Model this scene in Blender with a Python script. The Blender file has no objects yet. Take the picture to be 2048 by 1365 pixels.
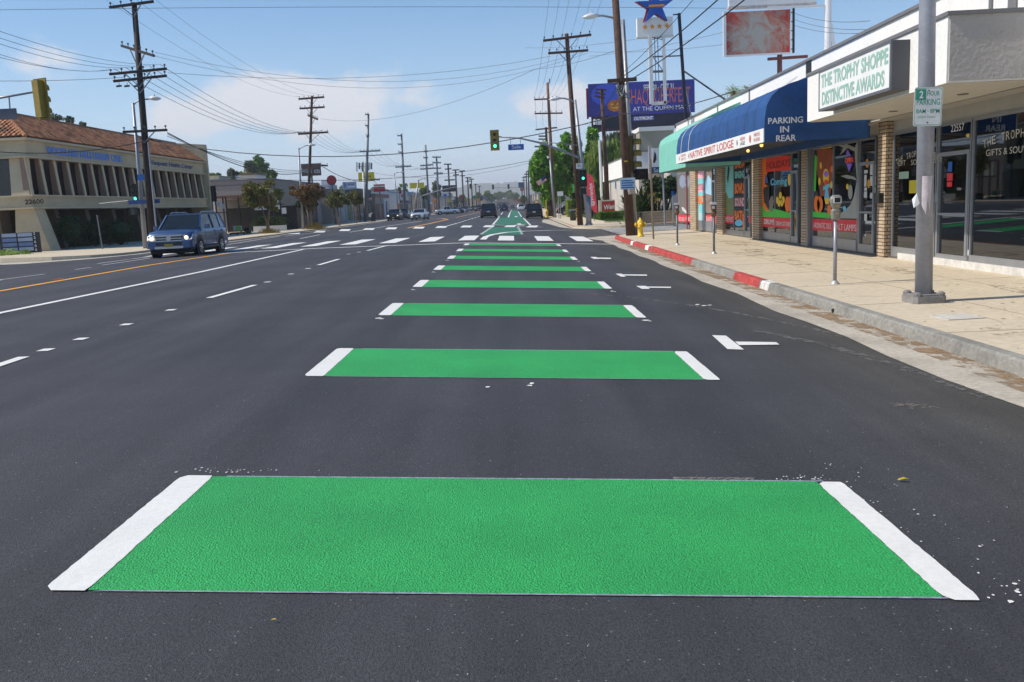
import bpy, math, random
from mathutils import Vector, Matrix
R=math.radians
random.seed(7)
sc=bpy.context.scene
COL=sc.collection
# ---------------------------------------------------------------- camera
FPX=1741.0; CX,CY=1024.0,682.5; H=1.55
YAW,PITCH,ROLL=R(0.4498),R(8.8845),R(2.7)
F_=Vector((-math.sin(YAW)*math.cos(PITCH),math.cos(YAW)*math.cos(PITCH),-math.sin(PITCH)))
R0=F_.cross(Vector((0,0,1))).normalized(); U0=R0.cross(F_)
R_=R0*math.cos(ROLL)-U0*math.sin(ROLL); U_=R0*math.sin(ROLL)+U0*math.cos(ROLL)
cam=bpy.data.objects.new('camera',bpy.data.cameras.new('camera')); COL.objects.link(cam)
cam.matrix_world=Matrix(((R_.x,U_.x,-F_.x,0),(R_.y,U_.y,-F_.y,0),(R_.z,U_.z,-F_.z,H),(0,0,0,1)))
cam.data.sensor_width=36; cam.data.lens=36*FPX/2048; cam.data.clip_end=9000; cam.data.clip_start=.05
sc.camera=cam
EYE=Vector((0,0,H))
PROF=[(-400,-.5),(-60,-.45),(-24,-.12),(-11,.16),(-8,.17),(-2,.11),(0,0),(4.7,-.26),(60,-.30),(400,-.4)]
def zp(x):
    for (a,za),(b,zb) in zip(PROF,PROF[1:]):
        if x<=b: return za+(zb-za)*(x-a)/(b-a)
    return PROF[-1][1]
def ray(px,py): return F_+R_*((px-CX)/FPX)+U_*((CY-py)/FPX)
def at(px,py,Y):
    d=ray(px,py); return EYE+d*(Y/d.y)
def atx(px,py,X):
    d=ray(px,py); return EYE+d*(X/d.x)
def atz(px,py,z):
    d=ray(px,py); return EYE+d*((z-H)/d.z)
def G(px,py):
    p=atz(px,py,0)
    for i in range(30): p=atz(px,py,zp(p.x))
    return p
ZR,ZL=-.11,.08
# ---------------------------------------------------------------- materials
def lin(c):
    return tuple(((v/255)/12.92 if v/255<=.04045 else ((v/255+.055)/1.055)**2.4) for v in c)
MATS={}
def PM(name,col,rough=.6,var=.12,scale=3.,bump=0.,bscale=60.,metal=0.,emit=0.,spec=.5,grad=None,var2=0,s2=40.,island=0,coat=0,trans=0):
    if name in MATS: return MATS[name]
    m=bpy.data.materials.new(name); m.use_nodes=True; nt=m.node_tree; N=nt.nodes; L=nt.links
    b=N['Principled BSDF']; b.inputs['Roughness'].default_value=rough; b.inputs['Metallic'].default_value=metal
    b.inputs['Specular IOR Level'].default_value=spec
    if coat: b.inputs['Coat Weight'].default_value=coat; b.inputs['Coat Roughness'].default_value=.06
    if trans: b.inputs['Subsurface Weight'].default_value=0
    tc=N.new('ShaderNodeTexCoord'); gm=N.new('ShaderNodeNewGeometry')
    nz=N.new('ShaderNodeTexNoise'); nz.inputs['Scale'].default_value=scale; nz.inputs['Detail'].default_value=6; nz.inputs['Roughness'].default_value=.6
    L.new(gm.outputs['Position'],nz.inputs['Vector'])
    rp=N.new('ShaderNodeMapRange'); rp.inputs['From Min'].default_value=.3; rp.inputs['From Max'].default_value=.7
    rp.inputs['To Min'].default_value=1-var; rp.inputs['To Max'].default_value=1+var
    L.new(nz.outputs['Fac'],rp.inputs['Value'])
    last=rp.outputs['Result']
    def mul(a,bk):
        q=N.new('ShaderNodeMath'); q.operation='MULTIPLY'; L.new(a,q.inputs[0]); L.new(bk,q.inputs[1]); return q.outputs[0]
    if var2:
        n2=N.new('ShaderNodeTexNoise'); n2.inputs['Scale'].default_value=s2; n2.inputs['Detail'].default_value=3
        L.new(gm.outputs['Position'],n2.inputs['Vector'])
        r2=N.new('ShaderNodeMapRange'); r2.inputs['From Min'].default_value=.3; r2.inputs['From Max'].default_value=.7
        r2.inputs['To Min'].default_value=1-var2; r2.inputs['To Max'].default_value=1+var2
        L.new(n2.outputs['Fac'],r2.inputs['Value']); last=mul(last,r2.outputs['Result'])
    if island:
        r3=N.new('ShaderNodeMapRange'); r3.inputs['To Min'].default_value=1-island; r3.inputs['To Max'].default_value=1+island
        L.new(gm.outputs['Random Per Island'],r3.inputs['Value']); last=mul(last,r3.outputs['Result'])
    vm=N.new('ShaderNodeVectorMath'); vm.operation='SCALE'; vm.inputs[0].default_value=col[:3]
    L.new(last,vm.inputs['Scale'])
    L.new(vm.outputs[0],b.inputs['Base Color'])
    if bump:
        n3=N.new('ShaderNodeTexNoise'); n3.inputs['Scale'].default_value=bscale; n3.inputs['Detail'].default_value=4
        L.new(gm.outputs['Position'],n3.inputs['Vector'])
        bp=N.new('ShaderNodeBump'); bp.inputs['Strength'].default_value=bump; bp.inputs['Distance'].default_value=.02
        L.new(n3.outputs['Fac'],bp.inputs['Height']); L.new(bp.outputs[0],b.inputs['Normal'])
    if emit:
        b.inputs['Emission Color'].default_value=(*col[:3],1); b.inputs['Emission Strength'].default_value=emit
    MATS[name]=m; return m
def S(name,rgb,**k): return PM(name,lin(rgb),**k)   # sRGB shorthand
M={}
M['steel']=S('galvanised_steel',(150,152,158),rough=.45,metal=.35,var=.1,scale=6)
M['steeldk']=S('grey_steel',(110,113,118),rough=.5,metal=.3,var=.15)
M['wood']=PM('creosote_wood',(.075,.035,.022),rough=.8,var=.4,scale=4,var2=.35,s2=30,bump=.4,bscale=40)
M['wood2']=PM('brown_wood',(.20,.085,.045),rough=.8,var=.3,scale=4,var2=.3,s2=30)
M['wooddk']=PM('dark_wood',(.022,.016,.016),rough=.8,var=.3,scale=4)
M['black']=PM('black_plastic',(.012,.012,.013),rough=.5,var=.1)
M['blackmetal']=PM('black_metal',(.015,.016,.02),rough=.4,var=.1)
M['white']=PM('white_paint',(.78,.78,.76),rough=.6,var=.04,scale=2)
M['wht2']=PM('white_metal',(.7,.7,.7),rough=.4,var=.05)
M['offwhite']=PM('white_stucco',(.80,.785,.75),rough=.85,var=.05,scale=.8,var2=.05,s2=14,bump=.25,bscale=35)
M['greystucco']=PM('grey_stucco',(.40,.385,.36),rough=.9,var=.08,scale=.8,bump=.3,bscale=30)
M['trim']=PM('grey_trim',(.17,.165,.165),rough=.5,var=.1)
M['glass']=None
M['alum']=PM('aluminium_frame',(.34,.35,.37),rough=.35,metal=.5,var=.08)
M['red']=PM('red_paint',(.55,.02,.02),rough=.5,var=.12,scale=6)
M['yellow']=PM('yellow_paint',(.78,.5,.03),rough=.5,var=.12,scale=8)
M['sigyellow']=PM('signal_yellow',(.30,.21,.025),rough=.5,var=.2,scale=6)
M['blue']=PM('blue_sign',(.01,.11,.42),rough=.4,var=.04)
M['insul']=PM('insulator_ceramic',(.03,.025,.022),rough=.3,var=.1)
M['wire']=PM('cable',(.02,.02,.024),rough=.6,var=.0)
M['brick']=None
def glassmat(name,tint=(.55,.6,.62),refl=.12):
    m=bpy.data.materials.new(name); m.use_nodes=True; nt=m.node_tree; N=nt.nodes; L=nt.links
    N.remove(N['Principled BSDF']); o=N['Material Output']
    t=N.new('ShaderNodeBsdfTransparent'); t.inputs[0].default_value=(*tint,1)
    g=N.new('ShaderNodeBsdfGlossy'); g.inputs['Roughness'].default_value=.02; g.inputs['Color'].default_value=(.9,.95,1,1)
    fr=N.new('ShaderNodeFresnel'); fr.inputs['IOR'].default_value=1.6
    ad=N.new('ShaderNodeMath'); ad.operation='ADD'; ad.use_clamp=True; ad.inputs[1].default_value=refl
    L.new(fr.outputs[0],ad.inputs[0]); mx=N.new('ShaderNodeMixShader'); L.new(ad.outputs[0],mx.inputs[0]); L.new(t.outputs[0],mx.inputs[1]); L.new(g.outputs[0],mx.inputs[2])
    L.new(mx.outputs[0],o.inputs[0]); return m
M['glass']=glassmat('shop_glass',(.30,.33,.34),.05)
M['carglass']=PM('car_glass',(.010,.015,.016),rough=.08,var=0,spec=.5,coat=.15)
def brickmat(name,c1,c2,mortar,sx=.2,sz=.075,axis='YZ'):
    m=bpy.data.materials.new(name); m.use_nodes=True; nt=m.node_tree; N=nt.nodes; L=nt.links; b=N['Principled BSDF']; b.inputs['Roughness'].default_value=.85
    gm=N.new('ShaderNodeNewGeometry'); sp=N.new('ShaderNodeSeparateXYZ'); L.new(gm.outputs['Position'],sp.inputs[0])
    cb=N.new('ShaderNodeCombineXYZ')
    ad=N.new('ShaderNodeMath'); ad.operation='ADD'; L.new(sp.outputs['X'],ad.inputs[0]); L.new(sp.outputs['Y'],ad.inputs[1])
    L.new(ad.outputs[0],cb.inputs[0]); L.new(sp.outputs['Z'],cb.inputs[1])
    br=N.new('ShaderNodeTexBrick'); L.new(cb.outputs[0],br.inputs['Vector'])
    br.inputs['Color1'].default_value=(*c1,1); br.inputs['Color2'].default_value=(*c2,1); br.inputs['Mortar'].default_value=(*mortar,1)
    br.inputs['Scale'].default_value=1; br.inputs['Brick Width'].default_value=sx; br.inputs['Row Height'].default_value=sz; br.inputs['Mortar Size'].default_value=.010
    br.inputs['Mortar Smooth'].default_value=.2
    L.new(br.outputs['Color'],b.inputs['Base Color'])
    bp=N.new('ShaderNodeBump'); bp.invert=True; bp.inputs['Strength'].default_value=.8; bp.inputs['Distance'].default_value=.01; L.new(br.outputs['Fac'],bp.inputs['Height']); L.new(bp.outputs[0],b.inputs['Normal'])
    return m
M['brick']=brickmat('cream_brick',(.52,.40,.27),(.42,.31,.20),(.05,.035,.03),.6,.085)
M['block']=brickmat('tan_block',(.42,.33,.22),(.36,.28,.18),(.2,.15,.1),.4,.19)
def leafmat(name,c1,c2):
    m=bpy.data.materials.new(name); m.use_nodes=True; nt=m.node_tree; N=nt.nodes; L=nt.links; b=N['Principled BSDF']; b.inputs['Roughness'].default_value=.6
    gm=N.new('ShaderNodeNewGeometry'); nz=N.new('ShaderNodeTexNoise'); nz.inputs['Scale'].default_value=.8; L.new(gm.outputs['Position'],nz.inputs['Vector'])
    ad=N.new('ShaderNodeMath'); ad.operation='MULTIPLY_ADD'; ad.inputs[1].default_value=.6; ad.use_clamp=True
    L.new(gm.outputs['Random Per Island'],ad.inputs[0])
    s=N.new('ShaderNodeMapRange'); s.inputs['From Min'].default_value=.35; s.inputs['From Max'].default_value=.65; s.inputs['To Max'].default_value=.5; L.new(nz.outputs['Fac'],s.inputs['Value']); L.new(s.outputs[0],ad.inputs[2])
    mx=N.new('ShaderNodeMix'); mx.data_type='RGBA'; mx.inputs['A'].default_value=(*c1,1); mx.inputs['B'].default_value=(*c2,1)
    L.new(ad.outputs[0],mx.inputs['Factor']); L.new(mx.outputs['Result'],b.inputs['Base Color'])
    tr=N.new('ShaderNodeBsdfTranslucent'); L.new(mx.outputs['Result'],tr.inputs[0]); ms=N.new('ShaderNodeMixShader'); ms.inputs[0].default_value=.3
    L.new(b.outputs[0],ms.inputs[1]); L.new(tr.outputs[0],ms.inputs[2]); L.new(ms.outputs[0],N['Material Output'].inputs[0])
    return m
M['leaf_ficus']=leafmat('ficus_leaves',(.03,.10,.006),(.26,.55,.03))
M['leaf_dark']=leafmat('dark_leaves',(.008,.022,.004),(.04,.09,.012))
M['leaf_willow']=leafmat('willow_leaves',(.10,.16,.02),(.26,.36,.06))
M['leaf_yel']=leafmat('yellow_green_leaves',(.14,.22,.01),(.30,.36,.03))
M['leaf_myrtle']=leafmat('myrtle_leaves',(.055,.10,.012),(.20,.17,.025))
M['leaf_red']=leafmat('red_leaves',(.05,.085,.012),(.26,.10,.025))
M['leaf_far']=leafmat('far_leaves',(.045,.10,.02),(.14,.24,.04))
M['leaf_eu']=leafmat('grey_leaves',(.07,.10,.05),(.15,.19,.10))
M['grass']=leafmat('grass_leaves',(.05,.12,.01),(.14,.26,.03))
M['drygrass']=leafmat('dry_grass_leaves',(.16,.13,.02),(.40,.28,.05))
M['bark']=PM('tan_bark',(.20,.14,.09),rough=.9,var=.3,scale=6)
M['barkdk']=PM('dark_bark',(.05,.035,.025),rough=.9,var=.3,scale=6)
# ---------------------------------------------------------------- mesh builder
class MB:
    def __init__(s): s.v=[]; s.f=[]; s.m=[]
    def add(s,vs,fs,mi=0):
        o=len(s.v); s.v+= [tuple(v) for v in vs]; s.f+=[tuple(i+o for i in f) for f in fs]; s.m+=[mi]*len(fs); return s
    def quad(s,a,b,c,d,mi=0): return s.add([a,b,c,d],[(0,1,2,3)],mi)
    def box(s,x0,x1,y0,y1,z0,z1,mi=0):
        vs=[(x,y,z) for z in (z0,z1) for y in (y0,y1) for x in (x0,x1)]
        return s.add(vs,[(0,2,3,1),(4,5,7,6),(0,1,5,4),(2,6,7,3),(0,4,6,2),(1,3,7,5)],mi)
    def bbox(s,x0,x1,y0,y1,z0,z1,b=.02,mi=0):   # chamfered in plan
        pts=[(x0+b,y0),(x1-b,y0),(x1,y0+b),(x1,y1-b),(x1-b,y1),(x0+b,y1),(x0,y1-b),(x0,y0+b)]
        return s.prism([(x,y,z0) for x,y in pts],(0,0,z1-z0),mi)
    def obb(s,c,ax,ay,az,mi=0):      # centre and half axes
        c=Vector(c);ax=Vector(ax);ay=Vector(ay);az=Vector(az)
        vs=[c+ax*i+ay*j+az*k for k in(-1,1) for j in(-1,1) for i in(-1,1)]
        return s.add(vs,[(0,2,3,1),(4,5,7,6),(0,1,5,4),(2,6,7,3),(0,4,6,2),(1,3,7,5)],mi)
    def bar(s,a,b,w,h=None,mi=0):    # square bar between two points
        a=Vector(a);b=Vector(b);d=(b-a); L=d.length; d.normalize(); h=h or w
        up=Vector((0,0,1)) if abs(d.z)<.9 else Vector((0,1,0))
        r=d.cross(up).normalized(); u=r.cross(d)
        return s.obb((a+b)/2,d*(L/2),r*(w/2),u*(h/2),mi)
    def prism(s,pts,ext,mi=0):
        n=len(pts); e=Vector(ext); a=[Vector(p) for p in pts]; vs=a+[p+e for p in a]
        nrm=Vector((0,0,0))
        for i in range(n): nrm+=a[i].cross(a[(i+1)%n])
        fl=nrm.dot(e)>0
        fs=[tuple(range(n))[::-1],tuple(range(n,2*n))]+[(i,(i+1)%n,(i+1)%n+n,i+n) for i in range(n)]
        if not fl: fs=[f[::-1] for f in fs]
        return s.add(vs,fs,mi)
    def tube(s,path,r,n=10,mi=0,cap=True):
        P=[Vector(p) for p in path]; k=len(P); rr=r if isinstance(r,(list,tuple)) else [r]*k
        vs=[];prev=None
        for i,p in enumerate(P):
            d=(P[min(i+1,k-1)]-P[max(i-1,0)]).normalized()
            if prev is None:
                up=Vector((0,0,1)) if abs(d.z)<.9 else Vector((1,0,0)); a=d.cross(up).normalized()
            else:
                a=(prev-d*prev.dot(d)).normalized()
            prev=a; b=d.cross(a)
            vs+=[p+(a*math.cos(2*math.pi*j/n)+b*math.sin(2*math.pi*j/n))*rr[i] for j in range(n)]
        fs=[(i*n+j,i*n+(j+1)%n,(i+1)*n+(j+1)%n,(i+1)*n+j) for i in range(k-1) for j in range(n)]
        if cap: fs+=[tuple(range(n))[::-1],tuple((k-1)*n+j for j in range(n))]
        return s.add(vs,fs,mi)
    def lathe(s,c,prof,n=16,axis=(0,0,1),mi=0):
        ax=Vector(axis).normalized(); c=Vector(c)
        return s.tube([c+ax*h for r,h in prof],[max(r,.0005) for r,h in prof],n,mi) if all(prof[i+1][1]!=prof[i][1] for i in range(len(prof)-1)) else s._l(c,prof,n,ax,mi)
    def _l(s,c,prof,n,ax,mi):
        up=Vector((0,0,1)) if abs(ax.z)<.9 else Vector((1,0,0)); a=ax.cross(up).normalized(); b=ax.cross(a); vs=[]
        for r,h in prof: vs+=[c+ax*h+(a*math.cos(2*math.pi*j/n)+b*math.sin(2*math.pi*j/n))*max(r,.0005) for j in range(n)]
        k=len(prof); fs=[(i*n+j,i*n+(j+1)%n,(i+1)*n+(j+1)%n,(i+1)*n+j) for i in range(k-1) for j in range(n)]
        fs+=[tuple(range(n))[::-1],tuple((k-1)*n+j for j in range(n))]
        return s.add(vs,fs,mi)
    def sphere(s,c,rx,ry=None,rz=None,n=12,m=8,mi=0):
        ry=ry or rx; rz=rz or rx; c=Vector(c); vs=[]
        for i in range(m+1):
            t=math.pi*i/m
            for j in range(n):
                p=2*math.pi*j/n; vs.append((c.x+rx*math.sin(t)*math.cos(p)+1e-6*j,c.y+ry*math.sin(t)*math.sin(p),c.z+rz*math.cos(t)))
        fs=[(i*n+j,(i+1)*n+j,(i+1)*n+(j+1)%n,i*n+(j+1)%n) for i in range(m) for j in range(n)]
        return s.add(vs,fs,mi)
def mk(name,mb,mats,parent=None,base=None,smooth=False,label=None,cat=None,group=None,kind=None):
    """world-space mesh -> object; under a parent its vertices become local to it"""
    if not isinstance(mats,(list,tuple)): mats=[mats]
    off=Vector((0,0,0))
    if parent is not None:
        off=Vector(parent['_w']) if '_w' in parent else Vector(parent.location)
    elif base is not None: off=Vector(base)
    elif mb.v:
        xs=[v[0] for v in mb.v]; ys=[v[1] for v in mb.v]; off=Vector(((min(xs)+max(xs))/2,(min(ys)+max(ys))/2,min(v[2] for v in mb.v)))
    me=bpy.data.meshes.new(name); me.from_pydata([(v[0]-off.x,v[1]-off.y,v[2]-off.z) for v in mb.v],[],mb.f)
    for m in mats: me.materials.append(m)
    if len(mats)>1: me.polygons.foreach_set('material_index',mb.m)
    if smooth: me.polygons.foreach_set('use_smooth',[True]*len(mb.f))
    me.validate(); me.update()
    o=bpy.data.objects.new(name,me); COL.objects.link(o)
    if parent is not None:
        o.parent=parent; o['_w']=tuple(off)
    else: o.location=off; o['_w']=tuple(off)
    tag(o,label,cat,group,kind); return o
def tag(o,label=None,cat=None,group=None,kind=None):
    if label: o['label']=label
    if cat: o['category']=cat
    if group: o['group']=group
    if kind: o['kind']=kind
    return o
def thing(name,loc,label,cat,group=None,rz=0):
    o=bpy.data.objects.new(name,None); COL.objects.link(o); o.location=loc; o.rotation_euler=(0,0,rz); o.empty_display_size=.2
    o['_w']=tuple(loc); return tag(o,label,cat,group)
def copytree(o,parent=None,loc=None,rz=None,label=None,mats=None):
    c=o.copy(); COL.objects.link(c)
    if parent is not None: c.parent=parent
    if loc is not None: c.location=loc
    if rz is not None: c.rotation_euler=(0,0,rz)
    if label: c['label']=label
    for ch in list(o.children): copytree(ch,c,mats=mats)
    if mats and o.type=='MESH' and o.data.materials and o.data.materials[0].name in mats:
        c.data=o.data.copy(); c.data.materials[0]=mats[o.data.materials[0].name]
    return c
_dg=None
def text(s,name,parent,mat,origin,xd,ud,h,w=None,bold=0.,align='LEFT',lift=.004,spacing=1.,ext=0,italic=0,kind=None):
    cu=bpy.data.curves.new('txt','FONT'); cu.body=s; cu.size=1; cu.align_x='LEFT'; cu.offset=bold; cu.space_character=spacing; cu.resolution_u=3
    cu.shear=italic
    ob=bpy.data.objects.new('txt',cu); COL.objects.link(ob)
    me=bpy.data.meshes.new_from_object(ob.evaluated_get(bpy.context.evaluated_depsgraph_get()))
    bpy.data.objects.remove(ob)
    vs=[v.co.copy() for v in me.vertices]; fs=[tuple(p.vertices) for p in me.polygons]; bpy.data.meshes.remove(me)
    if not vs: return None
    x0=min(v.x for v in vs); x1=max(v.x for v in vs); y0=min(v.y for v in vs); y1=max(v.y for v in vs)
    sy=h/(y1-y0); sx=(w/(x1-x0)) if w else sy; W=(x1-x0)*sx
    o=Vector(origin); xd=Vector(xd).normalized(); ud=Vector(ud).normalized(); n=xd.cross(ud)
    sh={'LEFT':0,'CENTER':-W/2,'RIGHT':-W}[align]
    mb=MB(); pts=[o+xd*((v.x-x0)*sx+sh)+ud*((v.y-y0)*sy)+n*lift for v in vs]
    mb.add(pts,fs)
    if ext: mb.add([p+n*ext for p in pts],fs)
    return mk(name,mb,mat,parent)
XS=Vector((0,-1,0)); UP=Vector((0,0,1))    # text on a wall that faces the street from the right
XF=Vector((1,0,0))                          # text facing the camera
def label_text(parent,s,org,xd,h,w,mat,name='lettering',**k): return text(s,name,parent,mat,org,xd,UP,h,w,**k)
# ---------------------------------------------------------------- foliage
def leaves(mb,c,rx,ry,rz,n,size,seed,shell=.55,clumps=None,droop=0):
    rnd=random.Random(seed); c=Vector(c)
    K=clumps or 22; cl=[]
    for i in range(K):
        while True:
            p=Vector((rnd.uniform(-1,1),rnd.uniform(-1,1),rnd.uniform(-1,1)))
            if shell*.8<p.length<.95: break
        cl.append((p,rnd.uniform(.2,.42)))
    for i in range(n):
        p,cr=cl[rnd.randrange(K)]
        d=Vector((rnd.gauss(0,1),rnd.gauss(0,1),rnd.gauss(0,1))).normalized()*cr*(rnd.random()**.4)
        q=p+d; q=Vector((q.x*rx,q.y*ry,q.z*rz))+c
        s=size*rnd.uniform(.6,1.3)
        a=Vector((rnd.gauss(0,1),rnd.gauss(0,1),rnd.gauss(0,.6))).normalized(); b=a.cross(Vector((rnd.gauss(0,1),rnd.gauss(0,1),rnd.gauss(0,1)))).normalized()
        if droop: a=Vector((rnd.gauss(0,.25),rnd.gauss(0,.25),-1)).normalized(); b=a.cross(Vector((rnd.gauss(0,1),rnd.gauss(0,1),0))).normalized(); mb.add([q-b*s*.25,q+a*s*droop*.5,q+b*s*.25,q-a*s*droop*.5],[(0,1,2,3)]); continue
        mb.add([q-a*s*.5,q-b*s*.32,q+a*s*.5,q+b*s*.32],[(0,1,2,3)])
    return cl
def tree(name,base,crowns,mat,label,cat='tree',trunk=.18,barkm='bark',n=4000,size=.3,seed=1,stems=1,group=None,th=None,droop=0):
    base=Vector(base); t=thing(name,base,label,cat,group)
    mb=MB(); rnd=random.Random(seed); tb=MB()
    top=min(c[0].z-c[1][2]*.5 for c in crowns) if th is None else base.z+th
    for s in range(stems):
        a=rnd.uniform(0,6.28); lean=Vector((math.cos(a),math.sin(a),0))*(.25*(stems>1))
        mid=base+Vector((0,0,(top-base.z)*.5))+lean*.5; tp=Vector((base.x,base.y,top))+lean*2
        k=trunk/(1 if stems==1 else 1.5)
        tb.tube([base+lean*.3,mid,tp],[k,k*.8,k*.65],8)
        for c,r in crowns:
            for q in range(4):
                e=Vector((c.x+rnd.uniform(-.6,.6)*r[0],c.y+rnd.uniform(-.6,.6)*r[1],c.z+rnd.uniform(-.3,.5)*r[2]))
                tb.tube([tp,(tp+e)/2+Vector((0,0,.1*r[2])),e],[k*.5,k*.3,k*.12],6)
    mk('trunk',tb,M[barkm],t,smooth=True)
    tot=sum(r[0]*r[1]*r[2] for c,r in crowns)
    for i,(c,r) in enumerate(crowns):
        leaves(mb,c,r[0],r[1],r[2],int(n*r[0]*r[1]*r[2]/tot)+50,size,seed*31+i,droop=droop)
    mk('crown',mb,M[mat],t)
    return t
def crownpx(x0,x1,y0,y1,Y,dy=None):
    a=at(x0,(y0+y1)/2,Y); b=at(x1,(y0+y1)/2,Y); t=at((x0+x1)/2,y0,Y); u=at((x0+x1)/2,y1,Y)
    rx=(b-a).length/2; rz=(t-u).length/2
    return ((a+b+t+u)/4,(rx,dy or rx,rz))
# ---------------------------------------------------------------- world and sun
EL=R(47); SUN=Vector((-math.cos(EL),-.055,math.sin(EL))).normalized()
w=bpy.data.worlds.new('World'); sc.world=w; w.use_nodes=True; nt=w.node_tree; N=nt.nodes; L=nt.links
bg=N['Background']; sky=N.new('ShaderNodeTexSky'); sky.sky_type='NISHITA'; sky.sun_disc=False; sky.sun_elevation=EL; sky.sun_rotation=R(266)
sky.air_density=1.0; sky.dust_density=.5; sky.ozone_density=2.0
bg.inputs['Strength'].default_value=SKYS=.12
tc=N.new('ShaderNodeTexCoord')
def mth(op,a,b=None,c=None,cl=False):
    q=N.new('ShaderNodeMath'); q.operation=op; q.use_clamp=cl
    for i,v in enumerate((a,b,c)):
        if v is None: continue
        if isinstance(v,(int,float)): q.inputs[i].default_value=v
        else: L.new(v,q.inputs[i])
    return q.outputs[0]
sp=N.new('ShaderNodeSeparateXYZ'); L.new(tc.outputs['Generated'],sp.inputs[0])
azi=mth('ARCTAN2',sp.outputs['X'],sp.outputs['Y']); ele=mth('ARCSINE',sp.outputs['Z'])
cmb=N.new('ShaderNodeCombineXYZ'); L.new(azi,cmb.inputs[0]); L.new(mth('MULTIPLY',ele,1.5),cmb.inputs[1])
nz=N.new('ShaderNodeTexNoise'); nz.inputs['Scale'].default_value=9; nz.inputs['Detail'].default_value=9; nz.inputs['Roughness'].default_value=.58; L.new(cmb.outputs[0],nz.inputs['Vector'])
def azel(px,py):
    d=ray(px,py).normalized(); return math.atan2(d.x,d.y),math.asin(d.z)
tot=None
for px,py,hw,hh,st in [(640,215,250,72,1.05),(640,175,120,45,.6),(440,230,230,60,.75),(150,170,220,80,.42),(20,120,120,60,.45),(1150,200,120,55,.95),(1180,170,60,30,.6),(830,200,110,48,.75),(300,270,400,70,.35),(1000,300,300,50,.12),(-900,200,500,120,.8),(2800,150,400,120,.7)]:
    a0,e0=azel(px,py); a=mth('DIVIDE',mth('SUBTRACT',azi,a0),hw/FPX); e=mth('DIVIDE',mth('SUBTRACT',ele,e0),hh/FPX)
    r2=mth('ADD',mth('MULTIPLY',a,a),mth('MULTIPLY',e,e)); g=mth('MULTIPLY',mth('POWER',2.718,mth('MULTIPLY',r2,-1.)),st)
    tot=g if tot is None else mth('MAXIMUM',tot,g)
v=mth('ADD',tot,mth('MULTIPLY',mth('SUBTRACT',nz.outputs['Fac'],.5),2.3))
mr=N.new('ShaderNodeMapRange'); mr.interpolation_type='SMOOTHSTEP'; mr.inputs['From Min'].default_value=.34; mr.inputs['From Max'].default_value=.80; mr.inputs['To Max'].default_value=.92; L.new(v,mr.inputs['Value'])
L.new(mth('MULTIPLY',mr.outputs[0],mth('GREATER_THAN',ele,0)),(mx:=N.new('ShaderNodeMix')).inputs[0]); mx.data_type='RGBA'
# pale haze band of air near the horizon (thin high cloud), part of the sky itself
L.new(mth('MULTIPLY',mr.outputs[0],1),mx.inputs['Factor'])
hz=N.new('ShaderNodeMix'); hz.data_type='RGBA'; L.new(mth('MULTIPLY',mth('POWER',2.718,mth('MULTIPLY',mth('ABSOLUTE',ele),-6.5)),.80),hz.inputs['Factor'])
hs=N.new('ShaderNodeHueSaturation'); hs.inputs['Saturation'].default_value=1.48; hs.inputs['Value'].default_value=1.06; L.new(sky.outputs[0],hs.inputs['Color'])
L.new(hs.outputs[0],hz.inputs['A']); hz.inputs['B'].default_value=(6.5,8.2,11.0,1)
L.new(hz.outputs['Result'],mx.inputs['A']); mx.inputs['B'].default_value=(7.2,7.25,7.7,1); L.new(mx.outputs['Result'],bg.inputs['Color'])
sl=bpy.data.lights.new('sun','SUN'); sl.energy=4.85; sl.angle=R(.53); sl.color=(1,.925,.81)
so=bpy.data.objects.new('sun',sl); COL.objects.link(so); so.rotation_euler=SUN.to_track_quat('Z','Y').to_euler()
sc.view_settings.view_transform='Standard'; sc.view_settings.look='None'; sc.view_settings.exposure=0; sc.view_settings.gamma=1
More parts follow.
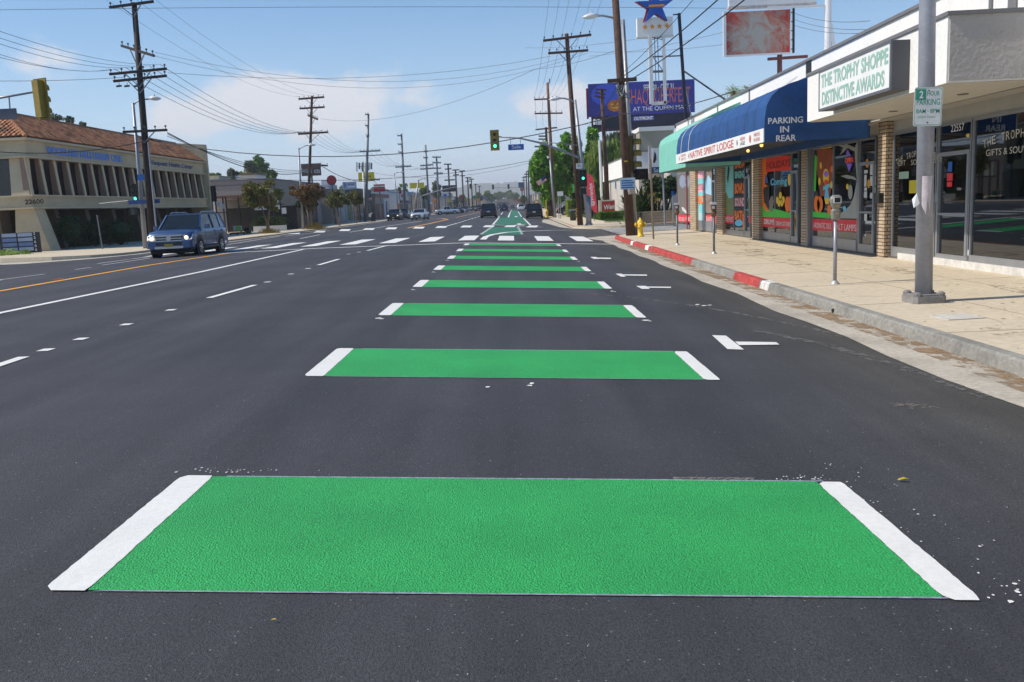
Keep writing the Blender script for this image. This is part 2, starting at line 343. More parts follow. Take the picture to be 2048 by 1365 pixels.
# ---------------------------------------------------------------- ground
def asphalt():
    m=bpy.data.materials.new('asphalt'); m.use_nodes=True; nt=m.node_tree; N=nt.nodes; L=nt.links; b=N['Principled BSDF']; b.inputs['Roughness'].default_value=.72; b.inputs['Specular IOR Level'].default_value=.35
    gm=N.new('ShaderNodeNewGeometry'); P=gm.outputs['Position']
    def nz(s,d=4,r=.6,vec=None):
        q=N.new('ShaderNodeTexNoise'); q.inputs['Scale'].default_value=s; q.inputs['Detail'].default_value=d; q.inputs['Roughness'].default_value=r; L.new(vec or P,q.inputs['Vector']); return q.outputs['Fac']
    def mr(v,a,b2,c,d,sm=False):
        q=N.new('ShaderNodeMapRange'); q.inputs[1].default_value=a;q.inputs[2].default_value=b2;q.inputs[3].default_value=c;q.inputs[4].default_value=d
        if sm:q.interpolation_type='SMOOTHSTEP'
        L.new(v,q.inputs[0]); return q.outputs[0]
    def mt(op,a,b2):
        q=N.new('ShaderNodeMath'); q.operation=op
        for i,v in enumerate((a,b2)):
            if isinstance(v,(int,float)): q.inputs[i].default_value=v
            else: L.new(v,q.inputs[i])
        return q.outputs[0]
    sp=N.new('ShaderNodeSeparateXYZ'); L.new(P,sp.inputs[0])
    st=N.new('ShaderNodeVectorMath'); st.operation='MULTIPLY'; st.inputs[1].default_value=(1,.06,1); L.new(P,st.inputs[0])
    streak=nz(1.6,4,.55,st.outputs[0]); fine=nz(95,3,.75); mid=nz(.5,5,.6); gr=nz(260,2,.5)
    tone=mt('MULTIPLY',mt('MULTIPLY',mr(streak,.3,.7,.76,1.24),mr(fine,.3,.7,.5,1.55)),mt('MULTIPLY',mr(mid,.3,.7,.80,1.18),mr(gr,.3,.7,.6,1.45)))
    # dusty brown band where cars park, towards the gutter
    e=mt('ADD',sp.outputs['X'],mt('MULTIPLY',mt('SUBTRACT',nz(.7,4),.5),1.2)); dust=mr(e,1.9,4.4,0,1,True)
    mx=N.new('ShaderNodeMix'); mx.data_type='RGBA'; L.new(dust,mx.inputs['Factor']); mx.inputs['A'].default_value=(.054,.053,.0575,1); mx.inputs['B'].default_value=(.070,.064,.054,1)
    vm=N.new('ShaderNodeVectorMath'); vm.operation='SCALE'; L.new(mx.outputs['Result'],vm.inputs[0]); L.new(tone,vm.inputs['Scale'])
    # pale stone chips and paint crumbs
    vo=N.new('ShaderNodeTexVoronoi'); vo.inputs['Scale'].default_value=55; L.new(P,vo.inputs['Vector'])
    sep=N.new('ShaderNodeSeparateColor'); L.new(vo.outputs['Color'],sep.inputs[0])
    chip=mt('MULTIPLY',mt('LESS_THAN',vo.outputs['Distance'],.22),mt('GREATER_THAN',sep.outputs[0],.95))
    m2=N.new('ShaderNodeMix'); m2.data_type='RGBA'; L.new(mt('MULTIPLY',chip,.6),m2.inputs['Factor']); L.new(vm.outputs[0],m2.inputs['A']); m2.inputs['B'].default_value=(.35,.33,.32,1)
    L.new(m2.outputs['Result'],b.inputs['Base Color'])
    bp=N.new('ShaderNodeBump'); bp.inputs['Strength'].default_value=.9; bp.inputs['Distance'].default_value=.008; L.new(mt('ADD',fine,mt('MULTIPLY',gr,.6)),bp.inputs['Height']); L.new(bp.outputs[0],b.inputs['Normal'])
    return m
M['asphalt']=asphalt()
M['conc']=PM('sidewalk_concrete',(.56,.475,.345),rough=.85,var=.07,scale=.7,var2=.10,s2=9,bump=.2,bscale=120)
M['conc2']=PM('gutter_concrete',(.46,.41,.33),rough=.85,var=.22,scale=1.3,var2=.18,s2=18,bump=.3,bscale=90)
M['kerbc']=PM('kerb_concrete',(.25,.24,.21),rough=.85,var=.28,scale=2.0,var2=.2,s2=20,bump=.3,bscale=60)
M['kred']=PM('red_kerb_paint',(.40,.05,.042),rough=.8,var=.32,scale=4,var2=.3,s2=18)
M['wpaint']=PM('white_road_paint',(.77,.755,.70),rough=.6,var=.04,scale=3,var2=.05,s2=30,bump=.15,bscale=120)
M['opaint']=PM('orange_road_paint',(.80,.36,.03),rough=.6,var=.08,scale=3)
def greenmat(name,c):
    m=PM(name,c,rough=.62,var=.13,scale=1.1,var2=.42,s2=135,spec=.4)
    N=m.node_tree.nodes; L=m.node_tree.links; gm=N.new('ShaderNodeNewGeometry')
    rt=N.new('ShaderNodeVectorMath'); rt.operation='MULTIPLY'; rt.inputs[1].default_value=(1,.7,1); L.new(gm.outputs['Position'],rt.inputs[0])
    n=N.new('ShaderNodeTexNoise'); n.inputs['Scale'].default_value=125; n.inputs['Detail'].default_value=4; L.new(rt.outputs[0],n.inputs['Vector'])
    bp=N.new('ShaderNodeBump'); bp.inputs['Strength'].default_value=.9; bp.inputs['Distance'].default_value=.014; L.new(n.outputs['Fac'],bp.inputs['Height']); L.new(bp.outputs[0],N['Principled BSDF'].inputs['Normal'])
    return m
M['green']=greenmat('green_lane_paint',(.028,.37,.088)); M['green2']=greenmat('worn_green_lane_paint',(.035,.17,.095))
def splat(name,c,cov=.5,sc2=14):
    m=PM(name,c,rough=.7,var=.1); N=m.node_tree.nodes; L=m.node_tree.links; gm=N.new('ShaderNodeNewGeometry')
    n=N.new('ShaderNodeTexNoise'); n.inputs['Scale'].default_value=sc2; n.inputs['Detail'].default_value=6; n.inputs['Roughness'].default_value=.75; L.new(gm.outputs['Position'],n.inputs['Vector'])
    r=N.new('ShaderNodeMapRange'); r.inputs[1].default_value=.62-cov*.3; r.inputs[2].default_value=.68-cov*.2; L.new(n.outputs['Fac'],r.inputs[0]); L.new(r.outputs[0],N['Principled BSDF'].inputs['Alpha']); return m
M['spray']=splat('pale_paint_overspray',(.30,.31,.40),.55,90)
M['dirt']=splat('dry_leaf_litter',(.33,.17,.06),.30,38)
M['stain']=splat('brown_gutter_stain',(.30,.20,.11),.55,2.2)
M['ground']=PM('bare_ground',(.22,.19,.14),rough=.95,var=.2,scale=.05)
g=MB(); g.quad((-4000,-300,-.9),(4000,-300,-.9),(4000,5000,-.9),(-4000,5000,-.9)); mk('ground',g,M['ground'],kind='structure')
road=MB(); xs=[-90,-60,-42,-33,-24,-19.3,-15,-11,-9.5,-8,-5,-2,0,2,4.72,30,60,90]
ys=[-20,0,20,40,60,100,200,400,800,1500]
for i in range(len(xs)-1):
    for j in range(len(ys)-1):
        a,b_=xs[i],xs[i+1]; road.quad((a,ys[j],zp(a)),(b_,ys[j],zp(b_)),(b_,ys[j+1],zp(b_)),(a,ys[j+1],zp(a)))
ROAD=mk('road',road,M['asphalt'],base=(0,20,0),kind='structure'); 
def strip(pts,wid,dz=.006,n=1,close=None):
    """painted line following ground points; wid in metres"""
    mb=MB(); 
    P=[Vector(p) for p in pts]; out=[]
    for i in range(len(P)):
        d=(P[min(i+1,len(P)-1)]-P[max(i-1,0)]); d.z=0; d.normalize(); r=Vector((d.y,-d.x,0))*wid/2
        out.append((P[i]-r,P[i]+r))
    for (a,b_),(c,d) in zip(out,out[1:]): patch(mb,[a,b_,d,c],dz)
    return mb
def patch(mb,q,dz=.006):
    """quad q (a,b,c,d: near-left,near-right,far-right,far-left) draped on the road profile, cut at profile breaks"""
    a,b_,c,d=[Vector(p) for p in q]; n=max(1,int(max(abs(b_.x-a.x),abs(c.x-d.x))/.25)); m=1
    for i in range(n):
        t0,t1=i/n,(i+1)/n; v=[a.lerp(b_,t0),a.lerp(b_,t1),d.lerp(c,t1),d.lerp(c,t0)]
        mb.add([(p.x,p.y,zp(p.x)+dz) for p in v],[(0,1,2,3)])
def rline(name,px,wid,mat='wpaint',dz=.008,label=None):
    return mk(name,strip([G(*p) for p in px],wid,dz),M[mat],ROAD,label=label)
def bar4(name,x0,x1,y0,y1,mat,dz=.008,rag=0,label=None):
    mb=MB(); 
    patch(mb,[(x0,y0,0),(x1,y0,0),(x1,y1,0),(x0,y1,0)],dz); return mk(name,mb,M[mat],ROAD,label=label)
rnd=random.Random(3)
def ragged(x0,x1,y0,y1,amp,seed,dz,step=.04):
    """white end strip with slightly uneven rounded paint edges"""
    r=random.Random(seed); n=int((y1-y0)/step)+1; mb=MB(); L_=[];Rr=[]
    for i in range(n+1):
        y=y0+(y1-y0)*i/n; k=min(i,n-i)/n*25; k=min(1,k); ins=(1-k)**2*.035
        L_.append((x0+ins+r.uniform(-amp,amp),y)); Rr.append((x1-ins*.3+r.uniform(-amp,amp),y))
    for i in range(n): mb.add([(p[0],p[1],zp(p[0])+dz) for p in (L_[i],Rr[i],Rr[i+1],L_[i+1])],[(0,1,2,3)])
    return mb
BARS=[(3.30,4.78),(7.72,9.24),(12.1,13.6),(16.35,17.85),(20.7,22.15),(25.0,26.5),(29.15,30.7),(33.5,34.9)]
for i,(a,b_) in enumerate(BARS):
    bar4('green_bar',-1.775,1.655,a,b_,'green',.005)
    mk('white_bar_end',ragged(-1.955,-1.775,a-.01,b_+.01,.0025,i,.007),M['wpaint'],ROAD)
    mk('white_bar_end',ragged(1.655,1.80,a-.03,b_-.01,.0025,i+50,.007),M['wpaint'],ROAD)
    if i<4:
        mb=MB(); patch(mb,[(-1.76,a-.010,0),(1.66,a-.014,0),(1.75,a,0),(-1.7,a,0)],.005); patch(mb,[(-1.7,b_,0),(1.7,b_,0),(1.7,b_+.016,0),(-1.7,b_+.014,0)],.005)
        mk('paint_overspray',mb,PM('pale_paint_edge',(.27,.28,.36),rough=.8,var=.4,scale=30),ROAD)
# paint spatters and small marks beside the bars
sb=MB(); r=random.Random(11)
def spot(x,y,s,k=6):
    a0=r.random()*6; sb.add([(x+math.cos(a0+j*6.283/k)*s*r.uniform(.5,1.4),y+math.sin(a0+j*6.283/k)*s*r.uniform(.6,1.8),zp(x)+.0045) for j in range(k)],[tuple(range(k))])
for _ in range(45): spot(1.80+abs(r.gauss(0,.18)),r.uniform(3.2,5.2),r.uniform(.002,.006))
for _ in range(16): spot(2.08+r.gauss(0,.06),3.3+r.gauss(0,.07),r.uniform(.004,.012))
for _ in range(26): spot(r.gauss(-1.75,.15),4.85+abs(r.gauss(0,.06)),r.uniform(.003,.010))
for _ in range(24): spot(r.gauss(1.62,.08),4.80+abs(r.gauss(0,.05)),r.uniform(.003,.007))
for _ in range(110): spot(r.uniform(-3.5,3.5),r.uniform(2.6,11),r.uniform(.001,.004))
for y in (12.05,13.65,16.1,16.9,20.3,24.6,28.8,33): 
    for s_ in (-1.9,1.74): spot(s_,y-.25,.045); spot(s_+.05,y-.33,.03)
for px,py in [(1408,612),(1395,610),(1420,611),(1060,772),(1064,768),(975,775)]:
    p=G(px,py); spot(p.x,p.y,.004+.0026*p.y)
mk('paint_spatter',sb,M['wpaint'],ROAD)
mb=MB(); r=random.Random(5)
for _ in range(120):
    x=r.uniform(.85,1.30); y=4.795+r.uniform(0,.035)
    mb.add([(x,y,zp(x)+.0058),(x+.02,y+.004,zp(x+.02)+.0058),(x+.02,y+.012,zp(x+.02)+.0058),(x,y+.010,zp(x)+.0058)],[(0,1,2,3)])
mk('brown_tape_residue',mb,PM('tape_residue',(.26,.23,.19),var=.3,scale=40),ROAD)
# lane lines
rline('orange_lane_line',[(-60,592),(0,583),(300,531),(455,507.5)],.24,'opaint',label='thick orange lane line')
rline('white_lane_line',[(-200,672),(0,627),(400,545),(607,499.5)],.17,label='long solid white turn lane line')
for a,b_ in [((-80,758),(48,715)),((418,597),(510,571)),((637,531),(678,519)),((735,502),(775,491.5))]: rline('lane_dash',[a,b_],.13)
for q in [(92,701),(162,679),(253,650),(342,621),(535,565),(582,549),(616,538),(697,509),(718,505)]:
    p=G(*q); mb=MB(); patch(mb,[(p.x-.07,p.y-.09,0),(p.x+.07,p.y-.09,0),(p.x+.07,p.y+.09,0),(p.x-.07,p.y+.09,0)],.007); mk('lane_marker',mb,M['wpaint'],ROAD)
for a,b_ in [((-60,574),(5,560)),((5,560),(90,549)),((150,540),(182,535.5)),((205,531),(300,517))]: rline('lane_dash',[a,b_],.10)
# parking T marks
def tmark(xc,y,w1=.13): 
    bar4('parking_mark',xc-.02,xc+.70,y,y+.1,'wpaint'); bar4('parking_mark',xc-.14,xc,y-.35,y+.55,'wpaint')
mb=MB(); patch(mb,[G(1455,700),G(1488,701),G(1452,673),G(1424,672)],.008); patch(mb,[G(1478,692),G(1559,691),G(1552,686),G(1470,685)],.0085); mk('parking_mark',mb,M['wpaint'],ROAD)
for q in [[(1284,579),(1300,579),(1292,573),(1272,573)],[(1242,554.5),(1252,554.5),(1243,548.5),(1231,548.5)],[(1188,518.8),(1200,518.8),(1192,514.8),(1180,514.8)]]:
    mb=MB(); patch(mb,[G(*p) for p in q],.008); (ax_,ay_)=q[2]; L2=q[1][0]+(42 if q[0][0]>1200 else 22)
    patch(mb,[G(q[2][0],ay_+3.6),G(L2,ay_+4.2),G(L2,ay_+1.8),G(q[2][0],ay_+1.4)],.0085); mk('parking_mark',mb,M['wpaint'],ROAD)
# stop line and crosswalks
mb=MB(); patch(mb,[(-12.2,35.3,0),(4.55,35.3,0),(4.55,35.62,0),(-12.2,35.62,0)],.008); mk('stop_line',mb,M['wpaint'],ROAD)
for k in range(12):
    xc=3.1-1.73*k
    bar4('crosswalk_bar',xc-.36,xc+.36,38.2,43.9,'wpaint')
for k in range(12):
    p0=[(738,459),(783,457.6),(838,456.2),(883,454.8),(933,453.8),(978,453.4),(1021,453.2),(1065,453.8),(690,461),(640,464),(590,467),(540,470)][k]
    w_=13; mb=MB(); y=p0[1]; patch(mb,[G(p0[0]-w_,y+1.6),G(p0[0]+w_-5,y+1.6),G(p0[0]+w_-1,y-2),G(p0[0]-w_+6,y-2)],.008); mk('crosswalk_bar',mb,M['wpaint'],ROAD)
# side street crosswalk bars (both sides)
for k in range(7): bar4('crosswalk_bar',5.6,10.2,46.3+k*1.55,46.9+k*1.55,'wpaint')
for k in range(7): bar4('crosswalk_bar',-31.5,-25.8,34.5+k*1.5,35.1+k*1.5,'wpaint')
# green lane beyond the junction
def ppoly(name,pts,mat,dz,label=None):
    mb=MB(); patch(mb,[G(*p) for p in pts],dz); return mk(name,mb,M[mat],ROAD,label=label)
ppoly('green_lane',[(958,470),(1045,470),(1036,455),(982,455)],'green2',.005)
ppoly('green_lane',[(985.5,450),(1060,450),(1044,434),(1000,434)],'green2',.005)
ppoly('green_lane',[(1016.5,435),(1044.5,435),(1036,421.5),(1022.5,421.5)],'green2',.0055)
for a,b_,ww in [((985.5,450),(999,434.5),.15),((1016.5,435.5),(1019.5,427),.2),((1019.5,427),(1023,420.5),.15),((1061,451),(1047,437),.15),((1043,434),(1036,423),.15),((1002,430),(1005.5,425),.15),((996,435),(999,433),.15)]: rline('white_lane_line',[a,b_],ww)
for k in range(7):
    y=469-k*2.3; ppoly('lane_dash',[(960+k*3.3,y),(966+k*3.3,y),(967+k*3.3,y-1),(961+k*3.3,y-1)],'wpaint',.0095); ppoly('lane_dash',[(1042-k*1.3,y),(1047-k*1.3,y),(1046-k*1.3,y-1),(1041-k*1.3,y-1)],'wpaint',.0095)
rline('white_lane_line',[(983,449.6),(1020,452.2),(1085,455)],.22)
rline('white_lane_line',[(966,480),(972,474),(985,470),(1012,465.5),(1050,463),(1100,461.5),(1178,460.8)],.28,dz=.011,label='curving white guide line')
ppoly('bike_symbol',[(1027,451.2),(1052,451.2),(1046,450),(1036,450)],'wpaint',.010); ppoly('bike_symbol',[(1029,434.5),(1035,434.5),(1034,433),(1030,433)],'wpaint',.010); ppoly('bike_symbol',[(1036,449.4),(1043,449.4),(1041,447.6),(1034,447.6)],'wpaint',.010)
rline('orange_lane_line',[(816,456.5),(860,447.5),(896,439.5),(884,437.6),(860,437.5)],.28,'opaint')
rline('orange_lane_line',[(868,441),(896,438.8)],.22,'opaint')
rline('orange_lane_line',[(912,435.5),(940,429.5),(962,424)],.2,'opaint')
rline('orange_lane_line',[(944,423.8),(960,422.2)],.2,'opaint')
rline('white_lane_line',[(700,465),(770,453.5),(845,442.5)],.2)
rline('lane_dash',[(850,441.5),(874,440.8)],.2)
for k in range(9):
    if k==0: rline('lane_dash',[(885,455),(915,447)],.16)
    else: a=(915+(k-.6)*6.4,447-(k-.6)*2.0); rline('lane_dash',[a,(a[0]+2.6,a[1]-.8)],.25)
rline('white_lane_line',[(60,523),(150,507),(300,494)],.16); rline('white_lane_line',[(195,528),(300,514)],.14)
rline('lane_dash',[(470,503),(540,494)],.14)
for a,b_ in [((455,490),(560,473)),((570,473),(660,462)),((600,478),(640,470)),((380,512),(455,507))]: rline('white_lane_line',[a,b_],.14)
for q in [(118,560),(338,528)]:
    p=G(*q); mb=MB(); mb.bbox(p.x-.12,p.x+.12,p.y-.12,p.y+.12,zp(p.x)-.01,zp(p.x)+.02,.03); mk('road_reflector',mb,PM('amber_reflector',(.6,.12,.01),rough=.3),ROAD)
# leaves on the road
for i,(px,py,s) in enumerate([(1806,964,.035),(548,1246,.012)]):
    p=G(px,py); mb=MB(); z=zp(p.x)+.012; pts=[(-1,0,0),(-.5,.28,.2),(.2,.35,.35),(1,0,.1),(.3,-.3,.3),(-.4,-.25,.15)]
    mb.add([(p.x+a*s,p.y+b_*s,z+c*s) for a,b_,c in pts],[(0,1,2,3,4,5)]); 
    mk('fallen_leaf',mb,PM('yellow_leaf',(.55,.38,.02),rough=.6),label=['yellow fallen leaf on the asphalt right of the nearest green bar','tiny yellow leaf scrap on the asphalt in front of the nearest green bar'][i],cat='leaf')
# ---------------------------------------------------------------- sidewalks, kerbs, gutters
def arc(cx,cy,r,a0,a1,n=8): return [(cx+r*math.cos(R(a0+(a1-a0)*i/n)),cy+r*math.sin(R(a0+(a1-a0)*i/n))) for i in range(n+1)]
def block(name,outline,z,mat,inner=.16):
    mb=MB(); mb.prism([(x,y,z-.5) for x,y in outline],(0,0,.5)); return mk(name,mb,mat,kind='structure')
rn=[(4.85,-15)]+arc(9.35,40.4,4.5,180,90)+[(60,44.9),(60,-15)]
block('sidewalk_right',rn,ZR,M['conc'])
rf=[(60,57.3)]+arc(7.7,60.9,3.6,270,180)+[(4.1,90),(4.4,130),(4.4,1500),(60,1500)]
block('sidewalk_far_right',rf,ZR,M['conc'])
lf=[(-19.3,1500),(-19.3,48),(-19.2,44.8),(-19.6,43.2),(-20.6,42.4),(-22.5,42.4),(-26,43.8),(-34,48),(-90,50),(-90,1500)]
block('sidewalk_left',lf,ZL,M['conc'])
def kerb(name,path,z,h,side,mat,wid=.16,label=None):
    """battered kerb along a plan path; side=+1 keeps the road on the left of the path"""
    mb=MB(); P=[Vector((x,y,0)) for x,y in path]; sec=[]
    for i,p in enumerate(P):
        d=(P[min(i+1,len(P)-1)]-P[max(i-1,0)]).normalized(); n=Vector((-d.y,d.x,0))*side
        sec.append([p+n*(0.0)+Vector((0,0,z+.004)),p+n*(.13)+Vector((0,0,z+.003)),p+n*.155+Vector((0,0,z-.02)),p+n*.19+Vector((0,0,z-h)),p+n*.19+Vector((0,0,z-h-.1))])
    for a,b_ in zip(sec,sec[1:]):
        for j in range(4): mb.quad(a[j],a[j+1],b_[j+1],b_[j])
    return mb
def seg(path,y0,y1): return [(x,y) for x,y in path if y0<=y<=y1]
kp=[(4.85,y*.5) for y in range(-30,81)]+arc(9.35,40.4,4.5,180,90,12)+[(12,44.9),(60,44.9)]
K1=mk('kerb_right',kerb('k',kp,ZR,.17,1,None),M['kerbc'],kind='structure')
def kpaint(par,path,z,side,mat,label=None,push=.003):
    mb=kerb('k',path,z+push,.17,side,None); mb.v=[(v[0]-push*side,v[1],v[2]) for v in mb.v]; mk('kerb_paint',mb,mat,par,label=label)
kpaint(K1,[(4.85,16.75),(4.85,17.7),(4.85,18.72)],ZR,1,M['kred'],'short red painted kerb section')
kpaint(K1,[(4.85,16.12),(4.85,16.66)],ZR,1,PM('worn_white_kerb_paint',(.60,.58,.54),rough=.8,var=.35,scale=9,var2=.25,s2=30),'white painted kerb patch')
kpaint(K1,[(4.85,y) for y in (23.2,26,29,30.6)],ZR,1,M['kred'])
kpaint(K1,[(4.85,y) for y in (31.4,34,34.6)],ZR,1,M['kred']); kpaint(K1,[(4.85,30.62),(4.85,31.38)],ZR,1,M['wpaint']); kpaint(K1,[(4.85,34.62),(4.85,35.2)],ZR,1,M['wpaint'])
kpaint(K1,[(4.85,35.3),(4.85,38)]+arc(9.35,40.4,4.5,180,120,8),ZR,1,M['kred'])
# kerb weep hole
mb=MB(); p=atx(1665,606,4.66); mb.tube([(4.655,p.y,-.22),(4.8,p.y,-.20)],.032,10); mk('weep_hole',mb,M['black'],K1)
gp=MB()
gx=[3.92,4.3,4.665]
for j in range(-10,31):
    y0,y1=j*1.3,(j+1)*1.3
    if y1>40.5: break
    for a,b_ in zip(gx,gx[1:]):
        ea=a+(.05*math.sin(j*1.7) if a==gx[0] else 0); eb=a+(.05*math.sin((j+1)*1.7) if a==gx[0] else 0)
        gp.add([(ea,y0,zp(a)+.005),(b_,y0,zp(b_)+.005),(b_,y1,zp(b_)+.005),(eb,y1,zp(a)+.005)],[(0,1,2,3)])
# flared corner apron
ap=[(3.92,39.0),(3.6,40.5),(3.4,42),(4.2,44),(6,45.6),(9,46.0),(9.3,45.05)]+[(9.35+4.68*math.cos(R(a)),40.4+4.68*math.sin(R(a))) for a in range(95,181,12)]+[(4.665,39)]
gp.add([(x,y,zp(x)+.006) for x,y in ap],[tuple(range(len(ap)))])
mk('gutter_right',gp,M['conc2'],kind='structure')
mb=MB()
for j in range(-8,30):
    y0=j*1.3; x0=4.30+.04*math.sin(j); mb.add([(x0,y0,zp(4.3)+.009),(4.66,y0,zp(4.66)+.009),(4.66,y0+1.3,zp(4.66)+.009),(4.30+.04*math.sin(j+1),y0+1.3,zp(4.3)+.009)],[(0,1,2,3)])
gs=mk('gutter_stain',mb,M['stain'],kind='stuff'); tag(gs,'rusty brown dirt stains lying along the gutter','dirt')
mb=MB()
for v in range(0,1):
    for j in range(-8,28): y0=j*1.3; mb.add([(4.50,y0,zp(4.5)+.013),(4.66,y0,zp(4.66)+.013),(4.66,y0+1.3,zp(4.66)+.013),(4.50,y0+1.3,zp(4.5)+.013)],[(0,1,2,3)])
r=random.Random(9)
for _ in range(1500):
    y=r.uniform(5,34); x=4.64-abs(r.gauss(0,.09)); s=r.uniform(.008,.022); a=r.uniform(0,6.3); z=zp(x)+.014
    mb.add([(x+s*math.cos(a),y+s*math.sin(a)*1.6,z),(x-s*.4*math.sin(a),y+s*.5*math.cos(a),z+.008),(x-s*math.cos(a),y-s*1.6*math.sin(a),z),(x+s*.4*math.sin(a),y-s*.5*math.cos(a),z+.004)],[(0,1,2,3)])
gl=mk('leaf_litter',mb,M['dirt'],kind='stuff'); tag(gl,'dry brown leaf litter gathered against the right kerb','leaves')
# sidewalk joints, utility cover, litter
J=bpy.data.objects['sidewalk_right']
mb=MB()
for k in range(-4,17):
    y=1.5+k*2.75; mb.box(4.86,8.9,y,y+.012,ZR-.02,ZR+.0025)
for x in (6.35,7.75): mb.box(x,x+.010,-10,40,ZR-.02,ZR+.0028)
mk('joint',mb,PM('joint_dark',(.22,.18,.13),rough=.9,var=.2),J)
p=atz(1912,635,ZR); mb=MB(); mb.prism([(p.x-.22,p.y-.25,ZR+.001),(p.x+.25,p.y-.22,ZR+.001),(p.x+.23,p.y+.25,ZR+.001),(p.x-.24,p.y+.2,ZR+.001)],(0,0,.012)); 
mk('utility_cover',mb,PM('pale_concrete',(.55,.52,.46),var=.15,scale=8),label='pale concrete utility cover set in the right sidewalk near the lamp pole',cat='utility cover')
mb=MB(); r=random.Random(21)
for _ in range(520):
    x=r.uniform(4.9,8.6); y=r.uniform(6,34); s=r.uniform(.004,.016); a=r.uniform(0,6.3)
    mb.add([(x+s*math.cos(a),y+s*math.sin(a)*1.5,ZR+.004),(x-s*.4,y+s*.5,ZR+.009),(x-s*math.cos(a),y-s*math.sin(a),ZR+.004),(x+s*.3,y-s*.5,ZR+.006)],[(0,1,2,3)])
tag(mk('sidewalk_litter',mb,PM('litter_brown',(.14,.09,.05),var=.4,scale=9),kind='stuff'),'small dry leaf crumbs scattered over the right sidewalk','leaves')
mb=MB()
for (x,y,rx,ry) in [(6.6,24,.5,1.2),(7.0,26,.4,.9),(7.6,17.5,.5,.9),(8.0,13,.5,1.5),(6.6,21,.3,1.4),(5.6,9.6,.4,.5),(7.7,30,.6,2)]:
    mb.add([(x+rx*math.cos(a*.785),y+ry*math.sin(a*.785),ZR+.0035) for a in range(8)],[tuple(range(8))])
mk('sidewalk_stain',mb,splat('sidewalk_grime',(.34,.28,.20),.30,3.),J)
mb=strip([G(*q) for q in ((1120,585),(1250,594),(1380,611),(1500,632),(1620,657),(1740,687),(1860,722))],.13,.004); mk('dusty_tyre_sweep',mb,splat('dusty_sweep',(.12,.115,.105),.62,9),ROAD)
mb=strip([G(*q) for q in ((1500,660),(1650,690),(1800,735),(1990,800))],.16,.004); mk('dusty_tyre_sweep',mb,splat('dusty_sweep',(.12,.115,.105),.62,9),ROAD)
mb=MB(); p=G(1815,812); r=random.Random(4)
for _ in range(40): x=p.x+r.gauss(0,.10); y=p.y+r.gauss(0,.05); mb.add([(x-.02,y,zp(x)+.005),(x+.02,y-.004,zp(x)+.005),(x+.015,y+.012,zp(x)+.005)],[(0,1,2)])
mk('pale_scuff',mb,PM('pale_scuff_paint',(.22,.19,.15),var=.3,scale=20),ROAD)
mb=MB(); r=random.Random(61)
for _ in range(110):
    x=r.uniform(5,8.7); y=r.uniform(8,34); s=r.uniform(.012,.03); mb.add([(x+s*math.cos(a*.9),y+s*math.sin(a*.9),ZR+.003) for a in range(7)],[tuple(range(7))])
mk('gum_spots',mb,PM('gum_dark',(.20,.165,.12),rough=.9,var=.2,scale=5),J)
mb=MB()
for x0,y0,n_,a0 in ((5.0,13.5,14,.3),(6.6,19.0,12,1.2),(5.4,9.8,10,.1),(7.9,26,12,1.9),(6.2,29,10,.5)):
    x,y=x0,y0; 
    for k in range(n_):
        a0+=r.gauss(0,.35); x1=min(8.8,x+.14*math.cos(a0)); y1=y+.14*math.sin(a0); mb.add([(x,y,ZR+.003),(x1,y1,ZR+.003),(x1+.008,y1+.008,ZR+.003),(x+.008,y+.008,ZR+.003)],[(0,1,2,3)]); x,y=x1,y1
mk('pavement_crack',mb,PM('joint_dark',(.22,.18,.13),rough=.9,var=.2),J)
# far kerbs
k2=arc(7.7,60.9,3.6,270,180,8)[0:]+[(4.1,75),(4.1,90),(4.4,130),(4.4,400)]
K2=mk('kerb_far_right',kerb('k',[(60,57.3)]+k2,ZR,.15,-1,None),M['kerbc'],kind='structure')
K2p=[(x,y) for x,y in k2 if y>57.8 and y<62]; 
kpaint(K2,K2p+[(4.1,68)],ZR,-1,PM('faded_red_kerb',(.42,.16,.12),rough=.8,var=.3,scale=4)); kpaint(K2,[(4.1,93),(4.2,104)],ZR,-1,M['kred'])
lk=[(-60,49.8),(-34,48),(-26,43.8),(-22.5,42.4),(-20.6,42.4),(-19.6,43.2),(-19.2,44.8),(-19.3,48),(-19.3,70),(-19.3,400)]
K3=mk('kerb_left',kerb('k',lk,ZL,.13,1,None),M['kerbc'],kind='structure')
kr=PM('dark_red_kerb_paint',(.20,.02,.016),rough=.7,var=.25,scale=3)
kpaint(K3,lk[3:8]+[(-19.3,60),(-19.3,74)],ZL,1,kr)
kpaint(K3,[(-19.3,95),(-19.3,120)],ZL,1,kr)
# concrete aprons by the corners
def flat(name,pts,mat,dz,parent=None,kind='structure',z=None):
    mb=MB(); mb.add([(x,y,(zp(x) if z is None else z)+dz) for x,y in pts],[tuple(range(len(pts)))]); return mk(name,mb,mat,parent,kind=None if parent else kind)
flat('gutter_left',[(-34,47.4),(-34,45.9),(-26,41.4),(-22.5,40.0),(-19.6,40.6),(-18.4,43.0),(-18.6,60),(-18.6,130),(-19.05,130),(-19.05,48),(-18.9,44.8),(-19.3,43),(-20.4,42.1),(-22.6,42.1),(-26.2,43.5)],M['conc2'],.006)
flat('gutter_far_right',[(3.3,62),(2.6,80),(3.2,95),(3.9,95),(3.9,62),(4.4,59.5),(5.5,57.9),(7.6,57.05),(7.6,56.4),(5,57),(3.9,58.6)],M['conc2'],.006)
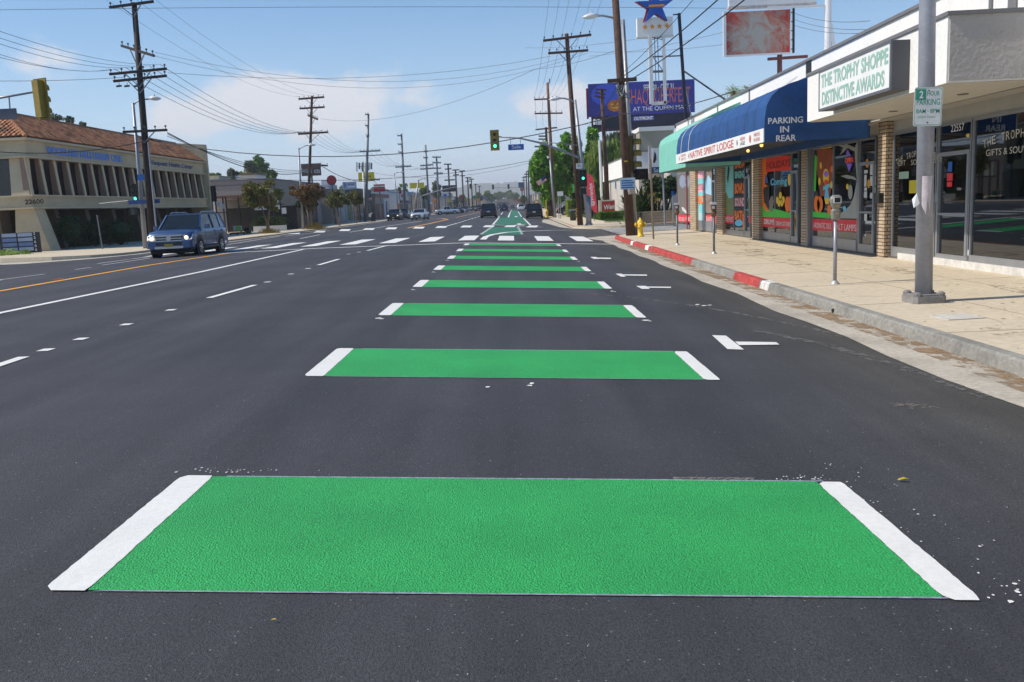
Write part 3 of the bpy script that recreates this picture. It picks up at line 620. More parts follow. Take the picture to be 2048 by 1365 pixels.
# hills
def ridge(name,Y,pts,col,depth=900,base=-5):
    mb=MB(); n=len(pts); r=random.Random(4); rows=[]
    top=[at(px,py,Y) for px,py in pts]
    xs=[];N_=90
    for i in range(N_+1):
        t=i/N_*(n-1); j=min(int(t),n-2); p=top[j].lerp(top[j+1],t-j); p.z+=r.uniform(-1,1)*Y*.0012; xs.append(p)
    for k in range(7):
        f=k/6; rows.append([(p.x,p.y-depth*(1-f)+r.uniform(-20,20),base+(p.z-base)*(math.sin(f*1.57))*(1+.06*math.sin(p.x*.01+k))) for p in xs])
    for k in range(6):
        for i in range(N_): mb.quad(rows[k][i],rows[k][i+1],rows[k+1][i+1],rows[k+1][i])
    return mk(name,mb,col,smooth=True,kind='structure')
ridge('hills',3600,[(-300,447),(500,416),(760,398),(880,386),(940,371),(975,364.5),(1010,363.5),(1045,364),(1100,372),(1250,384),(1600,375),(2400,350)],PM('dry_hills',(.10,.10,.07),rough=1,var=.35,scale=.006))
# ---------------------------------------------------------------- right shop row
GX=8.95
def wy(px,py=400,X=GX): return atx(px,py,X).y
def wz(px,py,X=GX): return atx(px,py,X).z
SB=thing('shop_building',(8.95,25,ZR),'long white parapet shop row with cream brick columns and painted windows on the right pavement','building')
mb=MB()
mb.box(8.45,22,3,45.2,3.15,4.95); mb.box(8.45,8.75,3,45.2,4.95,5.12)       # roof mass and parapet
mk('upper_wall',mb,M['offwhite'],SB)
mb=MB(); mb.box(8.40,8.80,3,45.24,5.12,5.19); mk('parapet_trim',mb,M['trim'],SB)
mb=MB(); mb.box(9.0,22,45.0,45.2,-.3,3.15); mb.box(8.9,9.1,44.9,45.2,-.3,3.15); mk('end_wall',mb,PM('maroon_wall',(.16,.03,.03),var=.1),SB)
mb=MB(); mb.box(8.97,9.0,3,45,2.78,3.15); mb.box(8.50,8.97,3,45,3.07,3.148); mk('header',mb,PM('header_paint',(.42,.40,.36),var=.06),SB)
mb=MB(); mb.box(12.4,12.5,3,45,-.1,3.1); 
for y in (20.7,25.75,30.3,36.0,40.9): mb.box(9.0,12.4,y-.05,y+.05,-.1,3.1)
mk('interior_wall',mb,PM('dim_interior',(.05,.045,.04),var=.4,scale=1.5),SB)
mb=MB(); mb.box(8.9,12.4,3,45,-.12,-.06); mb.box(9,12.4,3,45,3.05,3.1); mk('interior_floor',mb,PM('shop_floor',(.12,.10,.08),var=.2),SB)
# shelves and goods dimly seen inside
mb=MB(); r=random.Random(2)
for y in [i*.9+10 for i in range(38)]:
    mb.box(11.0,11.5,y,y+.6,-.1,r.uniform(.7,1.9))
mk('display_shelf',mb,PM('dim_goods',(.14,.10,.07),var=.7,scale=5),SB)
mb=MB(); mb.box(8.88,9.02,3,20.3,-.11,.03); mk('step',mb,PM('peeling_white_sill',(.62,.60,.56),var=.2,scale=5,bump=.4,bscale=20),SB)
cols=[(1768,1753),(1611.5,1604),(1517.6,1504),(1445,1433),(1392,1381)]
CY_=[]
for a,b_ in cols:
    y0=wy(a,480,8.79); y1=wy(b_,480,8.79)
    if y1-y0<.42: y1=y0+.42
    CY_.append((y0,y1)); mb=MB(); mb.box(8.79,9.0,y0,y1,-.115,3.09); mk('brick_column',mb,M['brick'],SB)
# vertical joints in the parapet
for i,(a,b_) in enumerate([(1613,1623),(1498,1500),(1434,1436)]):
    y=wy(a,150,8.45); y2=wy(b_,150,8.45); y,y2=min(y,y2),max(y,y2); mb=MB(); mb.box(8.43,8.46,y,max(y2,y+.06),4.2,5.13); mk('wall_joint',mb,M['black'] if i==0 else M['trim'],SB)
mb=MB(); mb.box(8.42,8.46,15.0,15.25,4.1,5.13); mb.box(8.42,8.46,15.75,15.85,4.1,5.13); mk('wall_joint',mb,M['trim'],SB)
# canopy over the trophy shop
CB=MB(); CB.box(6.8,8.46,13.95,20.38,3.10,4.10); mk('canopy',CB,M['offwhite'],SB)
mb=MB(); mb.box(6.83,8.46,13.93,13.95,3.13,4.10); mk('canopy_end',mb,PM('shaded_grey_stucco',(.42,.39,.36),rough=.95,var=.10,scale=1.2,bump=1.0,bscale=14),SB)  # grey puts the shade of the white canopy's end face into its colour
mb=MB(); mb.box(6.77,8.46,13.90,20.41,4.10,4.16); mk('canopy_trim',mb,M['trim'],SB)
mb=MB(); mb.box(6.86,8.46,14.0,20.35,3.085,3.099); mk('canopy_soffit',mb,PM('soffit_paint',(.60,.57,.50),var=.05),SB)
for y in (15.6,18.4): mb=MB(); mb.lathe((7.9,y,3.07),[(.09,0),(.09,.016)],14); mk('soffit_light',mb,M['trim'],SB)
# storefront frames: (px_near, px_far, kind)
def frame(y0,y1,z0=.06,z1=2.78,mull=(),name='window',sill=.14,door=False):
    mb=MB(); t=.035; x0,x1=8.92,8.99
    y0,y1=min(y0,y1),max(y0,y1)
    mb.box(x0,x1,y0,y0+t,-.1,z1); mb.box(x0,x1,y1-t,y1,-.1,z1); mb.box(x0,x1,y0+t,y1-t,z1-.05,z1); mb.box(x0-.01,x1,y0+t,y1-t,-.1,sill)
    for m in mull: mb.box(x0,x1,m-.015,m+.015,sill,z1-.05)
    if door:
        mb.box(x0-.02,x1-.01,y0+t,y1-t,2.12,2.2); mb.box(x0-.035,x0,y0+.1,y1-.1,.92,.97); mb.box(x0-.02,x1-.01,y0+t,y0+.11,sill,2.12); mb.box(x0-.02,x1-.01,y1-.11,y1-t,sill,2.12)
    f=mk('door' if door else 'window',mb,M['alum'],SB)
    g=MB(); g.box(8.953,8.957,y0+t,y1-t,sill,z1-.05); mk('pane',g,M['glass'],f)
    return f
def fb(pa,pb,**k): return frame(wy(pa,450),wy(pb,450),**k)
W_R=frame(11.6,wy(1943,400)-.02,sill=.16); 
D0=fb(1940,1874,door=True,sill=.12)
W_L=fb(1872,1785,mull=(wy(1838,400),),sill=.16)
W_1=fb(1716,1626,mull=(wy(1667,400),),sill=.22); D1=fb(1751,1718,door=True)
W_2=fb(1583,1519,mull=(wy(1550,400),),sill=.2); D2=fb(1598,1583.4,door=True)
W_3=fb(1490,1447,mull=(wy(1468,400),),sill=.12); D3=fb(1503,1490.3,door=True)
W_4=fb(1425,1393,mull=(wy(1408,400),),sill=.4); D4=fb(1432.5,1425.3,door=True)
W_5=fb(1380,1356,mull=(wy(1368,400),),sill=.12)
mb=MB(); y0=wy(1625,480); y1=wy(1611,480); mb.box(8.8,8.99,y0+.02,y1-.02,-.11,2.9); mk('grey_post',mb,M['alum'],SB)
mb=MB(); mb.box(8.86,8.99,wy(1503.5),wy(1600),2.2,2.9)
# curtains
def curtain(y0,y1,z0,z1,x=9.25,mat=None,n=9):
    mb=MB(); v=[]
    for i in range(n*2+1): y=y0+(y1-y0)*i/(n*2); v.append((x+.05*(i%2),y))
    for a,b_ in zip(v,v[1:]): mb.quad((a[0],a[1],z0),(b_[0],b_[1],z0),(b_[0],b_[1],z1),(a[0],a[1],z1))
    mk('curtain',mb,mat or PM('white_curtain',(.62,.64,.60),var=.06),SB)
curtain(wy(1832),wy(1818),.1,2.4,9.15,n=3); curtain(11.8,wy(2030,400,9.2),.1,2.7,9.2,n=8); curtain(wy(2018,400),wy(2003,400),.1,2.75,9.2,n=3)
# --- lettering and paint on glass
PXX=8.925
def wt(s,px0,px1,pyb,h,mat,parent=SB,X=PXX,**k):
    """text from image column px0 (left/far) to px1 (right/near), baseline at pyb of px0"""
    a=atx(px0,pyb,X); b_=atx(px1,pyb,X); return text(s,'lettering',parent,mat,(X,a.y,a.z),XS,UP,h,a.y-b_.y,lift=.002,**k)
LT=PM('cream_lettering',(.55,.50,.40),rough=.5,var=.03); WT=M['white']
GN=PM('grey_lettering',(.34,.33,.30),rough=.5,var=.03)
def arc_text(s,y0,y1,zc,rise,h,mat,cond=.8):
    n=len(s); 
    for i,ch in enumerate(s):
        if ch==' ': continue
        t=(i+.5)/n; y=y0+(y1-y0)*t; z=zc+rise*(1-(2*t-1)**2); sl=-rise*4*(2*t-1)/ (abs(y1-y0))
        xd=Vector((0,-1,sl*1.0)).normalized(); ud=Vector((0,sl,1)).normalized()
        yield (ch,Vector((PXX,y,z)),xd,ud)
def arcjoin(s,y0,y1,zc,rise,h,mat):
    cw=abs(y1-y0)/len(s)*.78; mb=MB()
    for ch,p,xd,ud in arc_text(s,y0,y1,zc,rise,h,mat):
        o=text(ch,'tmp',None,mat,p,xd,ud,h,cw*(.4 if ch=='I' else 1),lift=.002)
        off=o.location; mb.add([v.co+off for v in o.data.vertices],[tuple(q.vertices) for q in o.data.polygons]); me=o.data; bpy.data.objects.remove(o); bpy.data.meshes.remove(me)
    mk('lettering',mb,mat,SB)
arcjoin('THE TROPHY SHOPPE',wy(1793,310),wy(1885,310),2.02,.16,.13,LT)
wt('GIFT',1796,1811,333,.12,LT); wt('SOUVENIRS',1822,1872,331,.12,LT)
arcjoin('THE TROPHY SHOPPE',wy(1966,280),14.3,2.17,.13,.15,LT)
wt('GIFTS & SOUVENIRS',1972,2092,313,.12,LT)
wt('22557',1902,1928,265,.14,M['white'])
def sheet(px0,px1,py0,py1,mat,X=PXX,name='sticker',par=SB):
    pm=(px0+px1)/2; a=atx(px0,py1,X); b_=atx(px1,py1,X); t=atx(pm,py0,X); u=atx(pm,py1,X)
    mb=MB(); mb.box(X-.002,X+.002,b_.y,a.y,u.z,t.z); return mk(name,mb,mat,par)
PW=PM('paper_white',(.62,.64,.62),var=.04); PY=PM('yellow_sheet',(.62,.52,.02),var=.05); RD=PM('red_band',(.75,.02,.035),rough=.5,var=.07,scale=6)
sheet(1798,1817,344,358,PM('green_sheet',(.35,.5,.38))); sheet(1818,1833,361,387,PY); sheet(1896,1904,324,344,M['blue']); sheet(1894,1905,347,362,RD); sheet(1894,1904,364,374,RD)
wt('OPEN',1914,1922,381,.05,WT); sheet(1929,1937,500,511,PW); sheet(1869,1873,386,404,PM('pale_blue_sheet',(.2,.4,.6)))
# bay 1: window with the orchard painting and red band
def blob(pts,mat,X=PXX,name='window_paint',dx=0):
    mb=MB(); P=[atx(px,py,X-dx) for px,py in pts]; mb.add([(p.x,p.y,p.z) for p in P],[tuple(range(len(P)))]); return mk(name,mb,mat,SB)
def Z1(x,y): return (1500+x/5.686,270+y/5.686)
def Z2(x,y): return (1340+x/7.585,300+y/7.585)
OR=PM('orange_window_paint',(.95,.20,.01),var=.05); GRN=PM('green_window_paint',(.07,.62,.05),var=.1,scale=4); LB=PM('blue_window_paint',(.14,.58,.85),var=.05); YE=PM('yellow_window_paint',(.95,.62,.03),var=.06)
GY=PM('grey_window_paint',(.36,.37,.34),var=.08,scale=5); BR=PM('brown_window_paint',(.30,.06,.012),var=.3,scale=6); DB=PM('black_window_paint',(.01,.01,.012),var=.1); TL=PM('teal_window_paint',(.22,.62,.64),var=.04); PK=PM('pink_window_paint',(.85,.42,.48),var=.06); SKB=PM('sky_window_paint',(.36,.58,.75),var=.06); TANP=PM('tan_window_paint',(.26,.19,.15),var=.15,scale=4); RDP=PM('red_window_paint',(.90,.04,.01),var=.08); OLV=PM('olive_window_paint',(.18,.23,.08),var=.15,scale=4); PUR=PM('purple_window_paint',(.32,.16,.9),var=.05)
def zb(f,pts,mat,dx=.0): return blob([f(*p) for p in pts],mat,dx=dx)
def oval(f,cx,cy,rx,ry,mat,dx=.002,n=14): return zb(f,[(cx+rx*math.cos(a*6.283/n),cy+ry*math.sin(a*6.283/n)) for a in range(n)],mat,dx)
zb(Z1,[(712,955),(1228,968),(1228,1108),(712,1085)],RD); zb(Z1,[(712,870),(940,895),(900,950),(712,935)],GRN)
zb(Z1,[(765,150),(940,165),(945,420),(910,700),(800,700),(760,400)],BR); zb(Z1,[(785,105),(930,80),(930,150),(800,160)],YE,.001)
oval(Z1,760,785,36,95,OR); oval(Z1,795,790,34,90,OR); oval(Z1,900,850,24,58,OR); oval(Z1,863,480,34,95,YE); oval(Z1,865,445,24,35,PUR,.004); oval(Z1,865,540,24,30,RDP,.005)
zb(Z1,[(835,590),(905,550),(915,590),(885,610),(900,720),(845,720),(855,620),(830,630)],LB,.005); zb(Z1,[(845,720),(905,720),(895,790),(860,790)],YE,.005)
zb(Z1,[(735,230),(765,250),(755,420),(748,640),(722,640),(730,420)],GRN,.001); oval(Z1,805,350,12,40,YE,.003); oval(Z1,930,390,16,40,OR,.003); oval(Z1,790,530,14,45,YE,.003); oval(Z1,925,570,12,45,YE,.003)
# bare tree, neon OPEN sign
zb(Z1,[(1228,60),(1200,120),(1190,200),(1200,330),(1215,520),(1180,700),(1140,800),(1050,880),(960,925),(880,945),(1228,955)],GY)
zb(Z1,[(1200,150),(1110,110),(1060,60),(1040,50),(1080,120),(980,115),(1060,145),(1040,200),(1010,240),(1070,190),(1110,150),(1190,190)],GY,.001)
zb(Z1,[(1030,470),(1100,455),(1190,480),(1215,520),(1150,500),(1110,500)],GY,.001); oval(Z1,1140,650,26,85,GY,.001); oval(Z1,1107,590,14,34,YE,.003); oval(Z1,1075,840,18,30,LB,.003)
for a,b_,c in [((1090,240),(1105,165),(1150,240)),((1095,325),(1165,330),(1125,420))]: zb(Z1,[a,b_,c],PUR,.004)
mb=PM('neon_red',(.75,.06,.03),emit=.6); wt('OPEN',*[Z1(1085,0)[0],Z1(1165,0)[0]],Z1(0,322)[1],.13,mb)
for x0,x1,y0,y1 in [(1298,1338,400,440),(1298,1325,455,590),(1298,1330,600,635),(1296,1330,645,715),(1365,1428,335,455),(1365,1428,470,580),(1365,1428,600,660),(1365,1390,600,725),(1312,1425,980,1005),(1298,1330,900,980)]:
    a=Z1(x0,y0); b_=Z1(x1,y1); sheet(a[0],b_[0],a[1],b_[1],PW,name='notice')
for cx_,cy_,rx,ry in [(1332,325,22,50),(1350,555,18,50)]: oval(Z1,cx_,cy_,rx,ry,PM('leaf_orange',(.7,.30,.01)),.006)
wt('AROMATIC OILS',*[Z1(722,0)[0],Z1(922,0)[0]],Z1(0,1058)[1],.16,WT); wt('SALT LAMPS',*[Z1(960,0)[0],Z1(1208,0)[0]],Z1(0,1078)[1],.17,WT)
# bay 2
zb(Z1,[(118,930),(465,948),(465,1066),(118,1045)],RD); zb(Z1,[(118,800),(465,890),(465,945),(118,930)],GRN,.0)
zb(Z1,[(118,180),(330,150),(345,240),(180,260),(200,420),(170,560),(210,590),(150,620),(160,760),(220,870),(180,870),(118,760)],OR,.001); zb(Z1,[(180,250),(460,235),(460,400),(180,425)],RDP,.002)
zb(Z1,[(160,600),(220,580),(215,860),(180,800),(155,700)],DB,.003); zb(Z1,[(225,870),(215,760),(240,700),(262,700),(270,760),(250,880)],TANP,.003)
for q in [(312,745),(345,690),(378,740),(330,775),(362,775)]: oval(Z1,*q,17,42,YE,.004)
oval(Z1,425,790,28,90,OR,.004); oval(Z1,458,790,20,100,OR,.004); oval(Z1,445,510,16,70,YE,.004); zb(Z1,[(180,440),(200,500),(205,550),(165,545)],M['blue'],.004)
wt('HOLIDAYS',*[Z1(190,0)[0],Z1(460,0)[0]],Z1(0,395)[1],.24,PM('deep_red_lettering',(.30,.01,.005)),bold=.03,X=PXX-.005)
wt('Coming',*[Z1(235,0)[0],Z1(420,0)[0]],Z1(0,600)[1],.30,LB,bold=.03,X=PXX-.006)
wt('DRUMS',*[Z1(160,0)[0],Z1(278,0)[0]],Z1(0,1015)[1],.18,WT,bold=.02); wt('DREAM CATCHERS',*[Z1(297,0)[0],Z1(462,0)[0]],Z1(0,1030)[1],.14,WT)
for a,b_ in (((160,0),(170,0)),((255,0),(265,0))): pass
# bay 3
zb(Z2,[(805,205),(965,195),(965,720),(890,740),(850,640),(810,720)],TL); zb(Z2,[(810,720),(850,640),(890,740),(965,720),(965,990),(815,985)],OLV,.001)
zb(Z2,[(885,220),(905,290),(890,420),(880,520),(865,440),(875,300)],DB,.003)
zb(Z2,[(820,985),(970,990),(970,1120),(820,1115)],RD,.002); wt('AMETHYST',*[Z2(832,0)[0],Z2(960,0)[0]],Z2(0,1085)[1],.2,WT,X=PXX-.004)
for s,y0,y1,mt in [('SHOP',200,290,OR),('SINGING',310,440,TL),('BOWLS',480,670,OR),('SOUND',700,860,PK),('BATH',890,1060,OR)]:
    zb(Z2,[(975,y0-8),(1130,y0-8),(1135,y1+12),(985,y1+12)],DB,.001); wt(s,Z2(982,0)[0],Z2(1130,0)[0],Z2(0,y1)[1],(y1-y0)/7.585/1741*31*.92,mt,X=PXX-.006,bold=.05)
oval(Z2,1045,1110,62,50,LB,.004); zb(Z2,[(1105,1020),(1140,1020),(1135,1180),(1100,1180)],OR,.004); zb(Z2,[(1180,360),(1222,420),(1222,700),(1185,740)],SKB,.003); zb(Z2,[(1185,740),(1222,700),(1230,960),(1185,960)],OLV,.003); zb(Z2,[(1185,1000),(1238,1005),(1238,1120),(1190,1110)],RD,.003)
# bay 4 and 5
zb(Z2,[(395,300),(518,285),(525,1095),(410,1080)],TL); zb(Z2,[(520,285),(635,280),(640,960),(530,960)],TANP); zb(Z2,[(530,500),(580,380),(632,460),(632,690),(530,660)],SKB,.001)
zb(Z2,[(398,310),(515,290),(515,430),(400,440)],PK,.002); zb(Z2,[(405,545),(515,525),(515,630),(408,650)],PK,.002); wt('PEACE',Z2(415,0)[0],Z2(518,0)[0],Z2(0,830)[1],.42,OR,bold=.06,X=PXX-.004); wt('CRYSTALS',Z2(402,0)[0],Z2(515,0)[0],Z2(0,620)[1],.3,PM('rose_letter',(.5,.15,.2)),X=PXX-.005)
zb(Z2,[(408,885),(445,885),(447,960),(525,965),(525,1092),(410,1078)],PM('pale_teal_paint',(.42,.62,.62)),.002); zb(Z2,[(535,980),(700,990),(705,1130),(535,1115)],RD,.003); wt('SELENITE',Z2(540,0)[0],Z2(632,0)[0],Z2(0,1085)[1],.22,WT,X=PXX-.005)
zb(Z2,[(110,310),(320,300),(320,980),(120,980)],PM('warm_grey_window_paint',(.17,.14,.125),var=.15,scale=4)); oval(Z2,190,480,48,100,PM('pale_blue_grey',(.26,.31,.40)),.001); oval(Z2,262,490,36,90,PM('pale_blue_grey',(.26,.31,.40)),.001); zb(Z2,[(120,980),(320,990),(318,1100),(125,1095)],RD,.002)
wt('TAROT CARDS',Z2(130,0)[0],Z2(218,0)[0],Z2(0,1075)[1],.2,WT,X=PXX-.004); wt('REIKI',Z2(240,0)[0],Z2(300,0)[0],Z2(0,1075)[1],.2,WT,X=PXX-.004); zb(Z2,[(175,870),(200,870),(275,960),(265,985),(190,925)],PW,.003)
# mailbox on the brick column
y0,y1=CY_[0]; mb=MB(); mb.bbox(8.67,8.79,y0+.05,y1-.08,1.18,1.42,.01); tag(mk('mailbox',mb,M['black']),'small black letter box on the nearest brick column','mailbox')
# bulbs under the awning
for px,py,Y in [(1523,291,22.5),(1496,302,24.5)]:
    p=at(px,py,Y); t=thing('hanging_bulb',p,'yellow bulb hanging under the blue awning, %s one'%('nearer' if Y<23 else 'farther'),'lamp','bulbs under the blue awning')
    mb=MB(); mb.sphere(p,.045); mk('bulb',mb,PM('lit_bulb',(1,.62,.15),emit=1.6),t,smooth=True); mb=MB(); mb.tube([p,(p.x,p.y,p.z+.35)],.008,6); mk('cord',mb,M['black'],t)
# ---------------------------------------------------------------- trophy sign box
t=thing('shop_sign',(6.65,17,3.15),'long white lightbox sign reading THE TROPHY SHOPPE on the near canopy','sign')
ya,yb,z0,z1=15.22,18.72,3.17,3.98
mb=MB(); mb.box(6.5,6.8,ya,yb,z0,z1); mk('sign_box',mb,PM('charcoal_sign_box',(.075,.075,.085),rough=.5,var=.1),t)
mb=MB(); 
for q in ((ya,yb,z0,z0+.05),(ya,yb,z1-.04,z1),(ya,ya+.05,z0+.05,z1-.04),(yb-.05,yb,z0+.05,z1-.04)): mb.box(6.475,6.5,*q)
mk('sign_frame',mb,M['steeldk'],t)
mb=MB(); mb.box(6.482,6.499,ya+.05,yb-.05,z0+.05,z1-.04); mk('sign_face',mb,M['white'],t)
SG=PM('pale_green_lettering',(.30,.50,.42),rough=.5,var=.12,scale=8)
text('THE TROPHY SHOPPE','lettering',t,SG,(6.48,yb-.14,z0+.45),XS,UP,.27,3.25,bold=.03,lift=.003); text('DISTINCTIVE AWARDS','lettering',t,SG,(6.48,yb-.2,z0+.10),XS,UP,.27,3.05,bold=.03,lift=.003)
# ---------------------------------------------------------------- awnings
def awning(prof,y0,y1,matn,label,valz=None,ribs=0,endp=True,vmat=None):
    t=thing('awning',(prof[0][0],(y0+y1)/2,prof[0][1]),label,'awning')
    mb=MB(); n=24
    for i in range(n):
        a=y0+(y1-y0)*i/n; b_=y0+(y1-y0)*(i+1)/n
        for p,q in zip(prof,prof[1:]): mb.quad((p[0],a,p[1]),(q[0],a,q[1]),(q[0],b_,q[1]),(p[0],b_,p[1]))
    k=len(prof)
    mk('fabric',mb,matn,t,smooth=True)
    mb=MB(); zb_=prof[0][1] if valz is None else valz
    for y,e in ((y0,.012),(y1,-.012)):
        mb=MB()
        P=[(x,y,z) for x,z in prof]+[(prof[-1][0],y,zb_),(prof[0][0],y,zb_)]; mb.prism(P,(0,e,0)); mk('end_panel',mb,matn,t)
    return t
bp=[(6.0,3.05),(6.015,3.3),(6.06,3.58),(6.17,3.78),(6.34,3.93),(6.6,4.05),(6.9,4.13),(7.4,4.28),(7.95,4.5),(8.44,4.72)]
BL=PM('royal_blue_canvas',(.012,.068,.215),rough=.8,var=.2,scale=1.6,var2=.10,s2=14,bump=.10,bscale=2.); 
A1=awning(bp,21.0,32.1,BL,'royal blue curved awning with white lettered valance over the painted shop windows',2.73)
mb=MB(); mb.box(5.975,5.995,21.0,32.1,2.73,3.05); V=mk('valance',mb,M['white'],A1)
mb=MB(); mb.box(8.3,8.5,21.05,32.0,2.73,3.0); mk('back_band',mb,BL,A1)
mb=MB()
for i in range(12): y=21.3+i*.97; mb.tube([(6.02,y,2.75),(8.5,y,2.95)],.016,6); mb.tube([(6.3,y,3.8),(8.5,y,2.95)],.012,6)
mb.tube([(6.02,21.1,2.76),(6.02,32,2.76)],.018,6); mk('frame',mb,M['steeldk'],A1)
mb=MB(); 
for y in (29.9,31.2): mb.tube([(x-.012,y,z+.01) for x,z in bp],.014,6)
mk('piping',mb,M['wht2'],A1)
mb=MB()
for y in [21.9+i*.93 for i in range(9)]: mb.tube([(x+.002,y,z-.002) for x,z in bp],.007,4)
mk('fabric_seam',mb,PM('seam_blue',(.008,.04,.13),rough=.8),A1)
RT=PM('faded_red_lettering',(.62,.13,.11),var=.12,scale=8)
def vt(s,px0,px1,z,h,mat=RT,**k):
    a=atx(px0,320,5.975).y; b_=atx(px1,290,5.975).y; text(s,'lettering',V,mat,(5.972,a,z),XS,UP,h,a-b_,lift=.003,**k)
vt('NATIVE SPIRIT LODGE',1380,1467,2.79,.21,bold=.01); vt('NEW',1481,1490,2.90,.09); vt('AGE',1481,1490,2.79,.09,M['black']); vt('PARKING',1508,1520,2.91,.09); vt('IN REAR',1508,1520,2.79,.09)
vt('GIFTS',1362,1371,2.80,.08); vt('GEMS',1362,1371,2.92,.08)
for px in (1474,1358,1377): 
    p=atx(px,300,5.97); mb=MB(); mb.add([(5.97,p.y,2.8),(5.97,p.y-.06,2.86),(5.97,p.y,2.97),(5.97,p.y+.05,2.9)],[(0,1,2,3)]); mk('emblem',mb,M['black'],V)
p=atx(1500,288,5.97); mb=MB(); mb.add([(5.97,p.y+.09*math.cos(a*.785),2.89+.1*math.sin(a*.785)) for a in range(8)],[tuple(range(8))]); mk('emblem',mb,RT,V)
for s,a,b_,z,h in (('PARKING',1536,1606,245.5,.15),('IN',1560,1578,263.5,.15),('REAR',1552,1592,281,.15)):
    p=at(a,z,20.99); q=at(b_,z,20.99); text(s,'lettering',A1,M['wht2'],(p.x,20.985,at(1570,z,20.99).z-.02),XF,UP,h*.95,q.x-p.x,bold=.02,lift=.003)
tp=[(6.42,2.62),(6.42,3.3),(6.43,3.75),(6.5,3.95),(6.7,4.10),(7.1,4.3),(7.8,4.62),(8.44,4.86)]
TG=PM('mint_green_canvas',(.20,.52,.42),rough=.75,var=.10,scale=2.5)
A2=awning(tp,32.6,38.4,TG,'mint green awning beyond the royal blue awning at the shop corner',2.62)
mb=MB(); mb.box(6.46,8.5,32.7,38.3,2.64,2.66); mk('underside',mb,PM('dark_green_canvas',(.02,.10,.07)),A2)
mb=MB()
# ---------------------------------------------------------------- roof signs
def panel(c0,c1,Y,depth,mb=None,mi=0):
    """box facing the camera from px corner c0 (left,top) to c1 (right,bottom) at distance Y"""
    a=at(c0[0],c0[1],Y); b_=at(c1[0],c1[1],Y); mb=mb or MB(); cz=(at((c0[0]+c1[0])/2,c0[1],Y).z,at((c0[0]+c1[0])/2,c1[1],Y).z)
    mb.box(a.x,b_.x,Y,Y+depth,cz[1],cz[0],mi); return mb,a.x,b_.x,cz[1],cz[0]
mm=bpy.data.materials.new('weathered_red_board'); mm.use_nodes=True; nt=mm.node_tree; N=nt.nodes; L=nt.links
gm=N.new('ShaderNodeNewGeometry'); n1=N.new('ShaderNodeTexNoise'); n1.inputs['Scale'].default_value=1.6; n1.inputs['Detail'].default_value=9; n1.inputs['Roughness'].default_value=.75; n1.inputs['Distortion'].default_value=1.2; L.new(gm.outputs['Position'],n1.inputs['Vector'])
vo=N.new('ShaderNodeTexGradient'); vo.gradient_type='SPHERICAL'; mp=N.new('ShaderNodeMapping'); mp.vector_type='TEXTURE'; mp.inputs['Location'].default_value=(9.28,33,7.9); mp.inputs['Scale'].default_value=(1.25,3,1.15); L.new(gm.outputs['Position'],mp.inputs[0]); L.new(mp.outputs[0],vo.inputs[0])
ad=N.new('ShaderNodeMath'); ad.operation='MULTIPLY_ADD'; ad.inputs[1].default_value=.30; L.new(vo.outputs['Fac'],ad.inputs[0]); L.new(n1.outputs['Fac'],ad.inputs[2])
cr=N.new('ShaderNodeValToRGB'); cr.color_ramp.elements[0].position=.48; cr.color_ramp.elements[0].color=(.46,.055,.04,1); cr.color_ramp.elements[1].position=.72; cr.color_ramp.elements[1].color=(.40,.37,.32,1); e=cr.color_ramp.elements.new(.58); e.color=(.42,.20,.15,1)
L.new(ad.outputs[0],cr.inputs[0]); L.new(cr.outputs[0],N['Principled BSDF'].inputs['Base Color']); N['Principled BSDF'].inputs['Roughness'].default_value=.8
_q=panel((1452,22),(1580,108),33,.05); mp.inputs['Location'].default_value=((_q[1]+_q[2])/2-.05,33,(_q[3]+_q[4])/2-.1)
p=at(1518,110,33); t=thing('roof_sign',(p.x,33,5),'weathered red board with peeling faded picture on the shop roof','sign')
mb,x0,x1,z0,z1=panel((1452,22),(1580,108),33,.05); mk('board',mb,mm,t)
mb=MB(); mb.box(x0-.1,x0,32.98,33.1,z0-.03,z1+.03); mb.box(x0,x1,32.98,33.08,z0-.06,z0); mb.box(x1,x1+.03,32.98,33.1,z0-.06,z1); mk('frame',mb,M['wht2'],t)
mb=MB(); mb.box(x1+.11,x1+.17,33,33.1,z0-.02,z1+.12); 
for k in range(5): mb.box(x1+.03,x1+.11,33.02,33.06,z0+.1+k*.32,z0+.13+k*.32)
mb.box(x1-.1,x1+.17,33.02,33.08,z1+.05,z1+.12); mk('bracket',mb,M['black'],t)
q=at(1561,130,33); mb=MB(); mb.tube([(q.x,33.1,4.9),(q.x,33.1,z0-.05)],.09,10); mb.bar((q.x-.45,33.05,z0-.2),(q.x+1.0,33.05,z0-.17),.1); mk('post',mb,PM('rusty_post',(.16,.05,.04),var=.3,scale=5),t)
p=at(1655,90,33); t=thing('roof_sign_pole',(p.x,33,5),'white pole and brace carrying an upper white sign above the red board','sign')
mb=MB(); mb.tube([(p.x,33,4.9),(p.x+.02,33,9.3)],.12,12); a=at(1660,50,33); b_=at(1675,80,33); mb.bar((a.x,33,a.z),(a.x+.55,33.3,4.95),.13); mb.bar((p.x,33,at(1640,13,33).z),(at(1535,13,33).x,33,at(1535,16,33).z),.08); mk('post',mb,M['wht2'],t)
mb=MB(); u=at(1545,9,33); xa,xb=at(1459,9,33).x,at(1632,9,33).x; mb.box(xa,xb,33.05,33.25,u.z,u.z+1.3); mk('board',mb,M['wht2'],t)
mb=MB(); mb.box(xa-.03,xb+.03,33.0,33.3,u.z-.06,u.z); mb.box(xa+.6,xb-.2,33.0,33.05,u.z-.12,u.z-.07); mk('frame',mb,PM('rusty_white',(.5,.45,.42),var=.2,scale=5),t)
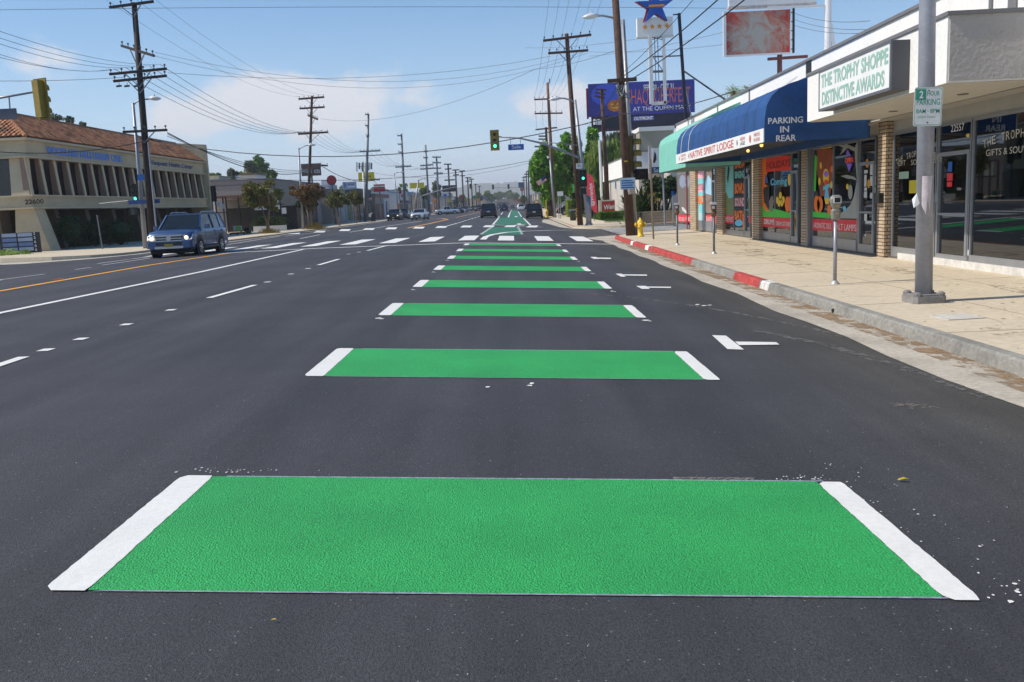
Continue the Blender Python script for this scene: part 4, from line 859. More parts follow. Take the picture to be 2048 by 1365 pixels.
# star sign
SY=42.0; p=at(1320,208,SY); t=thing('star_sign',(p.x,SY,5.1),'blue star on white box with four orange stars, on a white frame above the roof','sign')
mb,x0,x1,z0,z1=panel((1274,35),(1346,72),SY,.35); mk('sign_box',mb,M['offwhite'],t)
mb=MB(); mb.box(x0-.03,x1+.03,SY-.02,SY+.37,z0-.05,z0); mk('box_edge',mb,M['wht2'],t)
def starpts(cx,cy,R1,R2,Y,rot=0,n=5): return [at(cx+(R1 if k%2==0 else R2)*math.sin(rot+math.pi*k/n),cy-(R1 if k%2==0 else R2)*math.cos(rot+math.pi*k/n),Y) for k in range(2*n)]
mb=MB(); mb.prism([(q.x,SY-.25,q.z) for q in starpts(1310,15,37,13.5,SY,-.05)],(0,.22,0)); mk('star',mb,PM('star_blue',(.015,.09,.42),var=.04),t)
mb=MB(); mb.prism([(q.x-.06,SY-.02,q.z) for q in starpts(1309,14,39,14.5,SY,-.05)],(0,.10,0)); mk('star_edge',mb,PM('red_edge',(.5,.06,.08)),t)
for cx_ in (1290,1304.5,1319,1334): mb=MB(); mb.prism([(q.x,SY-.03,q.z) for q in starpts(cx_,55-(cx_-1290)*.06,6,2.4,SY,-.05)],(0,.03,0)); mk('small_star',mb,PM('orange_star',(.75,.28,.01)),t)
a=at(1296,17,SY); b_=at(1327,15,SY); mb=MB(); mb.box(a.x,b_.x,SY-.27,SY-.25,a.z,a.z+.09); mk('orange_band',mb,PM('orange_star',(.75,.28,.01)),t)
def bx(px,py,Y=SY): q=at(px,py,Y); return Vector((q.x,Y,q.z))
mb=MB()
for px,w_ in ((1300,.17),(1327,.14)): mb.bar(bx(px,72),bx(px+3.5,208),w_)
mb.bar(bx(1303,208),bx(1332,206),.14); mk('upright',mb,M['wht2'],t)
mb=MB()
for px in (1309,1315): mb.bar(bx(px,74),bx(px+4,205),.03)
mb.bar(bx(1302,114),bx(1327,113),.06); mb.bar(bx(1304,144),bx(1328,143),.10); mb.bar(bx(1302,74),bx(1325,80),.03); mb.bar(bx(1325,74),bx(1303,80),.03); mb.bar(bx(1303,110),bx(1326,142),.03); mk('lattice',mb,M['steeldk'],t)
t=thing('sign_mast',bx(1371,240),'dark steel mast with braces standing right of the star sign','mast')
mb=MB(); mb.bar(bx(1358,27),bx(1372,238),.13); mb.bar(bx(1346,30),bx(1359,29),.05); mb.bar(bx(1310,114),bx(1363,112),.05); mk('mast',mb,PM('navy_steel',(.012,.014,.035)),t)
mb=MB(); mb.bar(bx(1364,140),Vector((bx(1437,206).x,SY-2,bx(1437,206,SY-2).z)),.06); mk('brace',mb,PM('navy_steel',(.012,.014,.035)),t)
mb=MB(); mb.bar(bx(1364,142),bx(1383,236),.05); mk('brace',mb,M['steel'],t)
# billboard
BY=115.0; p=at(1284,280,BY); t=thing('billboard',(p.x,BY,0),'large blue Halloween billboard with carved pumpkin behind the trees','billboard')
a=at(1176,170,BY); b_=at(1389,162,BY); sl_=Vector((b_.x-a.x,0,0)); z1=(a.z+b_.z)/2+.15; z0=at(1290,229,BY).z; XA,XB=a.x,b_.x
mb=MB(); mb.box(XA,XB,BY,BY+.4,z0,z1); mk('board',mb,PM('billboard_blue',(.025,.032,.26),var=.25,scale=.15),t)
mb=MB(); mb.box(XA-.25,XA-.02,BY+.1,BY+.5,z0-.2,z1-.5); mk('edge',mb,PM('dark_red_edge',(.20,.01,.05)),t)
mb=MB(); mb.box(XA+.3,XB-.6,BY+.1,BY+.3,z0-1.9,z0); mk('apron',mb,PM('navy_steel',(.012,.014,.035)),t)
mb=MB(); mb.box(XA,XB,BY-1.0,BY-.9,z0-2.0,z0-1.9); mb.box(XA,XB,BY-.3,BY-.2,z0-1.85,z0-1.7)
for k in range(7): x=XA+.1+k*(XB-XA-.2)/6; mb.bar((x,BY-1,z0-1.95),(x,BY+.2,z0-1.6),.12)
mk('catwalk',mb,PM('catwalk_steel',(.06,.02,.04)),t)
mb=MB(); mb.tube([(at(1283,260,BY).x,BY+1,-.1),(at(1281,240,BY).x,BY+1,z0-1.6)],.62,20); mk('column',mb,PM('tan_column',(.40,.33,.24)),t)
def bt(s,px0,px1,py,h,mat,**k): u=at(px0,py,BY); v_=at(px1,py,BY); text(s,'lettering',t,mat,(u.x,BY,at((px0+px1)/2,py,BY).z),XF,UP,h,v_.x-u.x,lift=.02,**k)
bt('SEPT 28 - OCT 31',1287,1347,180,.72,M['white'],bold=.02); PO=PM('orange_violet_lettering',(.60,.15,.12),var=.5,scale=.8); bt('SHAQTOBERFEST',1255,1381,212,2.2,PO,bold=.0); bt('AT THE QUEEN MARY',1266,1382,222,.62,M['white'])
zz=at(1285,238,BY).z; _u=at(1266,240,BY); _v=at(1308,240,BY); mb=MB(); mb.box(_u.x,_v.x,BY-.02,BY+.02,at(1287,241.5,BY).z,at(1287,232.5,BY).z); mk('logo_plate',mb,PM('logo_blue',(.08,.10,.35)),t)
text('OUTFRONT','lettering',t,M['white'],(_u.x+.15,BY-.03,at(1287,240.3,BY).z),XF,UP,.42,_v.x-_u.x-.3,bold=.03,lift=.02)
q=at(1230,212,BY); mb=MB()
pk=PM('pumpkin',(.55,.15,.01),var=.4,scale=.6); mb.add([(q.x+1.0*math.cos(a*.5236)*(1),BY-.03,q.z+.75*math.sin(a*.5236)) for a in range(12)],[tuple(range(12))]); mk('pumpkin',mb,pk,t)
mb=MB()
for dx in (-.38,.38): mb.add([(q.x+dx-.2,BY-.05,q.z+.1),(q.x+dx+.2,BY-.05,q.z+.1),(q.x+dx,BY-.05,q.z+.42)],[(0,1,2)])
mb.add([(q.x-.5,BY-.05,q.z-.15),(q.x-.25,BY-.05,q.z-.4),(q.x,BY-.05,q.z-.28),(q.x+.25,BY-.05,q.z-.4),(q.x+.5,BY-.05,q.z-.15),(q.x+.1,BY-.05,q.z-.15),(q.x-.1,BY-.05,q.z-.15)],[tuple(range(7))]); mk('pumpkin_face',mb,PM('glow_yellow',(.8,.5,.05)),t)
q=at(1213,190,BY); mb=MB(); mb.add([(q.x+2.0*math.cos(a*.5236),BY-.015,q.z+1.4*math.sin(a*.5236)) for a in range(12)],[tuple(range(12))]); mk('blue_moon',mb,PM('bright_blue',(.05,.10,.60)),t)
# ---------------------------------------------------------------- lamp pole with parking sign
def zr(x,y=0): return ZR
t=thing('street_lamp',(5.86,12.5,ZR),'thick grey lamp pole with a torn flyer, nearest on the right sidewalk','street lamp')
mb=MB(); mb.tube([(5.86,12.5,ZR+.02),(5.80,12.5,4.4),(5.76,12.5,9.0)],[.118,.105,.085],28); mk('pole',mb,PM('lamp_pole_paint',(.33,.34,.385),rough=.42,metal=.2,var=.10,scale=5,var2=.06,s2=30),t,smooth=True)
mb=MB(); mb.bbox(5.86-.235,5.86+.235,12.27,12.73,ZR,ZR+.10,.05); mb.bbox(5.86-.2,5.86+.2,12.3,12.7,ZR+.10,ZR+.125,.06)
mk('base',mb,PM('base_paint',(.24,.225,.21),rough=.6,var=.25,scale=9,bump=.3,bscale=40),t)
for sx in(-1,1):
    for sy in(-1,1): mb=MB(); mb.lathe((5.86+sx*.165,12.5+sy*.165,ZR+.1),[(.055,0),(.06,.04),(.03,.062)],10); mk('bolt_cover',mb,PM('base_paint'.replace('paint','steel'),(.22,.21,.2),rough=.5,metal=.2,var=.3,scale=12),t)
mb=MB(); r=random.Random(8); pts=[]
for i in range(9):
    a0=-2.25+i*.17; zt=1.68; zb=1.28-.05*(i%2)-(.09 if i in(2,3,6) else 0)+(.08 if i in (4,7) else 0)
    pts.append((5.825+.119*math.cos(a0),12.5+.119*math.sin(a0),zt,zb))
for p,q in zip(pts,pts[1:]): mb.quad((p[0],p[1],p[3]),(q[0],q[1],q[3]),(q[0],q[1],q[2]),(p[0],p[1],p[2]))
mk('torn_flyer',mb,PM('pink_paper',(.62,.54,.54),var=.15,scale=14),t)
mb=MB(); mb.add([(5.69,12.42,1.45),(5.72,12.40,1.30),(5.64,12.40,1.24),(5.63,12.44,1.36)],[(0,1,2,3)]); mk('torn_scrap',mb,M['white'],t)
t=thing('parking_sign',(5.79,12.36,2.37),'white and green two hour parking sign strapped to the near lamp pole','sign')
cx_=5.79;zc=2.62;w2,h2=.195,.262
ro=Matrix.Rotation(R(1.5),3,'Y')
pts=[]
for sx,sz,a0 in((1,1,0),(-1,1,90),(-1,-1,180),(1,-1,270)):
    for k in range(5):
        a=R(a0+k*22.5); v=Vector((sx*(w2-.035)+.035*math.cos(a),0,sz*(h2-.035)+.035*math.sin(a))); pts.append(ro@v+Vector((cx_,12.37,zc)))
mb=MB(); mb.prism(pts,(0,.006,0)); mk('plate',mb,PM('reflective_white',(.74,.75,.72),rough=.4,var=.05,scale=9),t)
GS=PM('sign_green',(.02,.30,.20),rough=.4,var=.08,scale=20)
def sp_(x,z): return ro@Vector((x,0,z))+Vector((cx_,12.368,zc))
mb=MB(); inn=[(p-Vector((cx_,12.37,zc))) for p in pts]; 
o_=[Vector((cx_,12.367,zc))+v*.955 for v in inn]; i_=[Vector((cx_,12.367,zc))+v*.93 for v in inn]
for k in range(len(o_)): mb.quad(o_[k],o_[(k+1)%len(o_)],i_[(k+1)%len(o_)],i_[k])
mk('border',mb,GS,t)
mb=MB(); mb.quad(sp_(-.175,.09),sp_(-.035,.09),sp_(-.035,.235),sp_(-.175,.235)); mk('green_square',mb,GS,t)
xd=ro@Vector((1,0,0)); ud=ro@Vector((0,0,1))
def st_(s,x,z,h,w_,m=GS,b=.006,l=.002): text(s,'lettering',t,m,sp_(x,z),xd,ud,h,w_,bold=b,lift=l)
st_('2',-.13,.112,.10,.055,M['white'],.03,.004); st_('HOUR',-.02,.145,.062,.17); st_('PARKING',-.16,.02,.085,.32); st_('8AM',-.16,-.09,.06,.13); st_('TO',-.015,-.07,.02,.03,b=.0); st_('8PM',.03,-.09,.06,.13); st_('EXCEPT SUNDAY',-.13,-.155,.024,.24,b=0)
for z in (.215,-.215): mb=MB(); mb.lathe(sp_(.0,z),[(.012,0),(.012,.006)],8,axis=(0,-1,0)); mk('bolt',mb,M['steeldk'],t)
# ---------------------------------------------------------------- parking meters
def meter(p,kind,label,htop):
    t=thing('parking_meter',p,label,'parking meter','parking meters along the right kerb')
    x,y,z=p; hb=htop-.44
    mb=MB(); mb.lathe((x,y,z),[(.085,0),(.08,.015),(.05,.045),(.034,.07)],16); mk('base_flange',mb,PM('light_steel',(.5,.49,.48),rough=.4,metal=.5,var=.1),t,smooth=True)
    mb=MB(); mb.tube([(x,y,z+.02),(x,y,z+hb)],.032,14); mk('post',mb,M['steel'] if kind==0 else M['steeldk'],t,smooth=True)
    zz=z+hb
    prof=[(.055,.0),(.075,.02),(.082,.16),(.055,.19),(.06,.20),(.098,.30),(.10,.36),(.085,.405),(.05,.43)] if kind==0 else [(.035,0),(.07,.04),(.085,.11),(.06,.17),(.055,.19),(.075,.21),(.08,.33),(.10,.335),(.095,.38),(.05,.41)]
    mb=MB(); n=16; 
    rings=[]
    for r_,h in prof:
        rings.append([(x+r_*(abs(math.cos(a))**.6)*(1 if math.cos(a)>0 else -1),y+r_*.72*(abs(math.sin(a))**.6)*(1 if math.sin(a)>0 else -1),zz+h) for a in [6.2832*k/n for k in range(n)]])
    vs=[v for rr in rings for v in rr]; k=len(rings)
    mb.add(vs,[(i*n+j,i*n+(j+1)%n,(i+1)*n+(j+1)%n,(i+1)*n+j) for i in range(k-1) for j in range(n)]+[tuple(range(n))[::-1],tuple((k-1)*n+j for j in range(n))])
    mk('head',mb,PM('meter_taupe',(.26,.25,.215),rough=.45,metal=.2,var=.08) if kind==0 else PM('meter_bronze',(.16,.10,.06),rough=.4,metal=.4,var=.15),t,smooth=False)
    if kind==0:
        mb=MB(); mb.box(x-.052,x+.055,y-.082,y-.072,zz+.30,zz+.385); mk('display',mb,M['black'],t)
        mb=MB()
        for q in((-.062,-.052,.29,.395),(.055,.065,.29,.395),(-.052,.055,.29,.30),(-.052,.055,.385,.395)): mb.box(x+q[0],x+q[1],y-.088,y-.07,zz+q[2],zz+q[3])
        mk('display_frame',mb,M['wht2'],t)
        mb=MB(); mb.box(x-.015,x+.03,y-.072,y-.066,zz+.235,zz+.25); mb.box(x-.02,x+.025,y-.066,y-.06,zz+.10,zz+.115); mk('yellow_label',mb,M['yellow'],t)
    else:
        mb=MB(); mb.box(x-.09,x+.09,y-.075,y+.075,zz+.345,zz+.385); mb.box(x-.075,x+.06,y-.06,y+.06,zz+.385,zz+.415); mk('dome',mb,M['wht2'],t)
        mb=MB(); mb.box(x-.06,x+.02,y-.066,y-.058,zz+.23,zz+.31); mk('card_panel',mb,M['wht2'],t)
        mb=MB(); mb.sphere((x,y,zz+.09),.088,.075,.07,10,6); mk('coin_vault',mb,PM('meter_rust',(.20,.10,.03),rough=.5,metal=.2,var=.3,scale=20),t,smooth=True)
    return t
def zat(px,py,Y): return at(px,py,Y).z
meter(Vector((5.66,15.45,ZR)),0,'grey single head parking meter nearest the lamp pole',zat(1677,389,15.45)-ZR)
meter(Vector((5.72,25.1,ZR)),1,'parking meter with white dome top, middle of the three',zat(1427,403,25.1)-ZR)
meter(Vector((5.70,30.6,ZR)),1,'bronze parking meter with white top, farthest, beside the yellow hydrant',zat(1349,405,30.6)-ZR)
# hydrant
hx,hy=5.6,38.8; t=thing('fire_hydrant',(hx,hy,ZR),'yellow fire hydrant beside the dark wood pole at the corner','fire hydrant')
hh=(zat(1281,436,hy)-ZR); k=hh/.88
mb=MB(); mb.lathe((hx,hy,ZR),[(.17,0),(.17,.04),(.12,.06),(.115,.42*k),(.155,.44*k),(.155,.49*k),(.13,.5*k),(.15,.62*k),(.12,.72*k),(.06,.80*k),(.035,.81*k),(.035,.88*k)],14); mk('barrel',mb,M['yellow'],t,smooth=True)
mb=MB()
for dx,dy in((1,0),(-1,0),(0,-1)): mb.lathe((hx+dx*.1,hy+dy*.1,ZR+.57*k),[(.075,0),(.075,.09),(.09,.09),(.09,.13),(.03,.13),(.03,.16)],10,axis=(dx,dy,0))
mk('outlet_cap',mb,M['yellow'],t,smooth=True)
for a in range(8): pass
mb=MB()
for a in range(8): mb.lathe((hx+.135*math.cos(a*.785),hy+.135*math.sin(a*.785),ZR+.49*k),[(.018,0),(.018,.03)],6)
mk('flange_bolts',mb,M['sigyellow'],t)
# thin sign post
t=thing('bare_post',(5.7,35.85,ZR),'thin brown square post right of the hydrant','post')
mb=MB(); q=at(1301,318,35.85); mb.bar((5.7,35.85,ZR),(q.x,35.85,q.z),.065); mk('post',mb,PM('brown_post',(.30,.21,.14),var=.15,scale=6),t)
# ---------------------------------------------------------------- utility poles
POLES={}
def upole(key,base,top,r0,r1,mat,label,arms,braces=True,ins=True,n=12,Y=None,group=None,arm_mat=None,aw=.13,basez=None,name='utility_pole'):
    Y=Y or base[1]; b_=Vector(base); T=at(top[0],top[1],Y) if len(top)==2 else Vector(top); T.y=Y
    t=thing(name,b_,label,'utility pole',group)
    mb=MB(); mb.tube([b_,b_.lerp(T,.5),T],[r0,(r0+r1)/2,r1],n); mk('shaft',mb,mat,t,smooth=True)
    P=[]
    for (x0,y0,x1,y1,*dd) in arms:
        d0,d1=(dd+[0,0])[:2] if dd else (0,0)
        a=at(x0,y0,Y+d0); c=at(x1,y1,Y+d1); mb=MB(); s=Vector((0,-r1-.05,0)) if not (d0 or d1) else Vector((0,0,0)); a+=s; c+=s
        mb.bar(a,c,aw*.8,aw); ar=mk('crossarm',mb,arm_mat or mat,t); P.append((a,c))
        L_=(c-a).length
        if ins:
            mb=MB(); k=max(2,min(6,int(L_/.42)))
            for i in range(k):
                q=a.lerp(c,.03+.94*i/(k-1)); mb.lathe(q+Vector((0,0,aw/2)),[(.02,0),(.02,.1),(.055,.11),(.055,.17),(.03,.2)],6)
            mk('insulators',mb,M['insul'],ar)
        if braces and L_>1.2:
            mid=(b_.lerp(T,max(0,min(1,((a.z+c.z)/2-b_.z)/(T.z-b_.z))))); mb=MB()
            for e in (a.lerp(c,.28),a.lerp(c,.72)): mb.bar(e+Vector((0,-.05,-aw/2)),mid+Vector((0,-r1-.05,-L_*.26)),.045)
            mk('brace',mb,M['steeldk'],ar)
    POLES[key]=(t,P,b_,T); return t
LP1=(-20.2,49.0,ZL)
t=upole('L1',LP1,(268,6),.21,.14,M['wooddk'],'tall dark wooden pole with many crossarms beside the left corner building',[(222,17,310,5),(243,92,308,112,1.1,-1.1),(222,150,336,139),(230,164,336,153),(249,265,337,261)])
mb=MB(); a=at(297,285,48.8); mb.tube([(LP1[0]+.35,48.75,ZL),(a.x,48.75,a.z)],.05,8); mk('conduit',mb,M['steel'],t)
mb=MB()
for px in (238,254,273): q=at(px,173,48.9); mb.bar(q+Vector((-.14,0,0)),q+Vector((.14,0,.02)),.09); mb.tube([q,q+Vector((.03,0,.2))],.015,5)
mk('hanging_insulators',mb,M['insul'],t)
upole('L2',(-24.6,105,ZL),(624,192),.2,.14,M['wood'],'dark wooden pole behind the wine sign on the left pavement',[(598,199,649,195),(600,218,650,215),(616,231,635,239,1.5,-1.5),(597,269,657,265),(642,331,656,332)],aw=.2)
upole('L3',(-22.2,132,ZL),(737,228),.26,.14,M['steeldk'],'slim grey steel pole beside the cell antennas, left side',[(731,230,737,229),(731,252,738,252),(733,273,739,273),(720,304,761,302),(742,360,760,360)],braces=False,arm_mat=M['steeldk'],aw=.2)
upole('L4',(-19.6,160,ZL),(803,268),.26,.15,M['steeldk'],'grey steel pole with three short side arms, left kerb of the far block',[(795,272,803,272),(796,289,804,289),(797,305,805,305),(791,335,823,333)],braces=False,aw=.22)
for i,(bx_,by_,tx,ty,Y,arms) in enumerate([(858,419,851,290,190,[(841,332,867,330),(841,339,867,337),(848,303,856,303),(847,316,856,316)]),(878,417,873,314,220,[(865,315,882,315),(865,326,882,326),(867,337,882,337),(868,347,886,347)]),(901,414,896,328,255,[(888,329,903,329),(890,339,903,338),(889,361,910,360)]),(914,412,911,340,290,[(905,341,919,340),(906,351,918,350)]),(927,410,924,342,330,[(919,343,930,342),(920,352,930,352)]),(938,409,935,355,380,[(930,356,943,356),(931,363,941,363)]),(945,409,942.5,358,430,[(938,359,948,359)]),(953,408,951,368,520,[(947,369,955,369)]),(960,408,958.5,372,600,[(955,373,962,373)])]):
    b0=at(bx_,by_,Y); upole('L%d'%(5+i),(b0.x,Y,-.1),(tx,ty),.25+.02*i,.18+.02*i,M['steeldk'] if i<2 else M['wooddk'],'far utility pole number %s in the row receding down the left side'%['one','two','three','four','five','six','seven','eight','nine'][i],arms,braces=False,ins=i<2,n=7,aw=.28+.03*i,group='utility poles receding on the left')
t=upole('R1',(5.40,40.6,ZR),(1227,-60),.215,.15,M['wood'],'massive brown wooden pole with a blue notice at the right corner',[(1214,164,1272,160)],aw=.16,ins=False)
mb=MB(); 
for k in range(9):
    q=at(1240+k*.6,168+k*3.2,40.2); mb.tube([q+Vector((random.uniform(-.25,.3),0,0)),q+Vector((random.uniform(-.2,.4),-.05,-.12))],.03,5)
mk('cable_clutter',mb,M['steeldk'],t)
mb=MB(); a=at(1232,170,40.3); b_=at(1244,193,40.3); c=at(1250,170,40.3); mb.bar(a,b_,.05); mb.bar(c,b_,.05); mk('brace',mb,M['wht2'],t)
mb=MB(); q=at(1258,378,40.6); mb.tube([(q.x,40.6,q.z),(q.x+.03,40.6,q.z-.25)],.222,16); mk('paper_band',mb,PM('torn_paper',(.55,.45,.4),var=.4,scale=14),t)
mb=MB(); q=at(1252,323,40.37); mb.box(q.x-.07,q.x+.07,40.3,40.4,q.z-.02,q.z+.02); mk('yellow_tag',mb,M['yellow'],t)
t=thing('notice_sign',at(1256,380,40.3),'blue and white notice plate on the big brown pole','sign'); mb,x0,x1,z0,z1=panel((1240,356),(1271,379),40.28,.02); mk('plate',mb,PM('pale_blue_plate',(.45,.60,.72),var=.15,scale=9),t)
mb=MB(); 
for k in range(4): mb.box(x0+.06,x1-.06-.07*(k%2),40.27,40.28,z0+.05+k*.105,z0+.10+k*.105)
mk('printed_lines',mb,M['blue'],t)
t=upole('R2',(4.75,62.4,ZR),(1133,68),.21,.14,M['wood'],'brown wooden pole with two long crossarms left of the signal, right side',[(1086,83,1182,71),(1096,108,1176,102)],aw=.15)
mb=MB()
for k,px in enumerate((1153,1154,1152.5,1153.5,1154,1152.5)): q=at(px,420+4.6*k-2,62.1); mb.box(q.x-.06,q.x+.04,62.1,62.2,q.z-.03,q.z+.03)
mk('yellow_tag',mb,M['yellow'],t)
t=upole('R3',(4.9,104,ZR),(1095,166),.24,.15,M['wood2'],'orange brown pole by the flag lamp, right side before the taxi',[(1068,200,1115,198),(1069,228,1125,227)],braces=False,arm_mat=M['wood'],aw=.16)
mb=MB(); q=at(1097,163,104); mb.tube([at(1095,172,104),at(1099,163,104),at(1099,158,104)],.06,6); mk('top_pin',mb,M['insul'],t)
upole('R4',(5.5,132,ZR),(1092,255),.25,.17,M['wood'],'dark pole just behind the orange brown pole',[(1071,260,1114,256),(1077,273,1093,273),(1077,279,1093,279),(1069,294,1092,294)],braces=False,ins=False,aw=.2)
t=upole('R5',(9.2,85,ZR),(1203,178),.24,.16,M['wood'],'brown equipment pole in front of the billboard',[(1190,180,1212,181),(1190,186,1210,190),(1189,193,1209,197),(1186,238,1209,236),(1186,252,1210,248)],braces=False,aw=.14,ins=False)
mb=MB()
for px,py,h in ((1189,239,11),(1193,240,10),(1198,239,11),(1201,240,10)): a=at(px,py,84.6); b_=at(px,py+h,84.6); mb.tube([a,b_],.12,6)
mk('transformer',mb,M['wht2'],t)
mb=MB(); a=at(1199,281,84.7); mb.tube([(a.x,84.7,a.z),(at(1204,402,84.7).x,84.7,ZR)],.12,8); mk('riser',mb,M['wht2'],t)
for i,(px,py,ty,Y) in enumerate([(1054,408,345,260),(1049,408,352,330),(1058,406,340,210)]):
    b0=at(px,py,Y); upole('RF%d'%i,(b0.x,Y,-.2),(px-1.5,ty),.22,.16,M['wooddk'],'small far pole at the left edge of the big ficus, %s'%['middle','farthest','nearest'][i],[(px-6,ty+4,px+3,ty+3.5),(px-5,ty+9,px+3,ty+9)],braces=False,ins=False,n=6,aw=.25,group='far poles beside the ficus')
# ---------------------------------------------------------------- street lamps
def lamp(base,pts,head,label,r=(.1,.06),mat=None,head_len=.7,extra=None,name='street_lamp'):
    """pts: pixel points of the shaft and arm at the depth of base"""
    Y=base[1]; t=thing(name,base,label,'street lamp'); m=mat or M['steel']
    top=at(*pts[0],Y); mb=MB(); mb.tube([base,top],[r[0],r[1]],10); mk('pole',mb,m,t,smooth=True)
    P=[at(*p,Y) for p in pts[1:]]
    mb=MB(); mb.tube(P,[r[1]*.6]*len(P),8); mk('arm',mb,m,t,smooth=True)
    h=at(*head,Y); d=(1 if h.x>P[0].x else -1); mb=MB()
    mb.tube([h+Vector((-d*.1,0,.03)),h+Vector((d*.15,0,.02)),h+Vector((d*head_len*.6,0,0)),h+Vector((d*head_len,0,-.02))],[.07,.13,.12,.03],10); mk('lamp_head',mb,M['wht2'],t,smooth=True)
    mb=MB(); mb.lathe(h+Vector((d*.2,0,.1)),[(.05,0),(.05,.12)],6); mk('photocell',mb,M['wht2'],t)
    return t
SL=lamp(Vector((-20.9,49.6,ZL)),[(266,208)],(300,199),'x',) if 0 else None
L1=lamp(Vector((-20.95,49.7,ZL)),[(266,206),(266,212),(272,205),(283,200),(302,198)],(302,198),'pale steel lamp and signal pole beside the tall dark pole on the left corner',r=(.14,.07),head_len=.55)
L2=lamp(Vector((-21.4,89.2,ZL)),[(597,296),(598,300),(602,296),(611,292),(618,290.5)],(618,290.5),'grey lamp with a flag among the trees on the left pavement',r=(.13,.08))
lamp(Vector((-22.8,136,ZL)),[(726,345),(726,345),(730,344)],(729,344),'white lamp post below the cell antennas',r=(.16,.12),mat=M['wht2'],head_len=.2)
L3=lamp(Vector((-19.4,150,ZL)),[(788,347),(788,350),(792,346),(800,344.5)],(800,344.5),'thin grey lamp post between two steel poles, left far block',r=(.12,.09))
lamp(Vector((-19.4,172,ZL)),[(837,360),(837,362),(841,359),(846,358)],(846,358),'pale lamp post behind the white sedan',r=(.2,.14),mat=M['steel'])
L5=lamp(Vector((5.66,40.95,ZR+.0)),[(1246,40),(1241,42),(1222,35),(1205,31.5),(1192,32)],(1192,33),'steel lamp pole standing right behind the big brown pole',r=(.13,.08),head_len=.62)
L6=lamp(Vector((5.25,61.2,ZR)),[(1150,200),(1150,208),(1143,201),(1128,197),(1118,197)],(1118,198),'steel lamp and signal mast pole with mast arm at the far right corner',r=(.17,.09),mat=M['steel'])
L7=lamp(Vector((4.75,99.3,ZR)),[(1100,318),(1100,321),(1098,317),(1097,316)],(1098,316),'lamp post carrying the flag, right side',r=(.16,.10),head_len=.2)
mb=MB(); mb.tube([(5.25,61.2,ZR),(5.25,61.2,1.9)],.20,14); mb.lathe((5.25,61.2,ZR),[(.27,0),(.27,.12)],14); mk('base',mb,M['steel'],L6,smooth=True)
# ---------------------------------------------------------------- traffic signals
LENSG=PM('green_lens',(.08,.95,.55),emit=2.2,rough=.3,var=0); LENSD=PM('dark_lens',(.03,.025,.02),rough=.3,var=.1)
def signal(c,h,rz,label,body='sigyellow',plate='sigyellow',lit=2,cat='traffic light',plat=True,group=None,wk=.36):
    """three-lens head, centre c, height h; faces local -Y"""
    t=thing('traffic_light',c,label,cat,group,rz); t['_w']=(0,0,0)
    w_=h*wk*.62; s=h/3.3
    mb=MB(); mb.bbox(-w_/2,w_/2,-.02,h*.16,-h/2,h/2,.02); mk('housing',mb,M[body],t)
    if plat: mb=MB(); pw=h*.23+.02; mb.bbox(-pw,pw,-.03,-.015,-h*.56,h*.56,.03); mk('backplate',mb,M[plate],t)
    for i in range(3):
        z=h*.315*(1-i); mb=MB(); mb.lathe((0,-.03,z),[(w_*.40,0),(w_*.40,-.02)],14,axis=(0,1,0)); L_=mk('lens',mb,LENSG if i==lit else LENSD,t)
        mb=MB(); n=12; 
        for k in range(n):
            a0=-.5+ (math.pi+1.0)*k/n; a1=-.5+(math.pi+1.0)*(k+1)/n; rr=w_*.48
            mb.quad((rr*math.cos(a0),-.03,z+rr*math.sin(a0)),(rr*math.cos(a1),-.03,z+rr*math.sin(a1)),(rr*math.cos(a1),-h*.20,z+rr*math.sin(a1)-.02),(rr*math.cos(a0),-h*.20,z+rr*math.sin(a0)-.02))
        mk('visor',mb,M[body],t)
    for o in t.children: o['_w']=(0,0,0)
    return t
c=at(989.5,281,60.5); signal(c,1.22,0,'yellow framed signal lit green on the mast arm over the road')
# mast arm of the far right corner
mb=MB(); pts=[at(px,py,Y) for px,py,Y in((1163,318,61.2),(1120,300,61.0),(1080,286,60.8),(1040,277,60.7),(996,274,60.6))]; mb.tube(pts,[.09,.08,.07,.055,.045],10); mb.tube([at(1155,291,61.2),at(1080,284,60.8)],.03,6); mk('mast_arm',mb,M['steel'],L6,smooth=True)
t=thing('street_name_sign',at(1032,300,60.6),'blue hanging street sign reading Sale over the road','sign')
mb,x0,x1,z0,z1=panel((1016,289),(1048,300.5),60.6,.03); mk('plate',mb,M['blue'],t)
text('Sale','lettering',t,M['white'],((x0+x1)/2-.30,60.59,z0+.10),XF,UP,.22,.62,bold=.01,lift=.004); mb=MB(); 
for px in(1021,1041): a=at(px,289,60.65); mb.bar(a,a+Vector((0,0,.42)),.03)
mk('hanger',mb,M['steeldk'],t)
c=at(1166,357,60.9); signal(c+Vector((0,-.1,0)),1.02,R(0),'black signal lit green on the far right corner pole',body='black',plate='black',lit=1)
def pedsig(c,s,label,rz=0):
    t=thing('pedestrian_signal',c,label,'pedestrian signal',None,rz); t['_w']=(0,0,0); mb=MB(); mb.bbox(-s/2,s/2,-.06,s*.45,-s/2,s/2,.02); mk('housing',mb,M['black'],t)
    mb=MB(); mb.box(-s*.4,s*.4,-.065,-.061,-s*.4,s*.4); mk('screen',mb,PM('dark_screen',(.03,.03,.035),rough=.2),t); mb=MB(); mb.box(-s/2,s/2,-.24,-.065,s*.47,s/2); mb.box(-s/2,-s*.47,-.24,-.065,-s/2,s*.47); mb.box(s*.47,s/2,-.24,-.065,-s/2,s*.47); mk('hood',mb,M['black'],t); return t
pedsig(at(1166,383,60.8),.42,'black pedestrian signal below the green light, far right corner')
